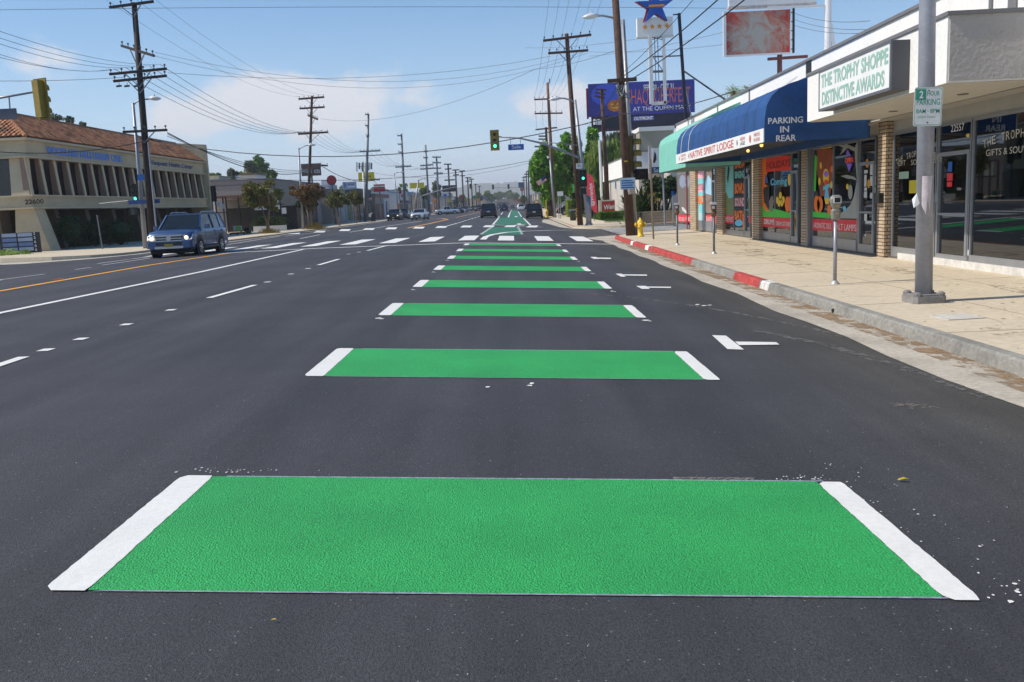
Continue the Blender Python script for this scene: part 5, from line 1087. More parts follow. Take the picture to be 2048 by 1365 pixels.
t=thing('lane_use_sign',at(1159,340,60.8),'small white square sign on the far right corner mast pole','sign'); mb,*_=panel((1152,327),(1165,338),60.75,.02); mk('plate',mb,M['wht2'],t); mb=MB(); q=at(1158,332,60.74); mb.tube([q+Vector((.1*math.cos(a),0,.07*math.sin(a))) for a in [i*.7 for i in range(8)]],.014,4); mk('symbol',mb,M['black'],t)
# near right signal hidden behind the wood pole
c=at(1268,308,40.9); signal(c,1.62,R(72),'yellow signal seen from the side behind the big brown pole',body='sigyellow',plate='black',lit=9)
mb=MB(); a=at(1262,345,40.9); mb.tube([a+Vector((-.3,0,0)),a+Vector((.35,0,0))],.03,6); mb.tube([a+Vector((-.3,0,1.6)),a+Vector((.2,0,1.6))],.03,6); mk('signal_bracket',mb,M['sigyellow'],L5)
pedsig(at(1282,349,40.8),.48,'black pedestrian signal beside the big brown pole',R(20))
# near left big yellow signal on its arm
c=at(83,199,35.5); signal(c,1.42,R(156),'large yellow signal seen from the side at the upper left',body='sigyellow',plate='sigyellow',lit=9,wk=.42)
t=thing('signal_mast',(-22.2,35.6,ZL-.1),'steel signal mast with a curved arm standing at the left edge','mast')
mb=MB(); a=at(78,183,35.5); b_=at(0,196,35.5); mb.tube([(-22.2,35.6,.0),(-22.2,35.6,8.6)],[.17,.12],12); mk('pole',mb,M['steel'],t,smooth=True)
mb=MB(); mb.tube([(-22.2,35.6,5.9),b_,a],[.08,.05,.035],8); mk('arm',mb,M['steel'],t,smooth=True)
t=thing('street_name_sign',at(18,240,35.5),'grey back of a hanging street sign at the left edge','sign'); mb,x0,x1,z0,z1=panel((-22,218),(35,240),35.5,.03); mk('plate',mb,PM('grey_sign_back',(.13,.13,.15),rough=.5),t); mb=MB(); a=at(20,218,35.5); mb.bar(a,at(18,192,35.5),.04); mk('hanger',mb,M['steel'],t)
# left corner signals
c=at(270,386,49.4); signal(c,1.0,R(8),'black signal lit green on the left corner lamp pole',body='black',plate='black',lit=2,plat=False)
t=thing('street_name_sign',at(281,355,49.4),'small blue street sign high on the left corner lamp pole','sign'); mb,*_=panel((274,349),(290,361),49.35,.03); mk('plate',mb,M['blue'],t)
t=thing('street_name_sign',at(287,404,49.4),'long blue street sign across the left corner poles','sign'); mb,*_=panel((256,400),(320,408),49.2,.03); mk('plate',mb,PM('deep_blue_sign',(.02,.05,.22),rough=.4),t)
pedsig(at(266,423,49.2),.42,'black pedestrian signal on the left corner lamp pole')
t=thing('signal_post',at(430,470,80) ,'slim post with a black signal back behind the blue SUV','mast'); t.location.z=ZL; t['_w']=tuple(t.location); x=t.location.x; mb=MB(); mb.tube([(x,80,ZL),(x+.05,80,at(428,400,80).z)],.07,8); mk('post',mb,M['steeldk'],t)
c=at(427,388,79.8); signal(c,1.25,R(150),'black signal head on the slim post behind the blue SUV',body='black',plate='black',lit=9)
t=thing('small_sign',at(446,412,79),'pair of small white signs beyond the blue SUV','sign'); mb,*_=panel((433,404),(441,412),79,.03); mk('plate',mb,M['wht2'],t); mb,*_=panel((443,408),(449,418),79,.03); mk('plate',mb,M['wht2'],t); mb=MB(); a=at(446,418,79); mb.tube([a,(a.x+.05,79.05,ZL)],.035,6); mk('post',mb,M['steeldk'],t)
# corner sign post inside the right block
t=thing('street_name_sign',(9.35,54.2,ZR),'dark blue street sign reading Sale on a grey post under the mint awning','sign')
mb=MB(); q=at(1325,330,54.2); mb.tube([(9.35,54.2,ZR),(q.x,54.2,q.z)],.055,8); mk('post',mb,M['steel'],t)
mb,x0,x1,z0,z1=panel((1303,334),(1340,347),54.1,.03); mk('plate',mb,PM('street_sign_blue',(.01,.06,.16),rough=.4),t); text('Sale','lettering',t,M['white'],(x0+.12,54.09,z0+.07),XF,UP,.26,.55,lift=.004)
# far signals
for i,(px,py,Y,s) in enumerate([(941,373,330,1.5),(986,374.5,330,1.4),(1017,373.5,330,1.4)]):
    signal(at(px,py,Y),s*1.1,0,['far dark signal left of the road, highest of the three','far dark signal over the middle of the road','far dark signal over the road nearest the right trees'][i],body='black',plate='black',lit=9,group='far traffic lights',wk=.5)
t=thing('signal_mast',(at(1072,410,330).x,330,-.2),'far steel mast whose long arm crosses above the traffic','mast'); mb=MB(); b0=t.location; mb.tube([b0,at(1070,378,330)],.2,8); mb.tube([at(1071,380,330),at(1040,376,330),at(986,376,330)],.09,6); mk('mast',mb,M['steel'],t)
t=thing('signal_mast',(at(841,420,170).x,170,-.1),'grey signal mast arm reaching over the left lanes','mast'); mb=MB(); mb.tube([at(843,393,170),at(870,384,170),at(895,378,170),at(913,374.5,170)],[.14,.12,.09,.07],8); mb.tube([Vector((at(843,393,170).x,170,-.1)),at(842,391,170)],.18,8); mk('mast',mb,M['steel'],t)
# ---------------------------------------------------------------- right far corner: restaurant sign, banner, bin, flags
t=thing('monument_sign',(9.4,82,ZR),'low red restaurant sign in the lawn behind the big brown pole','sign')
YW=82.0; mb,x0,x1,z0,z1=panel((1203,402),(1262,428),YW,.35); mk('sign_face',mb,PM('sign_red',(.42,.015,.02),rough=.4,var=.05),t)
mb=MB(); mb.box(x0-.25,x0,YW-.1,YW+.45,ZR,z1+.12); mb.box(x0,x1,YW-.1,YW+.45,z1,z1+.12); mb.box(x0,x1,YW,YW+.35,ZR,z0); mk('frame',mb,PM('sign_cream',(.5,.46,.38),var=.1),t)
text("Wendy's",'lettering',t,M['wht2'],(x0+.2,YW-.01,z0+.25),Vector((1,0,.10)),UP,.62,1.75,bold=.03,lift=.01,italic=.15)
t=thing('feather_banner',(8.0,75,ZR),'tall red feather banner with white writing on the corner lawn','banner')
YB=73.0; out=[(1173,347),(1180,349),(1186,357),(1189,372),(1191,392),(1195,415),(1194,427),(1188,424),(1181,415),(1176,405),(1173,385)]
mb=MB(); mb.prism([at(px,py,YB) for px,py in out],(0,.02,0)); mk('cloth',mb,PM('banner_red',(.85,.06,.10),rough=.6,var=.12,scale=2),t)
mb=MB(); mb.tube([at(1172,347,YB+.03),at(1173,385,YB+.03),at(1176,405,YB+.03)],.03,6); a=at(1188,424,YB+.05); mb.tube([a,(a.x,YB+.05,ZR)],.03,6); mk('pole',mb,M['steeldk'],t)
a=at(1184,412,YB-.02); b_=at(1179,360,YB-.02); ud=Vector((1,0,.14)).normalized(); xd=(b_-a).normalized(); text("@Wendys",'lettering',t,M['white'],a+Vector((.28,-.02,0)),xd,Vector((0,-1,0)).cross(xd)*-1 if 0 else xd.cross(Vector((0,-1,0)))*-1,.42,1.85,bold=.02,lift=.0)
t=thing('rubbish_bin',(4.79+.6,79.85,ZR),'dark grey slatted street bin on the far right pavement','bin')
x,y=5.39,79.0; s=at(1140,440,79).x-at(1125,440,79).x
mb=MB(); mb.lathe((x,y,ZR),[(.26,0),(.33,.75),(.36,.78),(.36,.88)],16); mk('drum',mb,PM('bin_green_black',(.02,.03,.03),rough=.5),t,smooth=True); mb=MB(); mb.lathe((x,y,ZR+.88),[(.38,0),(.40,.06),(.26,.12)],16); mk('lid',mb,M['steeldk'],t)
t=thing('bus_stop_sign',(4.75,85,ZR),'white bus stop sign on two thin poles near the bin','sign'); mb,*_=panel((1114.5,383.5),(1126.5,392.5),85,.03); mk('plate',mb,M['wht2'],t); mb=MB()
for px in(1116.5,1120): a=at(px,388,85.05); b_=at(px+1.5,438,85.05); mb.tube([a,b_],.035,6)
mk('post',mb,M['steel'],t)
def flag(px0,px1,py0,py1,Y,label,pole=None):
    t=thing('flag',at(px1,py0,Y),label,'flag'); A=at(px1,py0,Y); r=random.Random(3)
    # drooping diagonal flag made of stripes
    a=at(px1-4,py0,Y); b_=at(px1+1,(py0+py1)/2-1,Y); c=at(px0+6,py1,Y); d=at(px0,(py0+py1)/2+3,Y)
    mr_=MB(); mw=MB()
    for k in range(11):
        u0,u1=k/11,(k+1)/11
        q=[a.lerp(b_,u0),a.lerp(b_,u1),d.lerp(c,u1),d.lerp(c,u0)]; m_=mr_ if k%2==0 else mw
        for s in range(4):
            f0,f1=s/4,(s+1)/4; w0,w1=.06*math.sin(s*2),.06*math.sin((s+1)*2); m_.quad(q[0].lerp(q[3],f0)+Vector((0,w0,0)),q[1].lerp(q[2],f0)+Vector((0,w0,0)),q[1].lerp(q[2],f1)+Vector((0,w1,0)),q[0].lerp(q[3],f1)+Vector((0,w1,0)))
    mk('red_stripes',mr_,M['red'],t); mk('white_stripes',mw,M['white'],t)
    mb=MB(); e=Vector((0,-.08,0)); mb.quad(a+e,a.lerp(b_,.55)+e,a.lerp(b_,.55).lerp(d.lerp(c,.55),.42)+e,a.lerp(d,.42)+e); mk('canton',mb,PM('flag_blue',(.02,.03,.18)),t)
    return t
flag(1072,1093,352,372,99,'striped flag hanging from the lamp post before the ficus')
flag(603,621,364,381,89,'striped flag on the lamp post among the left trees'); flag(737,744,391,402,132,'faded red flag on the far left steel pole')
t=thing('info_sign',(at(1230,436,80).x,76,ZR),'thin post with a narrow blue sign in front of the restaurant sign','sign'); mb=MB(); a=at(1231,362,76); mb.tube([(t.location.x,76,ZR),(a.x,76,a.z)],.03,6); mk('post',mb,M['wht2'],t); mb,*_=panel((1229.5,361),(1233,378),75.95,.04); mk('plate',mb,PM('sky_blue_plate',(.15,.38,.60)),t)
t=thing('info_sign',at(1147,380,70),'small green hanging sign left of the far right corner pole','sign'); mb,*_=panel((1145,368),(1149,386),70,.04); mk('plate',mb,PM('bright_green_plate',(.10,.45,.08)),t)
t=thing('utility_post',(at(1094,434,101).x,101,ZR),'yellow hydrant beyond the flag lamp post','fire hydrant'); mb=MB(); x=t.location.x; mb.lathe((x,101,ZR),[(.2,0),(.16,.1),(.16,.6),(.2,.62),(.14,.85),(.04,.95)],10); mk('barrel',mb,M['yellow'],t,smooth=True); mb=MB(); mb.tube([at(1092,400,101),at(1093,433,101)],.06,6); mk('yellow_pipe',mb,M['yellow'],t)
t.name='fire_hydrant.001'
t=thing('street_bin',(at(746,440,128).x,128,ZL),'dark bin with a pale flyer beside the slim steel pole, left side','bin'); mb=MB(); x=t.location.x; mb.lathe((x,128,ZL),[(.38,0),(.42,1.1),(.3,1.3)],10); mk('drum',mb,M['black'],t); mb=MB(); mb.box(x-.5,x-.15,127.5,127.6,ZL+.7,ZL+1.15); mk('flyer',mb,M['wht2'],t)
# ---------------------------------------------------------------- overhead wires
def wire(a,b_,sag,r,label,n=14,group='overhead wires crossing the sky',name='overhead_wire',mat=None):
    a=Vector(a);b_=Vector(b_); pts=[]
    for i in range(n+1):
        t_=i/n; p=a.lerp(b_,t_); p.z-=3.1*sag*t_*(1-t_); pts.append(p)
    mb=MB(); mb.tube(pts,r*.72,4,cap=False); return mk(name,mb,mat or M['wire'],label=label,cat='cable',group=group)
def arm(k,i,t_): a,c=POLES[k][1][i]; return a.lerp(c,t_)+Vector((0,0,.25))
def A(px,py,Y): return at(px,py,Y)
TH=PM('thin_wire',(.10,.10,.13),rough=.5,var=0)
for k,t_ in enumerate((.03,.6,.97)):
    wire(arm('L1',0,t_),arm('L2',0,(.06,.5,.95)[k]),1.4,.014,'thin wire from the top arm of the tall dark left pole to the next pole',mat=TH,group='top wires from the tall left pole')
    wire(arm('L1',0,t_),A((120,150,215)[k],(-120),22),.3,.008,'thin wire rising over the upper left edge from the tall dark pole',mat=TH,group='wires leaving over the top left')
for k in range(5):
    wire(arm('L1',2,.1+.2*k),arm('L2',3,.05+.2*k),1.8,.022,'wire from the middle arm of the tall left pole towards the wine sign pole',group='wires on the middle arms, left side')
    e=[(0,103),(0,113),(0,82),(0,70),(0,56)][k]; wire(arm('L1',2,.02+.22*k),A(-60,e[1]-14,26+k*.0),.45,.011,'wire from the wide middle arm running off the left edge',group='wires running off the left edge')
for k in range(5): wire(arm('L2',3,.1+.2*k),arm('L3',3,.05+.22*k),1.6,.022,'wire between the wine sign pole and the slim steel pole',mat=TH,group='wires between far left poles')
for k in range(4): wire(arm('L3',3,.05+.3*k),arm('L4',3,.05+.3*k),1.2,.025,'wire between the first two slim steel poles on the left',mat=TH,group='wires between steel poles left')
for k in range(3): wire(arm('L4',3,.1+.4*k),arm('L5',0,.1+.4*k),1.2,.025,'wire beyond the second slim steel pole on the left',mat=TH,group='wires beyond the steel poles left')
for k,(dy) in enumerate((0,3,7)): wire(A(335,266+dy,49),A(643,332+dy*.6,104.5),2.0-.4*k,.045 if k==0 else .025,['thick sagging cable from the low arm of the tall left pole to the next','thin cable just under the thick sagging cable, left side','lowest thin cable under the thick sagging cable, left side'][k],group='low communication cables left')
wire(A(643,332,104.5),A(746,361,132),1.0,.06,'thick low cable between the wine sign pole and the slim steel pole'); wire(A(746,361,132),A(800,384,150),1.0,.05,'thick low cable beyond the slim steel pole, left')
wire(A(-60,299,44),A(305,279,49),.55,.032,'thick cable from the left edge sagging to the tall dark pole'); wire(A(303,281,49),A(1235,232,41),1.7,.030,'long dark cable crossing the whole road at signal height'); wire(A(1238,228,40.5),A(1470,182,30),.25,.022,'dark cable from the big brown pole over the shop roof')
wire(A(440,354,80),A(1060,322,95),1.3,.03,'dark cable crossing the road low behind the hanging signal'); wire(A(740,345,131),A(1060,326,100),1.5,.025,'second thin cable crossing low behind the hanging signal',mat=TH)
wire(A(-60,21,30),A(1460,17,34),-.1,.010,'very thin wire spanning the top of the sky',mat=TH); wire(A(-60,162,40),A(250,155,49),.1,.015,'thin wire from the left edge to the tall dark pole',mat=TH); wire(A(336,146,49),A(1100,113,62),1.0,.014,'thin wire from the tall dark pole rising to the right pole',mat=TH)
wire(A(310,105,49),A(1176,102,62),2.3,.012,'thin sagging wire between the tall left pole and the right crossarm pole',mat=TH); wire(A(308,112,49),A(1176,106,62),2.6,.012,'lower thin sagging wire between the tall left pole and right crossarm pole',mat=TH)
wire(A(640,238,105),A(1070,139,62),1.8,.018,'faint wire climbing from the wine sign pole to the upper right',mat=TH); wire(A(1070,139,62),A(1235,100,41),.2,.014,'faint wire reaching the big brown pole',mat=TH)
for k,(px,tx) in enumerate([(1087,1100),(1105,1122),(1123,1142),(1143,1166),(1161,1187),(1179,1210)]):
    wire(arm('R2',0,(.02,.2,.39,.6,.78,.97)[k]),A(tx,-20,40),.1,.010,'thin wire climbing from the upper right crossarm out of the picture',mat=TH,group='wires rising from the right crossarm')
    wire(arm('R2',0,(.02,.2,.39,.6,.78,.97)[k]),arm('R3',0,(.0,.2,.4,.6,.8,1.0)[k]),.8,.016,'thin wire descending from the right crossarm to the orange brown pole',mat=TH,group='wires between right crossarms')
for k in range(4): wire(arm('R3',0,.05+.3*k),arm('R4',0,.05+.3*k),.6,.02,'thin wire beyond the orange brown pole',mat=TH,group='wires beyond the orange brown pole')
for k,(p0,p1,r_) in enumerate([((1236,160,40.4),(1480,-40,21),.030),((1260,160,40.4),(1540,-40,21),.030),((1250,142,40.4),(1420,-40,26),.018)]): wire(A(*p0),A(*p1),.15,r_,['thick cable from the big brown pole up past the star sign','second thick cable crossing in front of the red board','thinner cable left of the star sign'][k])
for k,(a,b_) in enumerate([((1178,113,62),(1450,64,40)),((1178,104,62),(1460,88,40)),((1050,96,64),(1290,76,45)),((1585,25,35),(1740,42,24)),((1585,38,35),(1760,58,24)),((1585,50,35),(1770,64,24))]): wire(A(*a),A(*b_),.2,.011,'very thin wire in the upper right sky',mat=TH,group='thin wires upper right')
for k,(a,b_) in enumerate([((1236,168,40.4),(1190,228,84)),((1240,172,40.4),(1170,250,90)),((1246,176,40.4),(1190,270,90))]): wire(A(*a),A(*b_),.4,.02,'grey wire dropping from the big brown pole towards the equipment pole',group='wires to the equipment pole')
# ---------------------------------------------------------------- left corner building (22600)
CR=PM('cream_stucco',(.52,.43,.28),rough=.85,var=.14,scale=.6,var2=.05,s2=6,bump=.15,bscale=20); CR2=PM('cream_fin',(.58,.48,.32),rough=.85,var=.05,scale=2); DKW=PM('dark_window',(.012,.010,.014),rough=.12,var=.1)
FX=-28.8
t=B1=thing('office_building',(-36,68,ZL),'two storey cream office block with orange tiled roof and narrow windows, left corner','building')
YN,YF=53.0,83.4; XB=-52
mb=MB(); mb.box(XB,FX-.1,YN+.1,YF,2.72,3.40); mb.box(XB,FX-.1,YN+.1,YF,5.78,6.75); mk('wall_band',mb,CR,B1)
mb=MB(); 
for z in (3.40,5.70,2.66): mb.box(XB,FX+.02,YN-.02,YF,z,z+.10)
mb.box(XB,FX+.12,YN-.12,YF,6.72,6.86); mk('ledge',mb,CR2,B1)
mb=MB(); mb.box(XB,FX-.55,YN+.55,YF-.05,3.5,5.72); mk('upper_glass',mb,DKW,B1)
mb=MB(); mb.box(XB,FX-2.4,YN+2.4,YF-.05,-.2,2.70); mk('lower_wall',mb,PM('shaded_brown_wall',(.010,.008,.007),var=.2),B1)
NF=18
for i in range(NF+1):
    y=YN+.25+(YF-YN-.7)*i/NF; mb=MB(); mb.prism([(FX-.12,y-.12,3.5),(FX-.56,y-.12,3.5),(FX-.56,y-.12,5.71),(FX-.3,y-.12,5.71)],(0,.24,0)); fn=mk('window_fin',mb,PM('shaded_fin_side',(.30,.20,.15),rough=.85,var=.08),B1); mb=MB(); mb.prism([(FX-.06,y-.13,3.5),(FX-.12,y-.13,3.5),(FX-.3,y-.13,5.71),(FX-.24,y-.13,5.71)],(0,.26,0)); mk('fin_edge',mb,CR2,fn)  # brown fin sides carry their shade in the colour; edges stay cream
for i in range(9):
    x=FX-.2-i*2.35; mb=MB(); mb.prism([(x,YN+.1,3.5),(x,YN+.56,3.5),(x,YN+.56,5.71),(x,YN+.35,5.71)],(-.7 if i else -1.1,0,0)); mk('window_fin',mb,CR2,B1)
for x0,x1,y,dx in [(FX-1.3,FX-.2,YN+.4,.0)]:
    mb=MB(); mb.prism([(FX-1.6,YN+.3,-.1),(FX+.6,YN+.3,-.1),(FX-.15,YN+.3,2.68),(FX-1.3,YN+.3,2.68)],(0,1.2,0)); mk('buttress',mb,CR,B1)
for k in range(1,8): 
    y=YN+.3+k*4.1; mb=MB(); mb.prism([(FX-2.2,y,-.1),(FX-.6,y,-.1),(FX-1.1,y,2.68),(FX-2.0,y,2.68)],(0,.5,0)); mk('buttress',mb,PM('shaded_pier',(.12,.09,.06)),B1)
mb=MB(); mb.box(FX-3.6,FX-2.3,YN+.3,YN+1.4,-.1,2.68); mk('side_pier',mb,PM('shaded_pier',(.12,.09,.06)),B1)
# hipped tile roof
def tilemat():
    m=bpy.data.materials.new('clay_tiles'); m.use_nodes=True; nt=m.node_tree; N=nt.nodes; L=nt.links; b=N['Principled BSDF']; b.inputs['Roughness'].default_value=.8
    gm=N.new('ShaderNodeNewGeometry'); n=N.new('ShaderNodeTexNoise'); n.inputs['Scale'].default_value=1.2; n.inputs['Detail'].default_value=6; L.new(gm.outputs['Position'],n.inputs['Vector'])
    w_=N.new('ShaderNodeTexNoise'); w_.inputs['Scale'].default_value=5; L.new(gm.outputs['Position'],w_.inputs['Vector'])
    ad=N.new('ShaderNodeMath'); ad.operation='ADD'; L.new(n.outputs['Fac'],ad.inputs[0]); sb2=N.new('ShaderNodeMath'); sb2.operation='MULTIPLY_ADD'; sb2.inputs[1].default_value=.5; sb2.inputs[2].default_value=-.1; L.new(gm.outputs['Random Per Island'],sb2.inputs[0]); L.new(sb2.outputs[0],ad.inputs[1])
    cr=N.new('ShaderNodeValToRGB'); cr.color_ramp.elements[0].position=.35; cr.color_ramp.elements[0].color=(.13,.055,.022,1); cr.color_ramp.elements[1].position=.95; cr.color_ramp.elements[1].color=(.50,.22,.09,1); e=cr.color_ramp.elements.new(.6); e.color=(.30,.11,.04,1)
    L.new(ad.outputs[0],cr.inputs[0]); L.new(cr.outputs[0],b.inputs['Base Color']); return m
TM=tilemat()
ez,rz_=6.86,8.62; run=2.6
mb=MB(); mb.prism([(FX+.1,YN-.1,ez),(XB,YN-.1,ez),(XB,YN-.1+run,rz_),(FX+.1-run,YN-.1+run,rz_)],(0,.02,-.1)); mb.quad((FX+.1,YN-.1,ez),(FX+.1,YF,ez),(FX+.1-run,YF,rz_),(FX+.1-run,YN-.1+run,rz_)); mb.quad((FX+.1-run,YN-.1+run,rz_-.02),(FX+.1-run,YF,rz_-.02),(XB,YF,rz_-.02),(XB,YN-.1+run,rz_-.02)); rf=mk('roof',mb,PM('roof_under',(.07,.03,.015)),B1)
mb=MB()
def tile(p,along,up,w_,l_):
    c=[]
    for k in range(4):
        a=math.pi*k/3; c.append(p+along*(math.cos(a)*w_/2)+Vector((0,0,1))*(math.sin(a)*w_*.33+.02))
    mb.add(c+[q+up*l_ +Vector((0,0,.0)) for q in c],[(0,1,5,4),(1,2,6,5),(2,3,7,6)])
u1=Vector((-run,0,rz_-ez)); n1_=12
for j in range(n1_):
    o=u1*(j/n1_); y=YN-.1+run*j/n1_
    while y<YF-.1: tile(Vector((FX+.1,y+.14,ez))+o+Vector((0,0,.03)),Vector((0,1,0)),u1/n1_,.29,1.05); y+=.30
u2=Vector((0,run,rz_-ez))
for j in range(n1_):
    o=u2*(j/n1_); x=FX+.1-run*j/n1_-.14
    while x>-42: tile(Vector((x,YN-.1,ez))+o+Vector((0,0,.03)),Vector((1,0,0)),u2/n1_,.29,1.05); x-=.30
o_=mk('roof_tiles',mb,TM,rf)
mb=MB(); mb.tube([(FX+.1,YN-.1,ez+.06),(FX+.1-run,YN-.1+run,rz_+.06)],.13,6); mb.tube([(FX+.1-run,YN-.1+run,rz_+.05),(FX+.1-run,YF,rz_+.05)],.12,6); mb.tube([(FX+.1-run,YN-.1+run,rz_+.05),(XB,YN-.1+run,rz_+.05)],.12,6); mk('ridge_tiles',mb,TM,rf)
mb=MB(); mb.prism([(FX+.3,YF,0),(FX+.3,YF,8.45),(FX-4.5,YF,8.9),(XB,YF,8.9),(XB,YF,0)],(0,.35,0)); mk('end_wall',mb,CR,B1)
BLT=PM('bright_blue_lettering',(.06,.22,.70),rough=.4,var=.05)
def lt(s,px0,px1,z,h,mat,X=FX-.09,b=.02): 
    a=atx(px0,330,X); c=atx(px1,340,X); text(s,'lettering',B1,mat,(X,c.y if 0 else a.y,z),Vector((0,1,0)),UP,h,c.y-a.y,bold=b,lift=.03,spacing=1.0)
lt('WOODLAND HILLS URGENT CARE',96,245,6.0,.52,BLT,b=.05); lt('Vanpoint Health Center',301,386,5.98,.50,PM('dull_blue_lettering',(.04,.07,.22)))
text('22600','lettering',B1,PM('brown_number',(.05,.025,.02)),(at(50,405,YN+.1).x,YN+.1,2.93),XF,UP,.30,1.15,bold=.03,lift=.02)
# tenant sign
t=thing('tenant_sign',(at(38,505,50.5).x,50.5,-.05),'low black tenant sign with pale panels numbered 22600','sign')
YS=50.5; mb,x0,x1,z0,z1=panel((-3,466),(80,507),YS,.25); mk('board',mb,PM('sign_black',(.012,.013,.02),rough=.3),t)
mb,xa,xb,za,zb2=panel((1,466),(70,504),YS,.02); hw=(xb-xa)/2; hh_=(zb2-za)/4
for i in range(2):
    for j in range(4):
        m_=MB(); m_.box(xa+i*hw+.05,xa+(i+1)*hw-.04,YS-.03,YS,za+j*hh_+.04,za+(j+1)*hh_-.03); mk('tenant_panel',m_,PM('pale_panel_blue',(.14,.20,.38),var=.2) if (i,j) in((0,1),(1,1),(0,2)) else PM('pale_panel',(.34,.38,.50),var=.1),t)
for k,ch in enumerate('22600'): text(ch,'lettering',t,M['wht2'],(xb+.04,YS-.01,zb2-.16-k*.235),XF,UP,.15,.11,bold=.02,lift=.01)
def bush(px0,px1,py0,py1,Y,label,mat='leaf_dark',n=1500,size=.14,seed=1,name='bush'):
    c,r_=crownpx(px0,px1,py0,py1,Y); t=thing(name,(c.x,c.y,c.z-r_[2]),label,'bush'); mb=MB(); mb.sphere(c,r_[0]*.72,r_[1]*.72,r_[2]*.72,10,7); mk('inner_leaves',mb,M[mat],t); mb=MB(); leaves(mb,c,*r_,n,size,seed,shell=.75,clumps=40); mk('foliage',mb,M[mat],t)
bush(110,168,430,492,56,'largest round dark clipped bush against the cream office block',seed=1); bush(172,203,442,490,58,'small round dark bush between two larger ones by the office block',seed=2); bush(205,266,436,488,60,'wide dark clipped bush near the lamp pole by the office block',seed=3)
bush(-20,60,500,518,49.5,'low yellow green shrubs in front of the tenant sign',mat='leaf_willow',n=1200,seed=4); bush(0,62,428,470,60,'big dark hedge in the shade left of the entrance pier',n=2500,size=.2,seed=5)
mb=MB(); x,_,_=at(205,497,52); mb.tube([(x,52,ZL),(x-.1,52,2.1)],.035,6); tag(mk('bare_post',mb,M['steeldk']),'thin grey post before the dark bushes, left corner','post')
mb=MB(); a=at(199,408,50.5); b_=at(256,402,49.6); mb.tube([a,b_],.03,6); mb.tube([a,a+Vector((0,0,-.12))],.03,6); tag(mk('arm_bracket',mb,M['steeldk']),'thin horizontal bracket reaching left from the corner lamp pole','bracket')
# small bare trees behind the roof
for i,(x0,x1,y0,y1) in enumerate([(98,128,226,250),(130,148,232,250),(158,172,244,254)]): 
    c,r_=crownpx(x0,x1,y0,y1,95); tree('tree',(c.x,95,ZL),[(c,r_)],'leaf_eu',['largest sparse treetop above the orange tile roof','middle sparse treetop above the orange tile roof','smallest sparse treetop above the orange tile roof'][i],n=260,size=.28,seed=40+i,trunk=.15)
# ---------------------------------------------------------------- left shop row
GRW=PM('warm_grey_wall',(.33,.29,.27),rough=.9,var=.05); 
def bld(label,x0,x1,y0,y1,h,wall,parts=(),name='shop_building',parapet=.25,roofm=None):
    t=thing(name,((x0+x1)/2,(y0+y1)/2,-.1),label,'building'); mb=MB(); mb.box(x0,x1,y0,y1,-.3,h); mk('wall',mb,wall,t)
    mb=MB(); mb.box(x0-.08,x1+.08,y0-.08,y1+.08,h,h+.14); mk('roof',mb,roofm or M['trim'],t)
    for nm,q,mt in parts:
        mb=MB(); mb.box(*q); mk(nm,mb,mt,t)
    return t
YG=99.0; hg=at(567,358,YG).z
t=bld('warm grey stucco hall with a covered patio, left side',-48,-26.9,YG,124,hg,GRW,[('trim',(-48,-26.85,YG-.04,YG,hg-.5,hg-.4),M['trim']),('doorway',(-26.92,-26.84,108,114,-.1,3.2),M['black']),('doorway',(-26.92,-26.84,118,121,-.1,3.0),PM('dark_red_door',(.10,.01,.01)))])
# patio in front of the grey hall
PT=thing('patio',(-31,93,ZL),'dark framed covered patio with hedge planter attached to the grey hall','patio')
def pbx(px,py,Y): q=at(px,py,Y); return q
Yp=88.0
zt=at(500,392,Yp).z; xa=at(416,392,Yp).x; xb=at(566,392,Yp).x
mb=MB(); mb.box(xa,at(500,392,Yp).x,Yp,YG,zt-.1,zt+.12); mk('patio_roof',mb,PM('rust_fascia',(.20,.12,.09)),PT)
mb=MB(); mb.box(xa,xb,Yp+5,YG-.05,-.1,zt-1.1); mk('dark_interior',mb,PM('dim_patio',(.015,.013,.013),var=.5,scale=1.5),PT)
mb=MB(); mb.box(xa,xb,Yp+4.9,Yp+5,zt-1.1,zt-.2); mk('back_panel',mb,PM('grey_panel',(.20,.19,.18)),PT)
mb=MB()
for px in (418,434,449,455,480,503,547,563): x=at(px,440,Yp).x; mb.box(x-.06,x+.06,Yp,Yp+.12,ZL,zt)
mb.box(xa,xb,Yp+.02,Yp+.1,at(500,424,Yp).z,at(500,422,Yp).z); mb.box(at(478,407,Yp).x,xb,Yp+.02,Yp+.1,at(500,412,Yp).z-.03,at(500,412,Yp).z+.05); mk('patio_frame',mb,M['blackmetal'],PT)
mb,*_=panel((507,398),(562,420),Yp+2,.05); mk('white_screen',mb,M['white'],PT); mb,*_=panel((506,452),(572,464),Yp-.8,.5); mk('planter_box',mb,M['wht2'],PT)
mb,*_=panel((563,416),(573,428),Yp-.2,.04); mk('notice',mb,M['wht2'],PT); mb,*_=panel((412,393),(432,425),Yp+3,.1); mk('white_screen',mb,M['white'],PT)
c,r_=crownpx(505,574,432,455,Yp-.4,.6); mb=MB(); mb.box(c.x-r_[0]*.95,c.x+r_[0]*.95,c.y-.3,c.y+.3,c.z-r_[2]*.8,c.z+r_[2]*.6); leaves(mb,c,r_[0],.6,r_[2],2600,.16,6,shell=.6,clumps=60); mk('hedge',mb,M['leaf_dark'],PT)
t=thing('bus_bench',(at(475,470,80).x,77,ZL),'green and white poster bench behind the blue SUV','bench'); Yb=77
mb,*_=panel((466,452),(484,462),Yb,.05); mk('backrest',mb,PM('poster_white',(.5,.52,.5)),t); mb,*_=panel((472,452),(482,463),Yb-.02,.02); mk('poster_green',mb,PM('poster_green',(.22,.42,.08)),t); mb,*_=panel((460,465),(490,468),Yb-.4,.5); mk('seat',mb,M['black'],t)
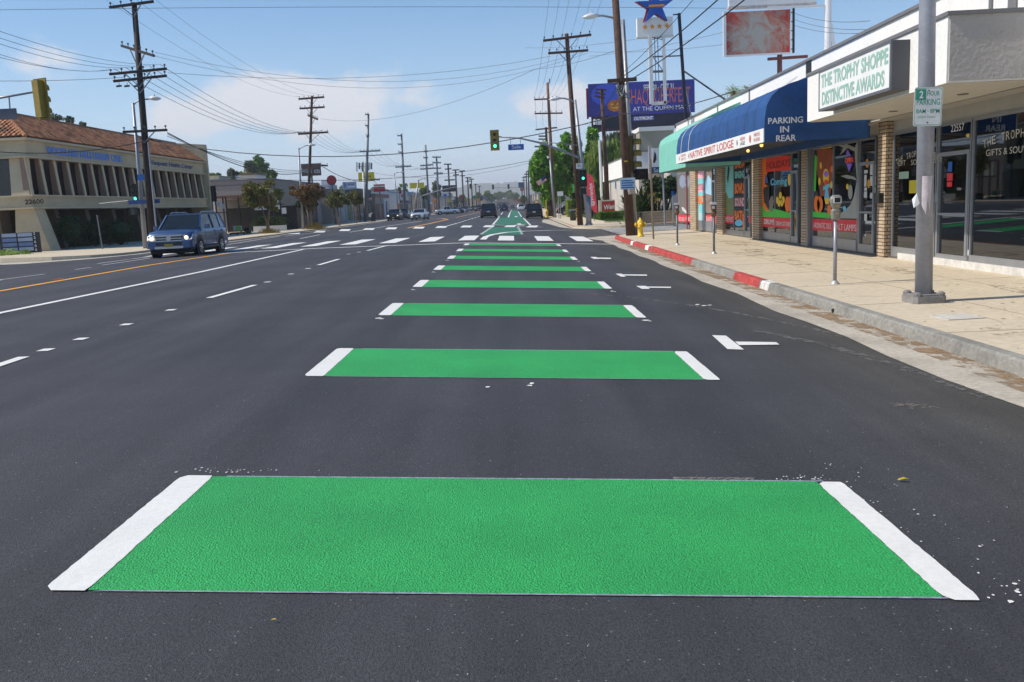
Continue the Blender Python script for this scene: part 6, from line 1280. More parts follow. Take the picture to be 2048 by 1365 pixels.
mb=MB()
for px in(462,475,488): a=at(px,467,Yb); mb.box(a.x-.04,a.x+.04,Yb-.3,Yb+.05,ZL,a.z)
mk('leg',mb,M['steeldk'],t)
t=thing('newspaper_rack',(at(496,472,79).x,79,ZL),'dark cabinet at the kerb beside the poster bench','cabinet'); mb,*_=panel((488,455),(500,475),79,.6); mk('body',mb,PM('cabinet_green',(.01,.02,.018)),t); mb,*_=panel((489,457),(499,462),78.97,.03); mk('window',mb,DKW,t)
# row beyond
TNB=PM('tan_wall',(.36,.29,.25),rough=.9,var=.06); WTB=PM('pale_wall',(.46,.46,.50),rough=.9,var=.05); TEAL=PM('dark_teal_front',(.01,.05,.055),rough=.7); MAR=PM('maroon_front',(.12,.02,.02)); 
XR=-25.5
def front(t,y0,y1,z0,z1,mt,nm='window',x=XR): mb=MB(); mb.box(x-.03,x+.05,y0,y1,z0,z1); mk(nm,mb,mt,t)
t=bld('pale shop with tall upper wall right of the grey hall',-45,XR,124.3,135,4.8,TNB); front(t,125,127,0,3,DKW); front(t,128.5,134,.3,3.2,PM('pale_poster_glass',(.3,.35,.38),var=.5,scale=.8))
t=bld('low shop with pale windows behind the third street tree',-45,XR,135.3,146,4.4,WTB); front(t,136,140,.3,3,PM('greenish_shopfront',(.10,.14,.06),var=.6,scale=.7)); front(t,141,145.5,.2,3,DKW); front(t,135.4,145.9,3.1,3.6,MAR,'awning_band')
t=bld('dark shopfront with teal upper band, left side',-45,XR,146.3,160,5.3,TEAL); front(t,147,150,0,3,DKW); front(t,152,159,0,3.0,M['black'])
t=bld('grey brown shop with red corner roof past the teal front',-45,XR+.6,160.3,178,4.6,PM('dusty_brown_wall',(.25,.20,.18))); front(t,161,170,0,2.9,MAR,x=XR+.6); front(t,170.5,177.5,.3,4.0,PM('pale_front',(.5,.5,.55)),x=XR+.6); front(t,160.3,178,4.1,4.7,PM('brick_red_band',(.22,.07,.06)),'roof_band',x=XR+.65)
t=thing('roof_block',(at(639,345,130).x,130,4),'pale lattice penthouse block above the tan shop','building'); mb,*_=panel((628,370),(660,400),128,6); mb2,*_=panel((642,360),(658,385),132,5); mk('wall',mb,WTB,t); mk('upper_wall',mb2,WTB,t)
t=thing('house',(at(505,362,150).x,150,4),'white walled house roof between tree crowns beyond the grey hall','house'); mb,*_=panel((470,350),(513,362),150,6); mk('wall',mb,M['offwhite'],t); mb,*_=panel((478,347),(512,350),149,7); mk('roof',mb,PM('rust_fascia',(.20,.12,.09)),t)
t=thing('house',(at(435,362,140).x,140,4),'grey roofed house behind the left office block','house'); mb,*_=panel((408,352),(440,372),140,6); mk('wall',mb,CR,t); mb,*_=panel((418,359),(460,366),138,7); mk('roof',mb,PM('slate_roof',(.13,.14,.17)),t)
# signs on the left
def sign(px0,py0,px1,py1,Y,mt,label,post=True,txt=None,tm=None,d=.3,extra=(),name='shop_sign',pm=None,base=430):
    mb,x0,x1,z0,z1=panel((px0,py0),(px1,py1),Y,d); t=thing(name,((x0+x1)/2,Y,ZL if post else z0),label,'sign'); mk('board',mb,mt,t)
    if post: mb=MB(); mb.tube([((x0+x1)/2,Y+.2,-.1),((x0+x1)/2,Y+.2,z0)],.12,7); mk('post',mb,pm or M['steeldk'],t)
    for nm,q,m_,dy in extra: m2,*_=panel((q[0],q[1]),(q[2],q[3]),Y-dy,.05); mk(nm,m2,m_,t)
    for s,a,b_,py,h,tm_ in (txt or []): u=at(a,py,Y); v=at(b_,py,Y); text(s,'lettering',t,tm_,(u.x,Y-.01,at((a+b_)/2,py,Y).z),XF,UP,h,v.x-u.x,bold=.02,lift=.04)
    return t
BRS=PM('sign_brown',(.09,.055,.045),rough=.5,var=.08); sign(601.5,327.5,642,352,112,BRS,'dark brown roadside board reading WINE on a post','1',[('WINE',604,624,346.5,.42,M['wht2']),('CO',629,640,346.5,.42,M['wht2']),('UNIMPORTED',603,625,340,.16,PM('tan_letter',(.3,.22,.18)))])
t=thing('round_sign',(at(663,400,125).x,125,ZL),'round dark red sign on a pole above the street trees','sign'); c=at(663,361,125); mb=MB(); mb.lathe(c+Vector((0,-.08,0)),[(.60,0),(.60,.12)],18,axis=(0,1,0)); mk('disc',mb,PM('sign_dark_red',(.36,.01,.015)),t); mb=MB(); mb.lathe(c+Vector((0,-.01,0)),[(.7,0),(.7,.05)],18,axis=(0,1,0)); mk('rim',mb,M['black'],t); mb=MB(); mb.tube([c,(c.x+.1,125.1,ZL)],.08,6); mk('post',mb,M['blackmetal'],t)
sign(684.5,364,713,379,140,PM('pale_blue_board',(.36,.42,.52)),'pale blue and white board behind the street trees',1,[('BH',688,693,377,.9,M['blue']),('BAZAAR',696,709,371,.3,M['blue'])],extra=[('lower_line',(695,373,711,375),M['wht2'],.04)])
YS_=PM('sign_yellow',(.62,.50,.01),rough=.6,var=.08,scale=1.2); sign(716,345,749,363,150,YS_,'larger yellow banner sign beside the slim steel pole',1,[('SUSHI',728,742,356,.35,M['black'])]); sign(819,366,848.5,377,205,YS_,'smaller yellow sign further down the left side',1)
sign(747,369,770,384,145,PM('sign_red',(.42,.015,.02)),'red and white roadside sign left of the steel pole',1,extra=[('white_band',(747.5,372,769.5,374.5),M['wht2'],.03),('pale_band',(749,377,769,378),PM('pink_band',(.5,.2,.2)),.03)])
sign(792,380,803,388,185,PM('sign_magenta',(.40,.02,.06)),'small magenta sign above the parked dark car',1,extra=[('white_mark',(796,382,799,386),M['wht2'],.03)]); sign(884,371,913,384,230,PM('dark_board',(.02,.022,.03)),'wide black billboard far down the left side',1)
sign(816,384,828,391,200,PM('pale_blue_board',(.36,.42,.52)),'small pale sign beside the yellow sign pole',1); sign(894,397,902,405,240,YS_,'round yellow far sign above the pickup',1); sign(1036.5,365,1049,376,330,PM('dark_blue_board',(.03,.06,.13)),'dark blue far billboard at the right of the road',1); sign(1040,376,1049,382,300,PM('rust_board',(.3,.12,.08)),'rusty far sign under the dark blue billboard',1)
sign(795,399,800,419,165,PM('orange_banner',(.6,.16,.04)),'orange and white feather banner by the parked dark car',0,extra=[('white_top',(795,399,799,408),M['wht2'],.05)])
_c=[('red',(.45,.02,.02)),('white',(.6,.6,.6)),('blue',(.03,.12,.45)),('orange',(.6,.2,.02)),('green',(.03,.22,.08)),('yellow',(.6,.48,.02))]
_r=random.Random(18)
for i,(px,py,Y) in enumerate([(772,400,160),(806,392,178),(832,398,190),(858,394,215),(868,402,225),(890,391,250),(906,398,262),(921,394,300),(932,399,330),(948,395,380),(956,400,420),(968,396,470),(1044,399,300),(1038,401,380)]):
    cn,cc=_c[(i*5+1)%6]; w_=_r.uniform(5,9); sign(px-w_/2,py-2.5,px+w_/2,py+2.5,Y,PM('small_sign_%s'%cn,cc,rough=.5),'small %s roadside sign in the far clutter, %s counted from the left'%(cn,['first','second','third','fourth','fifth','sixth','seventh','eighth','ninth','tenth','eleventh','twelfth','fourteenth','thirteenth'][i]),1)
# cell antennas
t=thing('antenna_array',(at(733,340,136).x,136.3,10),'cluster of white panel antennas on the lamp post','antenna')
for i,(px,h) in enumerate([(715,19),(719,14),(723,17),(727,20),(731,20),(736,16),(740,15),(743,14)]):
    a=at(px,325+ (i%3),136); b_=at(px,325+h,136); mb=MB(); mb.bar(a+Vector((0,(i%3)*.5-.5,0)),b_+Vector((0,(i%3)*.5-.5,0)),.22); mk('panel_antenna',mb,M['wht2'] if i%2==0 else M['steeldk'],t)
mb=MB(); mb.bar(at(714,334,136),at(744,333,136),.08); mk('rail',mb,M['steeldk'],t)
# ---------------------------------------------------------------- trees
def stree(px0,px1,py0,py1,Y,bpx,mat,label,n=3000,size=.2,seed=1,trunk=.12,barkm='bark',stems=1,multi=None,name='tree',X=None,sub=3,z=None,droop=0,cat='tree'):
    c,r_=crownpx(px0,px1,py0,py1,Y); rnd=random.Random(seed); zb=ZL if z is None else z
    b0=at(bpx,430,Y); crowns=[(c,(r_[0]*.80,r_[1]*.80,r_[2]*.86))]
    for k in range(sub):
        a=6.28*k/sub+seed; q=rnd.uniform(.3,.6); crowns.append((c+Vector((r_[0]*(1-q)*math.cos(a),r_[1]*(1-q)*math.sin(a),r_[2]*rnd.uniform(-.5,.5))),(r_[0]*q,r_[1]*q,r_[2]*q*1.05)))
    return tree(name,(b0.x,Y,zb),crowns,M and mat,label,n=n,size=size,seed=seed,trunk=trunk,barkm=barkm,stems=stems,droop=droop,cat=cat)
stree(478,568,356,424,77,534,'leaf_myrtle','broad autumn tinted street tree in front of the covered patio',n=4200,size=.24,seed=3,stems=3)
stree(576,652,368,412,87,618,'leaf_red','reddest street tree between lamp pole and wine sign pole',n=3600,size=.26,seed=5,stems=2)
stree(590,640,395,430,90,622,'leaf_dark','dark low tree under the reddish street tree',n=1800,size=.25,seed=6,stems=2)
stree(650,702,380,417,103,677,'leaf_myrtle','third street tree with a pale forked trunk, left side',n=2600,size=.26,seed=7,stems=3); stree(690,730,376,417,117,712,'leaf_myrtle','fourth street tree left of the teal shopfront',n=2400,size=.28,seed=8,stems=2)
for px0,px1,Y,lb in ((518,556,77,'dry yellow grass tuft at the foot of the patio tree'),(613,648,87,'dry grass clump at the foot of the reddish tree')):
    c,r_=crownpx(px0,px1,458 if Y<80 else 446,470 if Y<80 else 462,Y); mb=MB(); rr=random.Random(Y)
    for k in range(500):
        x=c.x+rr.gauss(0,.42)*r_[0]; y=c.y+rr.gauss(0,.4)*.8; h=rr.uniform(.3,1)*r_[2]*2; dx=rr.gauss(0,.25)*h; mb.add([(x-.02,y,ZL),(x+.02,y,ZL),(x+dx,y+dx*.3,ZL+h)],[(0,1,2)])
    tag(mk('grass_tuft',mb,M['drygrass']),lb,'grass')
stree(482,547,312,375,165,515,'leaf_far','tallest green tree rising behind the grey hall',n=4200,size=.55,seed=10,trunk=.4); stree(485,512,318,350,160,500,'leaf_eu','wispy grey green treetop left of the tallest back tree',n=700,size=.4,seed=11,trunk=.25)
stree(528,556,335,368,160,542,'leaf_far','smaller green tree right of the tallest back tree',n=1800,size=.5,seed=12,trunk=.3); stree(453,480,337,368,150,466,'leaf_eu','pale green tree left of the tallest back tree',n=1500,size=.45,seed=13,trunk=.3); stree(406,446,344,366,150,430,'leaf_far','low green tree just right of the office block end wall',n=1500,size=.45,seed=14,trunk=.3)
stree(784,822,366,404,230,803,'leaf_far','bushy far green tree behind the magenta sign',n=1500,size=.7,seed=15,trunk=.3); stree(838,862,370,402,235,850,'leaf_far','far green tree left of the black billboard',n=1300,size=.7,seed=16,trunk=.3); stree(862,884,357,398,260,873,'leaf_eu','tall sparse far tree behind the steel poles',n=900,size=.7,seed=17,trunk=.3)
# right side trees
t=stree(1056,1130,283,420,112,1100,'leaf_ficus','huge clipped bright green ficus left of the crossarm pole',n=26000,size=.45,seed=21,trunk=.5,barkm='barkdk',sub=7,z=ZR)
t=stree(1098,1190,262,400,118,1150,'leaf_ficus','tall green ficus behind the brown crossarm pole',n=22000,size=.45,seed=22,trunk=.5,barkm='barkdk',sub=6,z=ZR)
stree(1168,1205,256,340,112,1186,'leaf_ficus','narrow green treetop under the billboard left corner',n=3500,size=.4,seed=23,trunk=.3,barkm='barkdk',sub=3,z=ZR)
stree(1160,1262,286,420,100,1212,'leaf_willow','weeping pepper tree behind the restaurant sign',n=15000,size=.6,seed=24,trunk=.45,sub=7,z=ZR,droop=2.2)
stree(1205,1262,262,330,108,1236,'leaf_eu','feathery grey green palm like crown beside the big brown pole',n=2200,size=.6,seed=25,trunk=.3,sub=3,z=ZR,droop=2.5)
stree(1284,1362,342,402,60,1333,'leaf_dark','small dark multi stemmed tree behind the blue Sale sign',n=3000,size=.20,seed=26,trunk=.13,barkm='barkdk',stems=3,sub=5,z=ZR)
stree(1140,1172,378,424,92,1150,'leaf_dark','dark shaded tree mass between the far corner poles',n=2500,size=.35,seed=27,trunk=.2,barkm='barkdk',z=ZR)
def hedge(px0,px1,py0,py1,Y,mat,label,dy=1.0,n=1800,size=.18):
    c,r_=crownpx(px0,px1,py0,py1,Y,dy); t=thing('hedge',(c.x,c.y,ZR),label,'hedge'); mb=MB(); mb.box(c.x-r_[0]*.92,c.x+r_[0]*.92,c.y-dy*.9,c.y+dy*.9,ZR-.1,c.z+r_[2]*.88)
    rr=random.Random(px0)
    for k in range(n):
        q=Vector((rr.uniform(-1,1),rr.uniform(-1,1),rr.uniform(-1,1))); i=rr.randrange(3); q[i]=(1 if q[i]>0 else -1)*rr.uniform(.9,1.02); p=Vector((c.x+q.x*r_[0],c.y+q.y*dy,c.z+q.z*r_[2])); a=Vector((rr.gauss(0,1),rr.gauss(0,1),rr.gauss(0,1))).normalized(); b_=a.cross(Vector((0,.3,1))).normalized(); s=size*rr.uniform(.6,1.3); mb.add([p-a*s/2,p-b_*s/3,p+a*s/2,p+b_*s/3],[(0,1,2,3)])
    mk('foliage',mb,M[mat],t)
hedge(1133,1152,401,429,100,'leaf_yel','bright yellow green box hedge behind the street bin',2.0); hedge(1172,1203,395,428,86,'leaf_dark','dark green shrubs left of the red restaurant sign',1.5)
hedge(1196,1262,424,441,73,'grass','low green groundcover before the red restaurant sign',1.5,n=3000,size=.2)
# lawn and border
LW=MB(); 
for x0,x1,y0,y1 in ((7.0,16,66,90),(7.6,20,90,130)): LW.quad((x0,y0,ZR+.03),(x1,y0,ZR+.03),(x1,y1,ZR+.03),(x0,y1,ZR+.03))
rr=random.Random(77)
for k in range(5000): x=rr.uniform(7,15); y=rr.uniform(66,88); LW.add([(x-.04,y,ZR+.03),(x+.04,y,ZR+.03),(x+rr.gauss(0,.05),y,ZR+.03+rr.uniform(.08,.22))],[(0,1,2)])
tag(mk('lawn',LW,M['grass'],kind='stuff'),'green lawn and groundcover around the restaurant sign','grass')
mb=MB(); mb.box(6.85,7.0,66,90,ZR,ZR+.1); mb.box(7.0,16,65.85,66,ZR,ZR+.1); tag(mk('lawn_kerb',mb,M['conc2']),'pale concrete edging round the restaurant lawn','edging')
t=thing('retaining_wall',(9.2,55.9,ZR),'low tan block wall behind the thin brown post','wall'); mb=MB(); a=at(1283,452,56.2); b_=at(1358,448,56.2); z1=at(1310,426,56.2).z; mb.box(a.x,b_.x+3,59.2,59.5,ZR,z1); mb.box(a.x,a.x+.25,59.5,64,ZR,z1); mk('block_courses',mb,M['block'],t); mb=MB(); mb.box(a.x-.03,b_.x+3,59.15,59.55,z1,z1+.06); mk('cap',mb,PM('tan_cap',(.42,.35,.25)),t)
mb=MB(); mb.box(9.0,20,57.35,57.5,ZR,ZR+.03); tag(mk('red_kerb_strip',mb,M['kred']),'red painted kerb of the side street before the tan wall','kerb')
# strappy plants
t=None
for i,(px,py,Y,s) in enumerate([(1285,447,61,1.5),(1270,450,60,1.25),(1305,438,61.5,1.0),(1330,437,61.5,.9),(1258,455,58.5,.8)]):
    p=Vector((at(px,py,Y).x,Y,ZR)); mb=MB(); rr=random.Random(i*7+1)
    for k in range(260 if i<2 else 160):
        a=rr.uniform(0,6.28); el=rr.uniform(.25,1.45); L_=s*rr.uniform(.5,1)*1.25; d=Vector((math.cos(a)*math.cos(el),math.sin(a)*math.cos(el),math.sin(el))); o=p+Vector((rr.gauss(0,.25*s),rr.gauss(0,.2*s),rr.uniform(0,.9*s))); sd=Vector((-math.sin(a),math.cos(a),0))*.035*s
        m1=o+d*L_*.6; e=o+d*L_+Vector((0,0,-.12*L_)); mb.add([o-sd,o+sd,m1+sd,m1-sd,e],[(0,1,2,3),(3,2,4)])
    tag(mk('strappy_plant',mb,M['leaf_dark'] if i<3 else M['grass']),['tallest spiky dark plant right of the big brown pole','spiky plant hugging the big brown pole','spiky plant above the left end of the tan wall','spiky plant below the small dark tree','low spiky plant at the pavement edge'][i],'plant')
# far right buildings
t=thing('shop_building',(14,70,ZR),'pale beige building with white parapet across the side street','building')
mb=MB(); mb.box(9.5,24,66,90,-.2,3.4); mk('wall',mb,PM('beige_wall',(.55,.50,.45),var=.05),t); mb=MB(); mb.box(9.3,24,57.5+8,90,3.4,4.95); mk('white_parapet',mb,M['offwhite'],t); mb=MB(); mb.box(9.25,24,65.4,90,4.95,5.03); mk('trim',mb,M['trim'],t)
mb=MB(); mb.box(11.2,24,62.5,66,-.2,3.3); mk('side_wing',mb,PM('beige_wall',(.55,.50,.45)),t)
t=thing('shop_sign',(10,57,4),'white hanging board with bird drawing beside the mint awning','sign'); mb,x0,x1,z0,z1=panel((1304,296),(1345,328),57,.15); mk('board',mb,M['white'],t); mb=MB(); mb.add([(at(px,py,56.95)) for px,py in ((1306,326),(1308,312),(1309,303),(1312,309),(1313,318),(1310,326))],[tuple(range(6))]); mk('bird_drawing',mb,M['black'],t); text('NATIVE','lettering',t,RT,(x0+.45,56.98,z0+.72),XF,UP,.22,.8,lift=.01); mb,*_=panel((1297,292),(1304,345),57.1,.2); mk('post',mb,PM('pale_post',(.4,.38,.38)),t)
t=thing('warehouse',(18,125,ZR),'tall beige flat building with white cap below the billboard','building'); mb,x0,x1,z0,z1=panel((1279,262),(1350,420),108,14); mk('wall',mb,PM('greige_wall',(.38,.34,.27),var=.08,scale=.3),t); mb=MB(); mb.box(x0-.1,x1+.1,107.8,122,z1,z1+.5); mk('cap',mb,M['offwhite'],t)
t=thing('parking_sign',(at(1345,430,58.6).x,58.6,ZR),'small blue disabled parking sign by the shop corner','sign'); mb,*_=panel((1343,383),(1348,391),58.6,.03); mk('plate',mb,M['blue'],t); mb=MB(); a=at(1345.5,391,58.65); mb.tube([a,(a.x,58.65,ZR)],.035,6); mk('post',mb,M['steel'],t)
t=thing('wall_mural',(11,62,1),'yellow sun painting on the beige wall behind the tree','mural'); mb=MB(); c=at(1303,393,62.4); n=22; mb.prism([(c.x+(.85 if k%2 else .5)*math.cos(k*6.283/n),62.44,c.z+(.75 if k%2 else .45)*math.sin(k*6.283/n)) for k in range(n)],(0,.04,0)); mk('sun',mb,M['yellow'],t)
# palms behind the roof
for i,(px,py,Y,s) in enumerate([(1466,184,60,1.5),(1497,176,66,1.2)]):
    c=at(px,py,Y); t=thing('palm_tree',(c.x,Y,ZR),['fan palm top showing above the shop roof','second palm top above the roof, partly hidden'][i],'tree'); mb=MB(); mb.tube([(c.x,Y,ZR),c],[.2,.16],8); mk('trunk',mb,M['bark'],t); mb=MB(); rr=random.Random(i)
    for k in range(16):
        a=k*.39+rr.uniform(0,.3); el=rr.uniform(-.5,1.1); d=Vector((math.cos(a)*math.cos(el),math.sin(a)*math.cos(el),math.sin(el)))
        for j in range(14): f=j/13; o=c+d*s*.75*f+Vector((0,0,-.55*s*f*f)); sd=Vector((rr.gauss(0,1),rr.gauss(0,1),rr.gauss(0,.4)-.4)).normalized()*.38*s*(1-.3*f); mb.add([o,o+sd*.5+Vector((.03,0,.02)),o+sd],[(0,1,2)])
    mk('crown',mb,M['leaf_willow'],t)
# ---------------------------------------------------------------- vehicles
TY=PM('tyre_rubber',(.010,.010,.011),rough=.85,var=.1); RIM=PM('alloy_rim',(.42,.43,.45),rough=.35,metal=.7,var=.05); HLM=PM('headlight_lens',(.75,.72,.62),rough=.15,var=.1,scale=9); HLL=PM('headlight_lit',(1,.80,.50),emit=1.5,var=0); TLM=PM('tail_light',(.60,.02,.02),rough=.2,var=.05); CHR=PM('chrome_grille',(.45,.46,.48),rough=.25,metal=.8,var=.05); BLP=PM('black_trim',(.02,.021,.024),rough=.5,var=.1)
STY={ # L,W,H,hood,belt, windscreen base/top, rear top/base, wheel r, axle f, axle r, ground
 'suv':dict(L=4.8,W=1.87,H=1.74,hood=1.08,belt=1.13,ws=(-1.12,-.42),rr=(1.95,2.28),r=.37,af=-1.52,ar=1.27,g=.30,deck=None),
 'wag':dict(L=4.9,W=1.93,H=1.72,hood=1.03,belt=1.10,ws=(-1.2,-.35),rr=(1.75,2.28),r=.36,af=-1.5,ar=1.35,g=.24,deck=None),
 'sedan':dict(L=4.6,W=1.80,H=1.45,hood=.88,belt=.95,ws=(-1.05,-.25),rr=(.85,1.6),r=.32,af=-1.4,ar=1.3,g=.2,deck=1.0),
 'pickup':dict(L=5.5,W=1.95,H=1.78,hood=1.1,belt=1.15,ws=(-1.15,-.6),rr=(.55,.7),r=.38,af=-1.75,ar=1.6,g=.35,deck=1.12),
 'van':dict(L=5.4,W=2.0,H=2.35,hood=1.2,belt=1.25,ws=(-1.9,-1.3),rr=(2.55,2.65),r=.36,af=-1.7,ar=1.6,g=.25,deck=None)}
def paint(name,c,rough=.28): return PM(name,c,rough=rough,var=.03,scale=3,coat=.5,metal=.55)
def car(loc,rz,style,col,label,detail=1,lights=False,rails=False,group=None,cat=None,plate=None,name=None):
    S_=STY[style]; L,W,Hh=S_['L'],S_['W'],S_['H']; w=W/2; name=name or {'suv':'suv_car','wag':'suv_car','sedan':'sedan_car','pickup':'pickup_truck','van':'van'}[style]
    t=thing(name,loc,label,cat or {'suv':'SUV','wag':'SUV','sedan':'car','pickup':'pickup truck','van':'van'}[style],group,rz); t['_w']=(0,0,0)
    f=-L/2; b=L/2; hd=S_['hood']; bt=S_['belt']; g=S_['g']; y0,y1=S_['ws']; y2,y3=S_['rr']; dk=S_['deck'] or bt
    def ring(y,k,zt,g_=g,sh=None): 
        sh=sh or bt-.06; sh=min(sh,zt-.03)
        half=[(.90,g_),(.97,g_+.07),(1.0,g_+.2),(1.005,(g_+sh)/2+.06),(.995,sh-.12),(.975,sh-.03),(.93,sh+(zt-sh)*.55),(.84,zt-.005),(.62,zt+.02),(.3,zt+.032)]
        return [(-w*k*a_,y,z_) for a_,z_ in half]+[(0,y,zt+.036)]+[(w*k*a_,y,z_) for a_,z_ in half[::-1]]
    R_s=[ring(f,.84,hd-.34,g+.12,hd-.44),ring(f+.03,.90,hd-.22,g+.06,hd-.31),ring(f+.09,.945,hd-.12,g+.03,hd-.20),ring(f+.2,.975,hd-.06),ring(f+.38,.99,hd-.03),ring(f+.7,1,hd-.0),ring(y0,1,bt),ring(y1,1,bt),ring(0,1,bt),ring(y2*.8,1,bt),ring(min(y3,b-.3),.995,dk),ring(b-.14,.975,dk-.02),ring(b-.02,.93,dk-.14,g+.05),ring(b,.90,dk-.3,g+.12)]
    n=21; mb=MB(); vs=[v for r_ in R_s for v in r_]; k=len(R_s)
    fs=[(i*n+j,i*n+(j+1)%n,(i+1)*n+(j+1)%n,(i+1)*n+j) for i in range(k-1) for j in range(n)]+[tuple(range(n))[::-1],tuple((k-1)*n+j for j in range(n))]
    mb.add(vs,fs); bo=mk('body',mb,col,t,smooth=True); bo.data.set_sharp_from_angle(angle=R(38))
    # greenhouse
    wb,wt=w*.90,w*.74; zr_=Hh-.05; mb=MB()
    B=[(-wb,y0,bt-.02),(wb,y0,bt-.02),(wb,y3,bt-.02),(-wb,y3,bt-.02)]; T_=[(-wt,y1,zr_),(wt,y1,zr_),(wt,y2,zr_),(-wt,y2,zr_)]
    mb.add(B+T_,[(0,1,5,4),(1,2,6,5),(2,3,7,6),(3,0,4,7),(4,5,6,7)]); mk('windows',mb,M['carglass'],t)
    mb=MB(); c_=.06
    mb.prism([(-wt-.01,y1-.02,zr_-.01),(wt+.01,y1-.02,zr_-.01),(wt+.01,y2+.03,zr_-.01),(-wt-.01,y2+.03,zr_-.01)],(0,0,.035)); mb.prism([(-wt+c_,y1+.12,zr_+.025),(wt-c_,y1+.12,zr_+.025),(wt-c_,y2-.08,zr_+.025),(-wt+c_,y2-.08,zr_+.025)],(0,0,.025)); mk('roof',mb,col,t)
    mb=MB(); V=Vector; e=.012
    for s in(-1,1):
        for (ya,yb,pw) in ((y0,y1,.07),(y3,y2,.09)): mb.bar((s*(wb+e),ya,bt-.03),(s*(wt+e),yb,zr_),pw,.07)
        ym=(y1+y2)/2-.15; mb.bar((s*(wb+.005),ym,bt-.02),(s*(wt+.005),ym,zr_),.08,.04)
        if style in('suv','wag','van'): yq=y2-.62; mb.prism([(s*(wb+.006),yq+.25,bt-.02),(s*(wb+.006),y3,bt-.02),(s*(wt+.006),y2,zr_),(s*(wt+.006),yq+.28,zr_)],(s*.02,0,0)) if style!='van' else mb.prism([(s*(wb+.006),ym-.2,bt-.02),(s*(wb+.006),y3,bt-.02),(s*(wt+.006),y2,zr_),(s*(wt+.006),ym-.2,zr_)],(s*.02,0,0))
    mk('pillars',mb,col,t)
    for ax in(S_['af'],S_['ar']):
        for s in(-1,1):
            r_=S_['r']; mb=MB(); mb.lathe((s*(w-.0),ax,r_+.02),[(r_+.09,0),(r_+.09,.015*1)],18,axis=(s,0,0)); 
            if detail: mk('wheel_arch',mb,BLP,t)
            mb=MB(); mb.lathe((s*(w-.22),ax,r_),[(r_*.9,0),(r_,.03),(r_,.2),(r_*.93,.245)],18,axis=(s,0,0)); wo=mk('wheel',mb,TY,t,smooth=False)
            if detail:
                mb=MB(); mb.lathe((s*(w+.024),ax,r_),[(r_*.62,0),(r_*.62,.008),(r_*.15,.02)],16,axis=(s,0,0)); 
                ri=mk('rim',mb,RIM,wo)
                if detail>1:
                    mb=MB()
                    for q in range(6): a=q*1.047+.3; mb.lathe((s*(w+.03),ax+r_*.4*math.cos(a),r_+r_*.4*math.sin(a)),[(r_*.10,0),(r_*.10,.02)],6,axis=(s,0,0))
                    mk('rim_openings',mb,TY,wo)
    if not detail: return t
    # front
    zf=hd-.30
    for s in(-1,1):
        mb=MB(); mb.prism([(s*w*.56,f+.02,zf-.10),(s*w*.95,f+.05,zf-.06),(s*w*.97,f+.20,zf+.13),(s*w*.62,f+.06,zf+.13)],(0,-.035,0)); mk('headlight',mb,HLM,t)
        if lights: mb=MB(); mb.lathe((s*w*.74,f-.015,zf+.01),[(.085,0),(.05,.03)],12,axis=(0,-1,0)); mk('headlamp_bulb',mb,HLL,t)
        mb=MB(); mb.prism([(s*w*.80,b-.12,dk-.12),(s*w*.985,b-.20,dk-.12),(s*w*.985,b-.16,dk-.42),(s*w*.82,b-.04,dk-.42)],(0,.06,0)); mk('tail_light',mb,TLM,t)
        mb=MB(); mb.bbox(s*(w+.02),s*(w+.22),y0+.22,y0+.36,bt-.03,bt+.15,.03) if s>0 else mb.bbox(-(w+.22),-(w+.02),y0+.22,y0+.36,bt-.03,bt+.15,.03); mk('mirror',mb,col,t)
    mb=MB(); mb.box(-w*.56,w*.56,f-.012,f+.03,zf-.13,zf+.12); gr=mk('grille',mb,BLP,t)
    if detail>1:
        mb=MB()
        for q in range(3): mb.box(-w*.55,w*.55,f-.035,f-.012,zf-.115+q*.095,zf-.075+q*.095)
        mb.box(-w*.6,w*.6,f-.03,f-.01,zf+.11,zf+.145); mk('grille_bars',mb,CHR,gr); mb=MB(); mb.lathe((0,f-.035,zf+.0),[(.10,0),(.10,.012)],14,axis=(0,-1,0)); mk('badge',mb,CHR,gr)
    mb=MB(); mb.bbox(-w*.98,w*.98,f-.09,f+.3,g+.10,g+.36,.09); bp_=mk('front_bumper',mb,col,t)
    mb=MB(); mb.box(-w*.55,w*.55,f-.10,f-.088,g+.20,g+.33); mk('air_intake',mb,BLP,bp_)
    mb=MB(); mb.box(-w*.6,w*.6,f-.105,f-.07,g+.08,g+.17); mk('skid_plate',mb,CHR if detail>1 else BLP,bp_)
    mb=MB(); mb.box(-.17,.17,f-.118,f-.106,g+.15,g+.27); mk('number_plate',mb,plate or M['wht2'],bp_)
    mb=MB(); mb.bbox(-w*.97,w*.97,b-.25,b+.07,g+.08,g+.34,.08); rb=mk('rear_bumper',mb,col if style!='wag' else BLP,t)
    mb=MB(); mb.box(-.17,.17,b+.005,b+.02,g+.45,g+.57); mk('number_plate',mb,M['wht2'],t)
    mb=MB()
    for s in(-1,1):
        mb.box(*( (w-.005,w+.035) if s>0 else (-w-.035,-w+.005)),S_['af']+.45,S_['ar']-.45,g+.0,g+.10)
    mk('running_board',mb,BLP,t)
    mb=MB()
    for s in(-1,1):
        for yy in (y0+.35,(y1+y2)/2-.15,y2-.35): xx=s*(w+.003); mb.box(min(xx,xx+s*.004),max(xx,xx+s*.004),yy-.008,yy+.008,g+.2,bt-.08)
        for yy in ((y1+y2)/2-.32,y2-.50): xx=s*(w+.003); mb.box(min(xx,xx+s*.025),max(xx,xx+s*.025),yy-.08,yy+.08,bt-.16,bt-.13)
    mk('door_seams',mb,BLP,t)
    mb=MB(); mb.box(-w*.86,w*.86,f+.15,b-.15,.18,g+.02); mk('underbody',mb,TY,t)
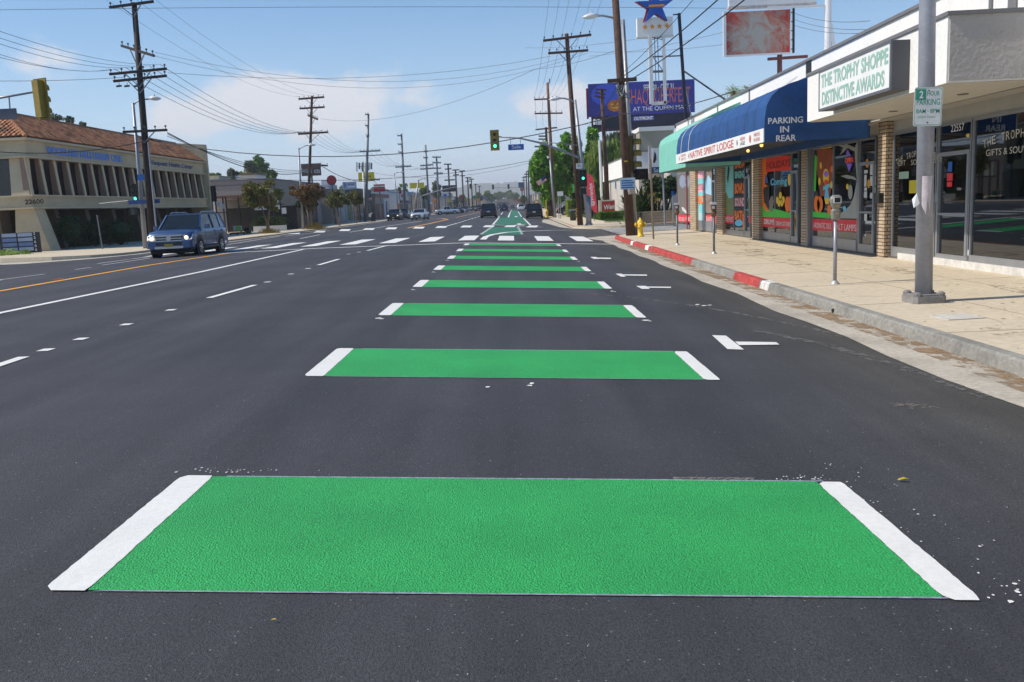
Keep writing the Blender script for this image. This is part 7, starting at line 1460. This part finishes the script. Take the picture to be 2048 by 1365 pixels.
    if rails:
        for s in(-1,1):
            mb=MB(); x=s*(wt-.07); mb.tube([(x,y1+.15,zr_+.04),(x,y1+.35,zr_+.11),(x,y2-.3,zr_+.11),(x,y2-.12,zr_+.04)],.022,6); mk('roof_rail',mb,CHR,t)
    if detail>1:
        mb=MB(); mb.prism([(-wt*.95,y0+.12,bt+.02),(-wt*.2,y0+.10,bt+.02),(-wt*.2,y0+.08,bt+.05),(-wt*.95,y0+.10,bt+.05)],(0,-.02,0)); mk('wiper',mb,BLP,t)
    return t
BLUE=paint('blue_car_paint',(.06,.11,.23)); NAVY=paint('navy_car_paint',(.012,.018,.035)); BLK=paint('black_car_paint',(.010,.011,.013)); WHT=paint('white_car_paint',(.75,.77,.80)); GRYC=paint('grey_car_paint',(.10,.11,.12)); SIL=paint('silver_car_paint',(.35,.37,.40)); DKB=paint('dark_blue_car',(.02,.03,.06))
car(Vector((-13.80,37.3,zp(-13.8)-.02)),R(1.5),'suv',BLUE,'blue SUV with lit headlights heading towards the camera at the left',2,True,True,plate=PM('plate_ochre',(.34,.26,.03),var=.2,scale=30))
car(Vector((-12.75,121,zp(-12))),R(-5),'sedan',WHT,'white sedan driving towards the camera past the far crosswalk',1)
car(Vector((-18.35,137,zp(-18))),0,'wag',paint('teal_black_car_paint',(.015,.03,.035)),'black SUV parked at the left kerb beside the steel pole',1,True)
car(Vector((-18.1,146,zp(-18))),0,'wag',DKB,'dark blue SUV parked right behind the black one, left kerb',1)
car(Vector((-17.6,160,zp(-18))),0,'sedan',WHT,'white car parked at the left kerb just behind the white sedan',1)
car(Vector((-14.9,200,zp(-15))),R(-80),'pickup',WHT,'white pickup pulling out sideways from the left kerb',1)
car(Vector((-13.9,215,zp(-15))),R(-70),'sedan',WHT,'white car nosed in behind the white pickup',1); car(Vector((-13.8,205,zp(-15))),R(-75),'sedan',BLK,'black car just right of the white pickup',1)
car(Vector((-12.7,228,zp(-12))),R(-3),'sedan',NAVY,'dark car with two bright headlights in the left lanes',1,True)
car(Vector((-9.9,255,zp(-10))),0,'pickup',GRYC,'grey truck with a white cab far in the oncoming lane',1)
car(Vector((-2.95,108.5,zp(-3))),R(180),'wag',NAVY,'dark navy SUV seen from behind in the middle lane',1)
car(Vector((-1.9,200,zp(-2))),R(180),'sedan',DKB,'dark blue car further ahead of the navy SUV',1)
t=car(Vector((2.55,104.5,zp(2.5))),R(178),'wag',BLK,'black SUV with a round yellow shape on its roof parked at the right kerb',1)
mb=MB(); mb.lathe((-.35,-.6,1.74),[(.12,0),(.14,.1),(.08,.2)],10); mk('round_yellow_shape',mb,M['yellow'],t,smooth=True)  # round yellow shape of unclear origin, placed on the car roof
car(Vector((8.2,118,ZR)),R(90),'sedan',BLK,'black car parked sideways in the lot behind the bus stop sign',1)
car(Vector((-3.0,320,.1)),R(180),'van',paint('pale_blue_van',(.45,.55,.62)),'tall pale blue van far ahead in traffic',1)
r=random.Random(31); cols_=[('white',WHT),('silver',SIL),('black',BLK),('grey',GRYC),('dark blue',DKB)]
spots=[(-6.5,300),(-9.5,330),(-13,350),(-16.5,270),(-16.8,290),(-16.5,315),(-16.6,340),(-16.9,370),(-3,390),(0,360),(2.2,230),(2.4,260),(2.1,285),(2.5,310),(2.3,335),(-6.5,420),(-9.8,440),(-3,470),(-13,480),(2,400),(2.2,440),(-6.5,520),(-3,560),(-9.8,580),(0,500),(-13,620),(1.5,540),(-6.5,660),(-3,700),(5,300),(6,330),(7.5,280),(8,350),(-6.3,350),(-9.7,385),(-13.2,300),(-13.1,410),(-6.4,455),(-3.1,430),(-.2,440),(2.3,370),(2.2,480),(-9.6,500),(-6.5,590),(-3.1,620),(0,640),(-9.9,680),(-12.9,540),(4.8,380),(6.8,420),(5.5,460),(-19.8,260),(-20.5,300),(-20.2,340),(-13.2,720),(-3.2,800),(2.2,700),(-6.4,760),(0,760)]
words=['nearest','second nearest','third nearest','fourth nearest','fifth nearest','sixth nearest','seventh nearest','eighth nearest','ninth nearest','tenth nearest','eleventh nearest','twelfth nearest','thirteenth nearest','fourteenth nearest','fifteenth nearest']
cnt={}; proto={}
for (x,y) in sorted(spots,key=lambda s:s[1]):
    cn,cm=cols_[r.randrange(5)]; st=r.choice(['sedan','sedan','wag','suv']); side='oncoming traffic' if x<-8 else ('vehicles right of the green lane' if x>1 else 'traffic driving away'); key=(cn,side); k=cnt.get(key,0); cnt[key]=k+1
    lb='tiny far %s car, %s such in the %s'%(cn,words[min(k,14)],side); rz=(0 if x<-8 else R(180))
    pk=(cn,st)
    if pk not in proto: proto[pk]=car(Vector((x,y,zp(x))),rz,st,cm,lb,1,group='far traffic on the boulevard')
    else: copytree(proto[pk],loc=(x,y,zp(x)),rz=rz,label=lb)
# ---------------------------------------------------------------- far street frontage
r=random.Random(12); k=0
WN=['first','second','third','fourth','fifth','sixth','seventh','eighth','ninth','tenth','eleventh','twelfth','thirteenth','fourteenth']
wc=[('cream',(.42,.37,.28)),('white',(.62,.62,.62)),('grey',(.28,.28,.30)),('pink brown',(.33,.22,.19)),('pale blue',(.33,.40,.46)),('tan',(.36,.29,.21))]
y=180
for i in range(12):
    Lh=r.uniform(14,30); h=r.uniform(3.8,6.5)+i*.15; cn,c=wc[(i*5+1)%6]; x1=-24+r.uniform(-2,1.5)
    t=bld('far %s flat roofed shop, %s of the row beyond the red cornered roof, left'%(cn,WN[i]),x1-14,x1,y,y+Lh,h,PM('far_wall_%s'%cn.replace(' ','_'),c,rough=.9,var=.06))
    front(t,y+1.5,y+Lh-1.5,.2,2.9,DKW if i%2 else PM('far_shopfront',(.10,.09,.09),var=.6,scale=.6),x=x1); front(t,y+.5,y+Lh-.5,3.0,3.6,[MAR,M['blue'],PM('far_awning_green',(.03,.12,.06)),M['wht2'],M['red']][i%5],'fascia_sign',x=x1+.02)
    y+=Lh+r.uniform(1,12)
y=140
for i in range(12):
    Lh=r.uniform(14,30); h=r.uniform(3.8,6.0); cn,c=wc[(i*3+2)%6]; x0=9.5+r.uniform(-1,2)
    if y<170: y+=Lh; 
    t=bld('far %s shop, %s of the row hidden past the ficus, right'%(cn,WN[i]),x0,x0+14,y,y+Lh,h,PM('far_wall_%s'%cn.replace(' ','_'),c,rough=.9,var=.06)); front(t,y+1.5,y+Lh-1.5,.2,2.9,DKW,x=x0)
    y+=Lh+r.uniform(1,12)
for i,(px,py,Y,w_,h_) in enumerate([(1006,399,900,50,8),(985,402,850,34,6),(1027,402,700,26,6),(962,402,640,18,6),(948,400,620,16,7),(1000,405,700,14,4)]):
    b0=at(px,py,Y); cn,c=wc[(i+1)%6]; bld('distant %s block closing the view, %s from the left'%(cn,['fifth','third','sixth','second','first','fourth'][i]),b0.x-w_/2,b0.x+w_/2,Y,Y+30,h_,PM('far_wall_%s'%cn.replace(' ','_'),c,rough=.9,var=.06))
# far trees: row and hill wood
r=random.Random(44)
for i,(px0,px1,py0,py1,Y) in enumerate([(985,1012,384,400,760),(1005,1030,380,399,800),(966,985,381,402,520),(950,966,386,404,480),(1020,1040,386,402,700),(976,992,390,404,560),(918,930,388,408,400),(905,917,392,410,360),(1040,1052,392,408,300)]):
    stree(px0,px1,py0,py1,Y,(px0+px1)/2,'leaf_far','distant green tree clump, number %s counted along the far end of the road'%WN[i],n=900,size=Y*.0035,seed=60+i,trunk=.4,sub=2,z=-.2,name='tree')
rows=MB(); rr=random.Random(5)
for side in(-1,1):
    for k in range(900):
        yy=rr.uniform(350,1300); x=side*(rr.uniform(45,320))+(-6); s=rr.uniform(2,6); z=rr.uniform(0,9); c=Vector((x,yy,z)); a=Vector((rr.gauss(0,1),rr.gauss(0,.4),rr.gauss(0,1))).normalized(); b_=a.cross(Vector((0,1,0.2))).normalized(); 
        for j in range(5): o=c+Vector((rr.gauss(0,3),rr.gauss(0,3),rr.gauss(0,2.2)));rows.add([o-a*s*.5,o-b_*s*.4,o+a*s*.5,o+b_*s*.4],[(0,1,2,3)])
tag(mk('far_woodland',rows,M['leaf_far'],kind='stuff'),'hazy mass of distant treetops behind the far shops','trees')
HZ=True
if HZ:
    mb=MB(); mb.box(-4400,4400,-400,5200,-1.9,160); hm=bpy.data.materials.new('haze_air'); hm.use_nodes=True; nt=hm.node_tree; nt.nodes.remove(nt.nodes['Principled BSDF']); pv=nt.nodes.new('ShaderNodeVolumePrincipled'); pv.inputs['Color'].default_value=(.93,.96,1,1); pv.inputs['Density'].default_value=.00032; pv.inputs['Anisotropy'].default_value=.0; nt.links.new(pv.outputs[0],nt.nodes['Material Output'].inputs['Volume'])
    mk('haze',mb,hm,kind='stuff')['label']='thin blue summer haze over the far street'
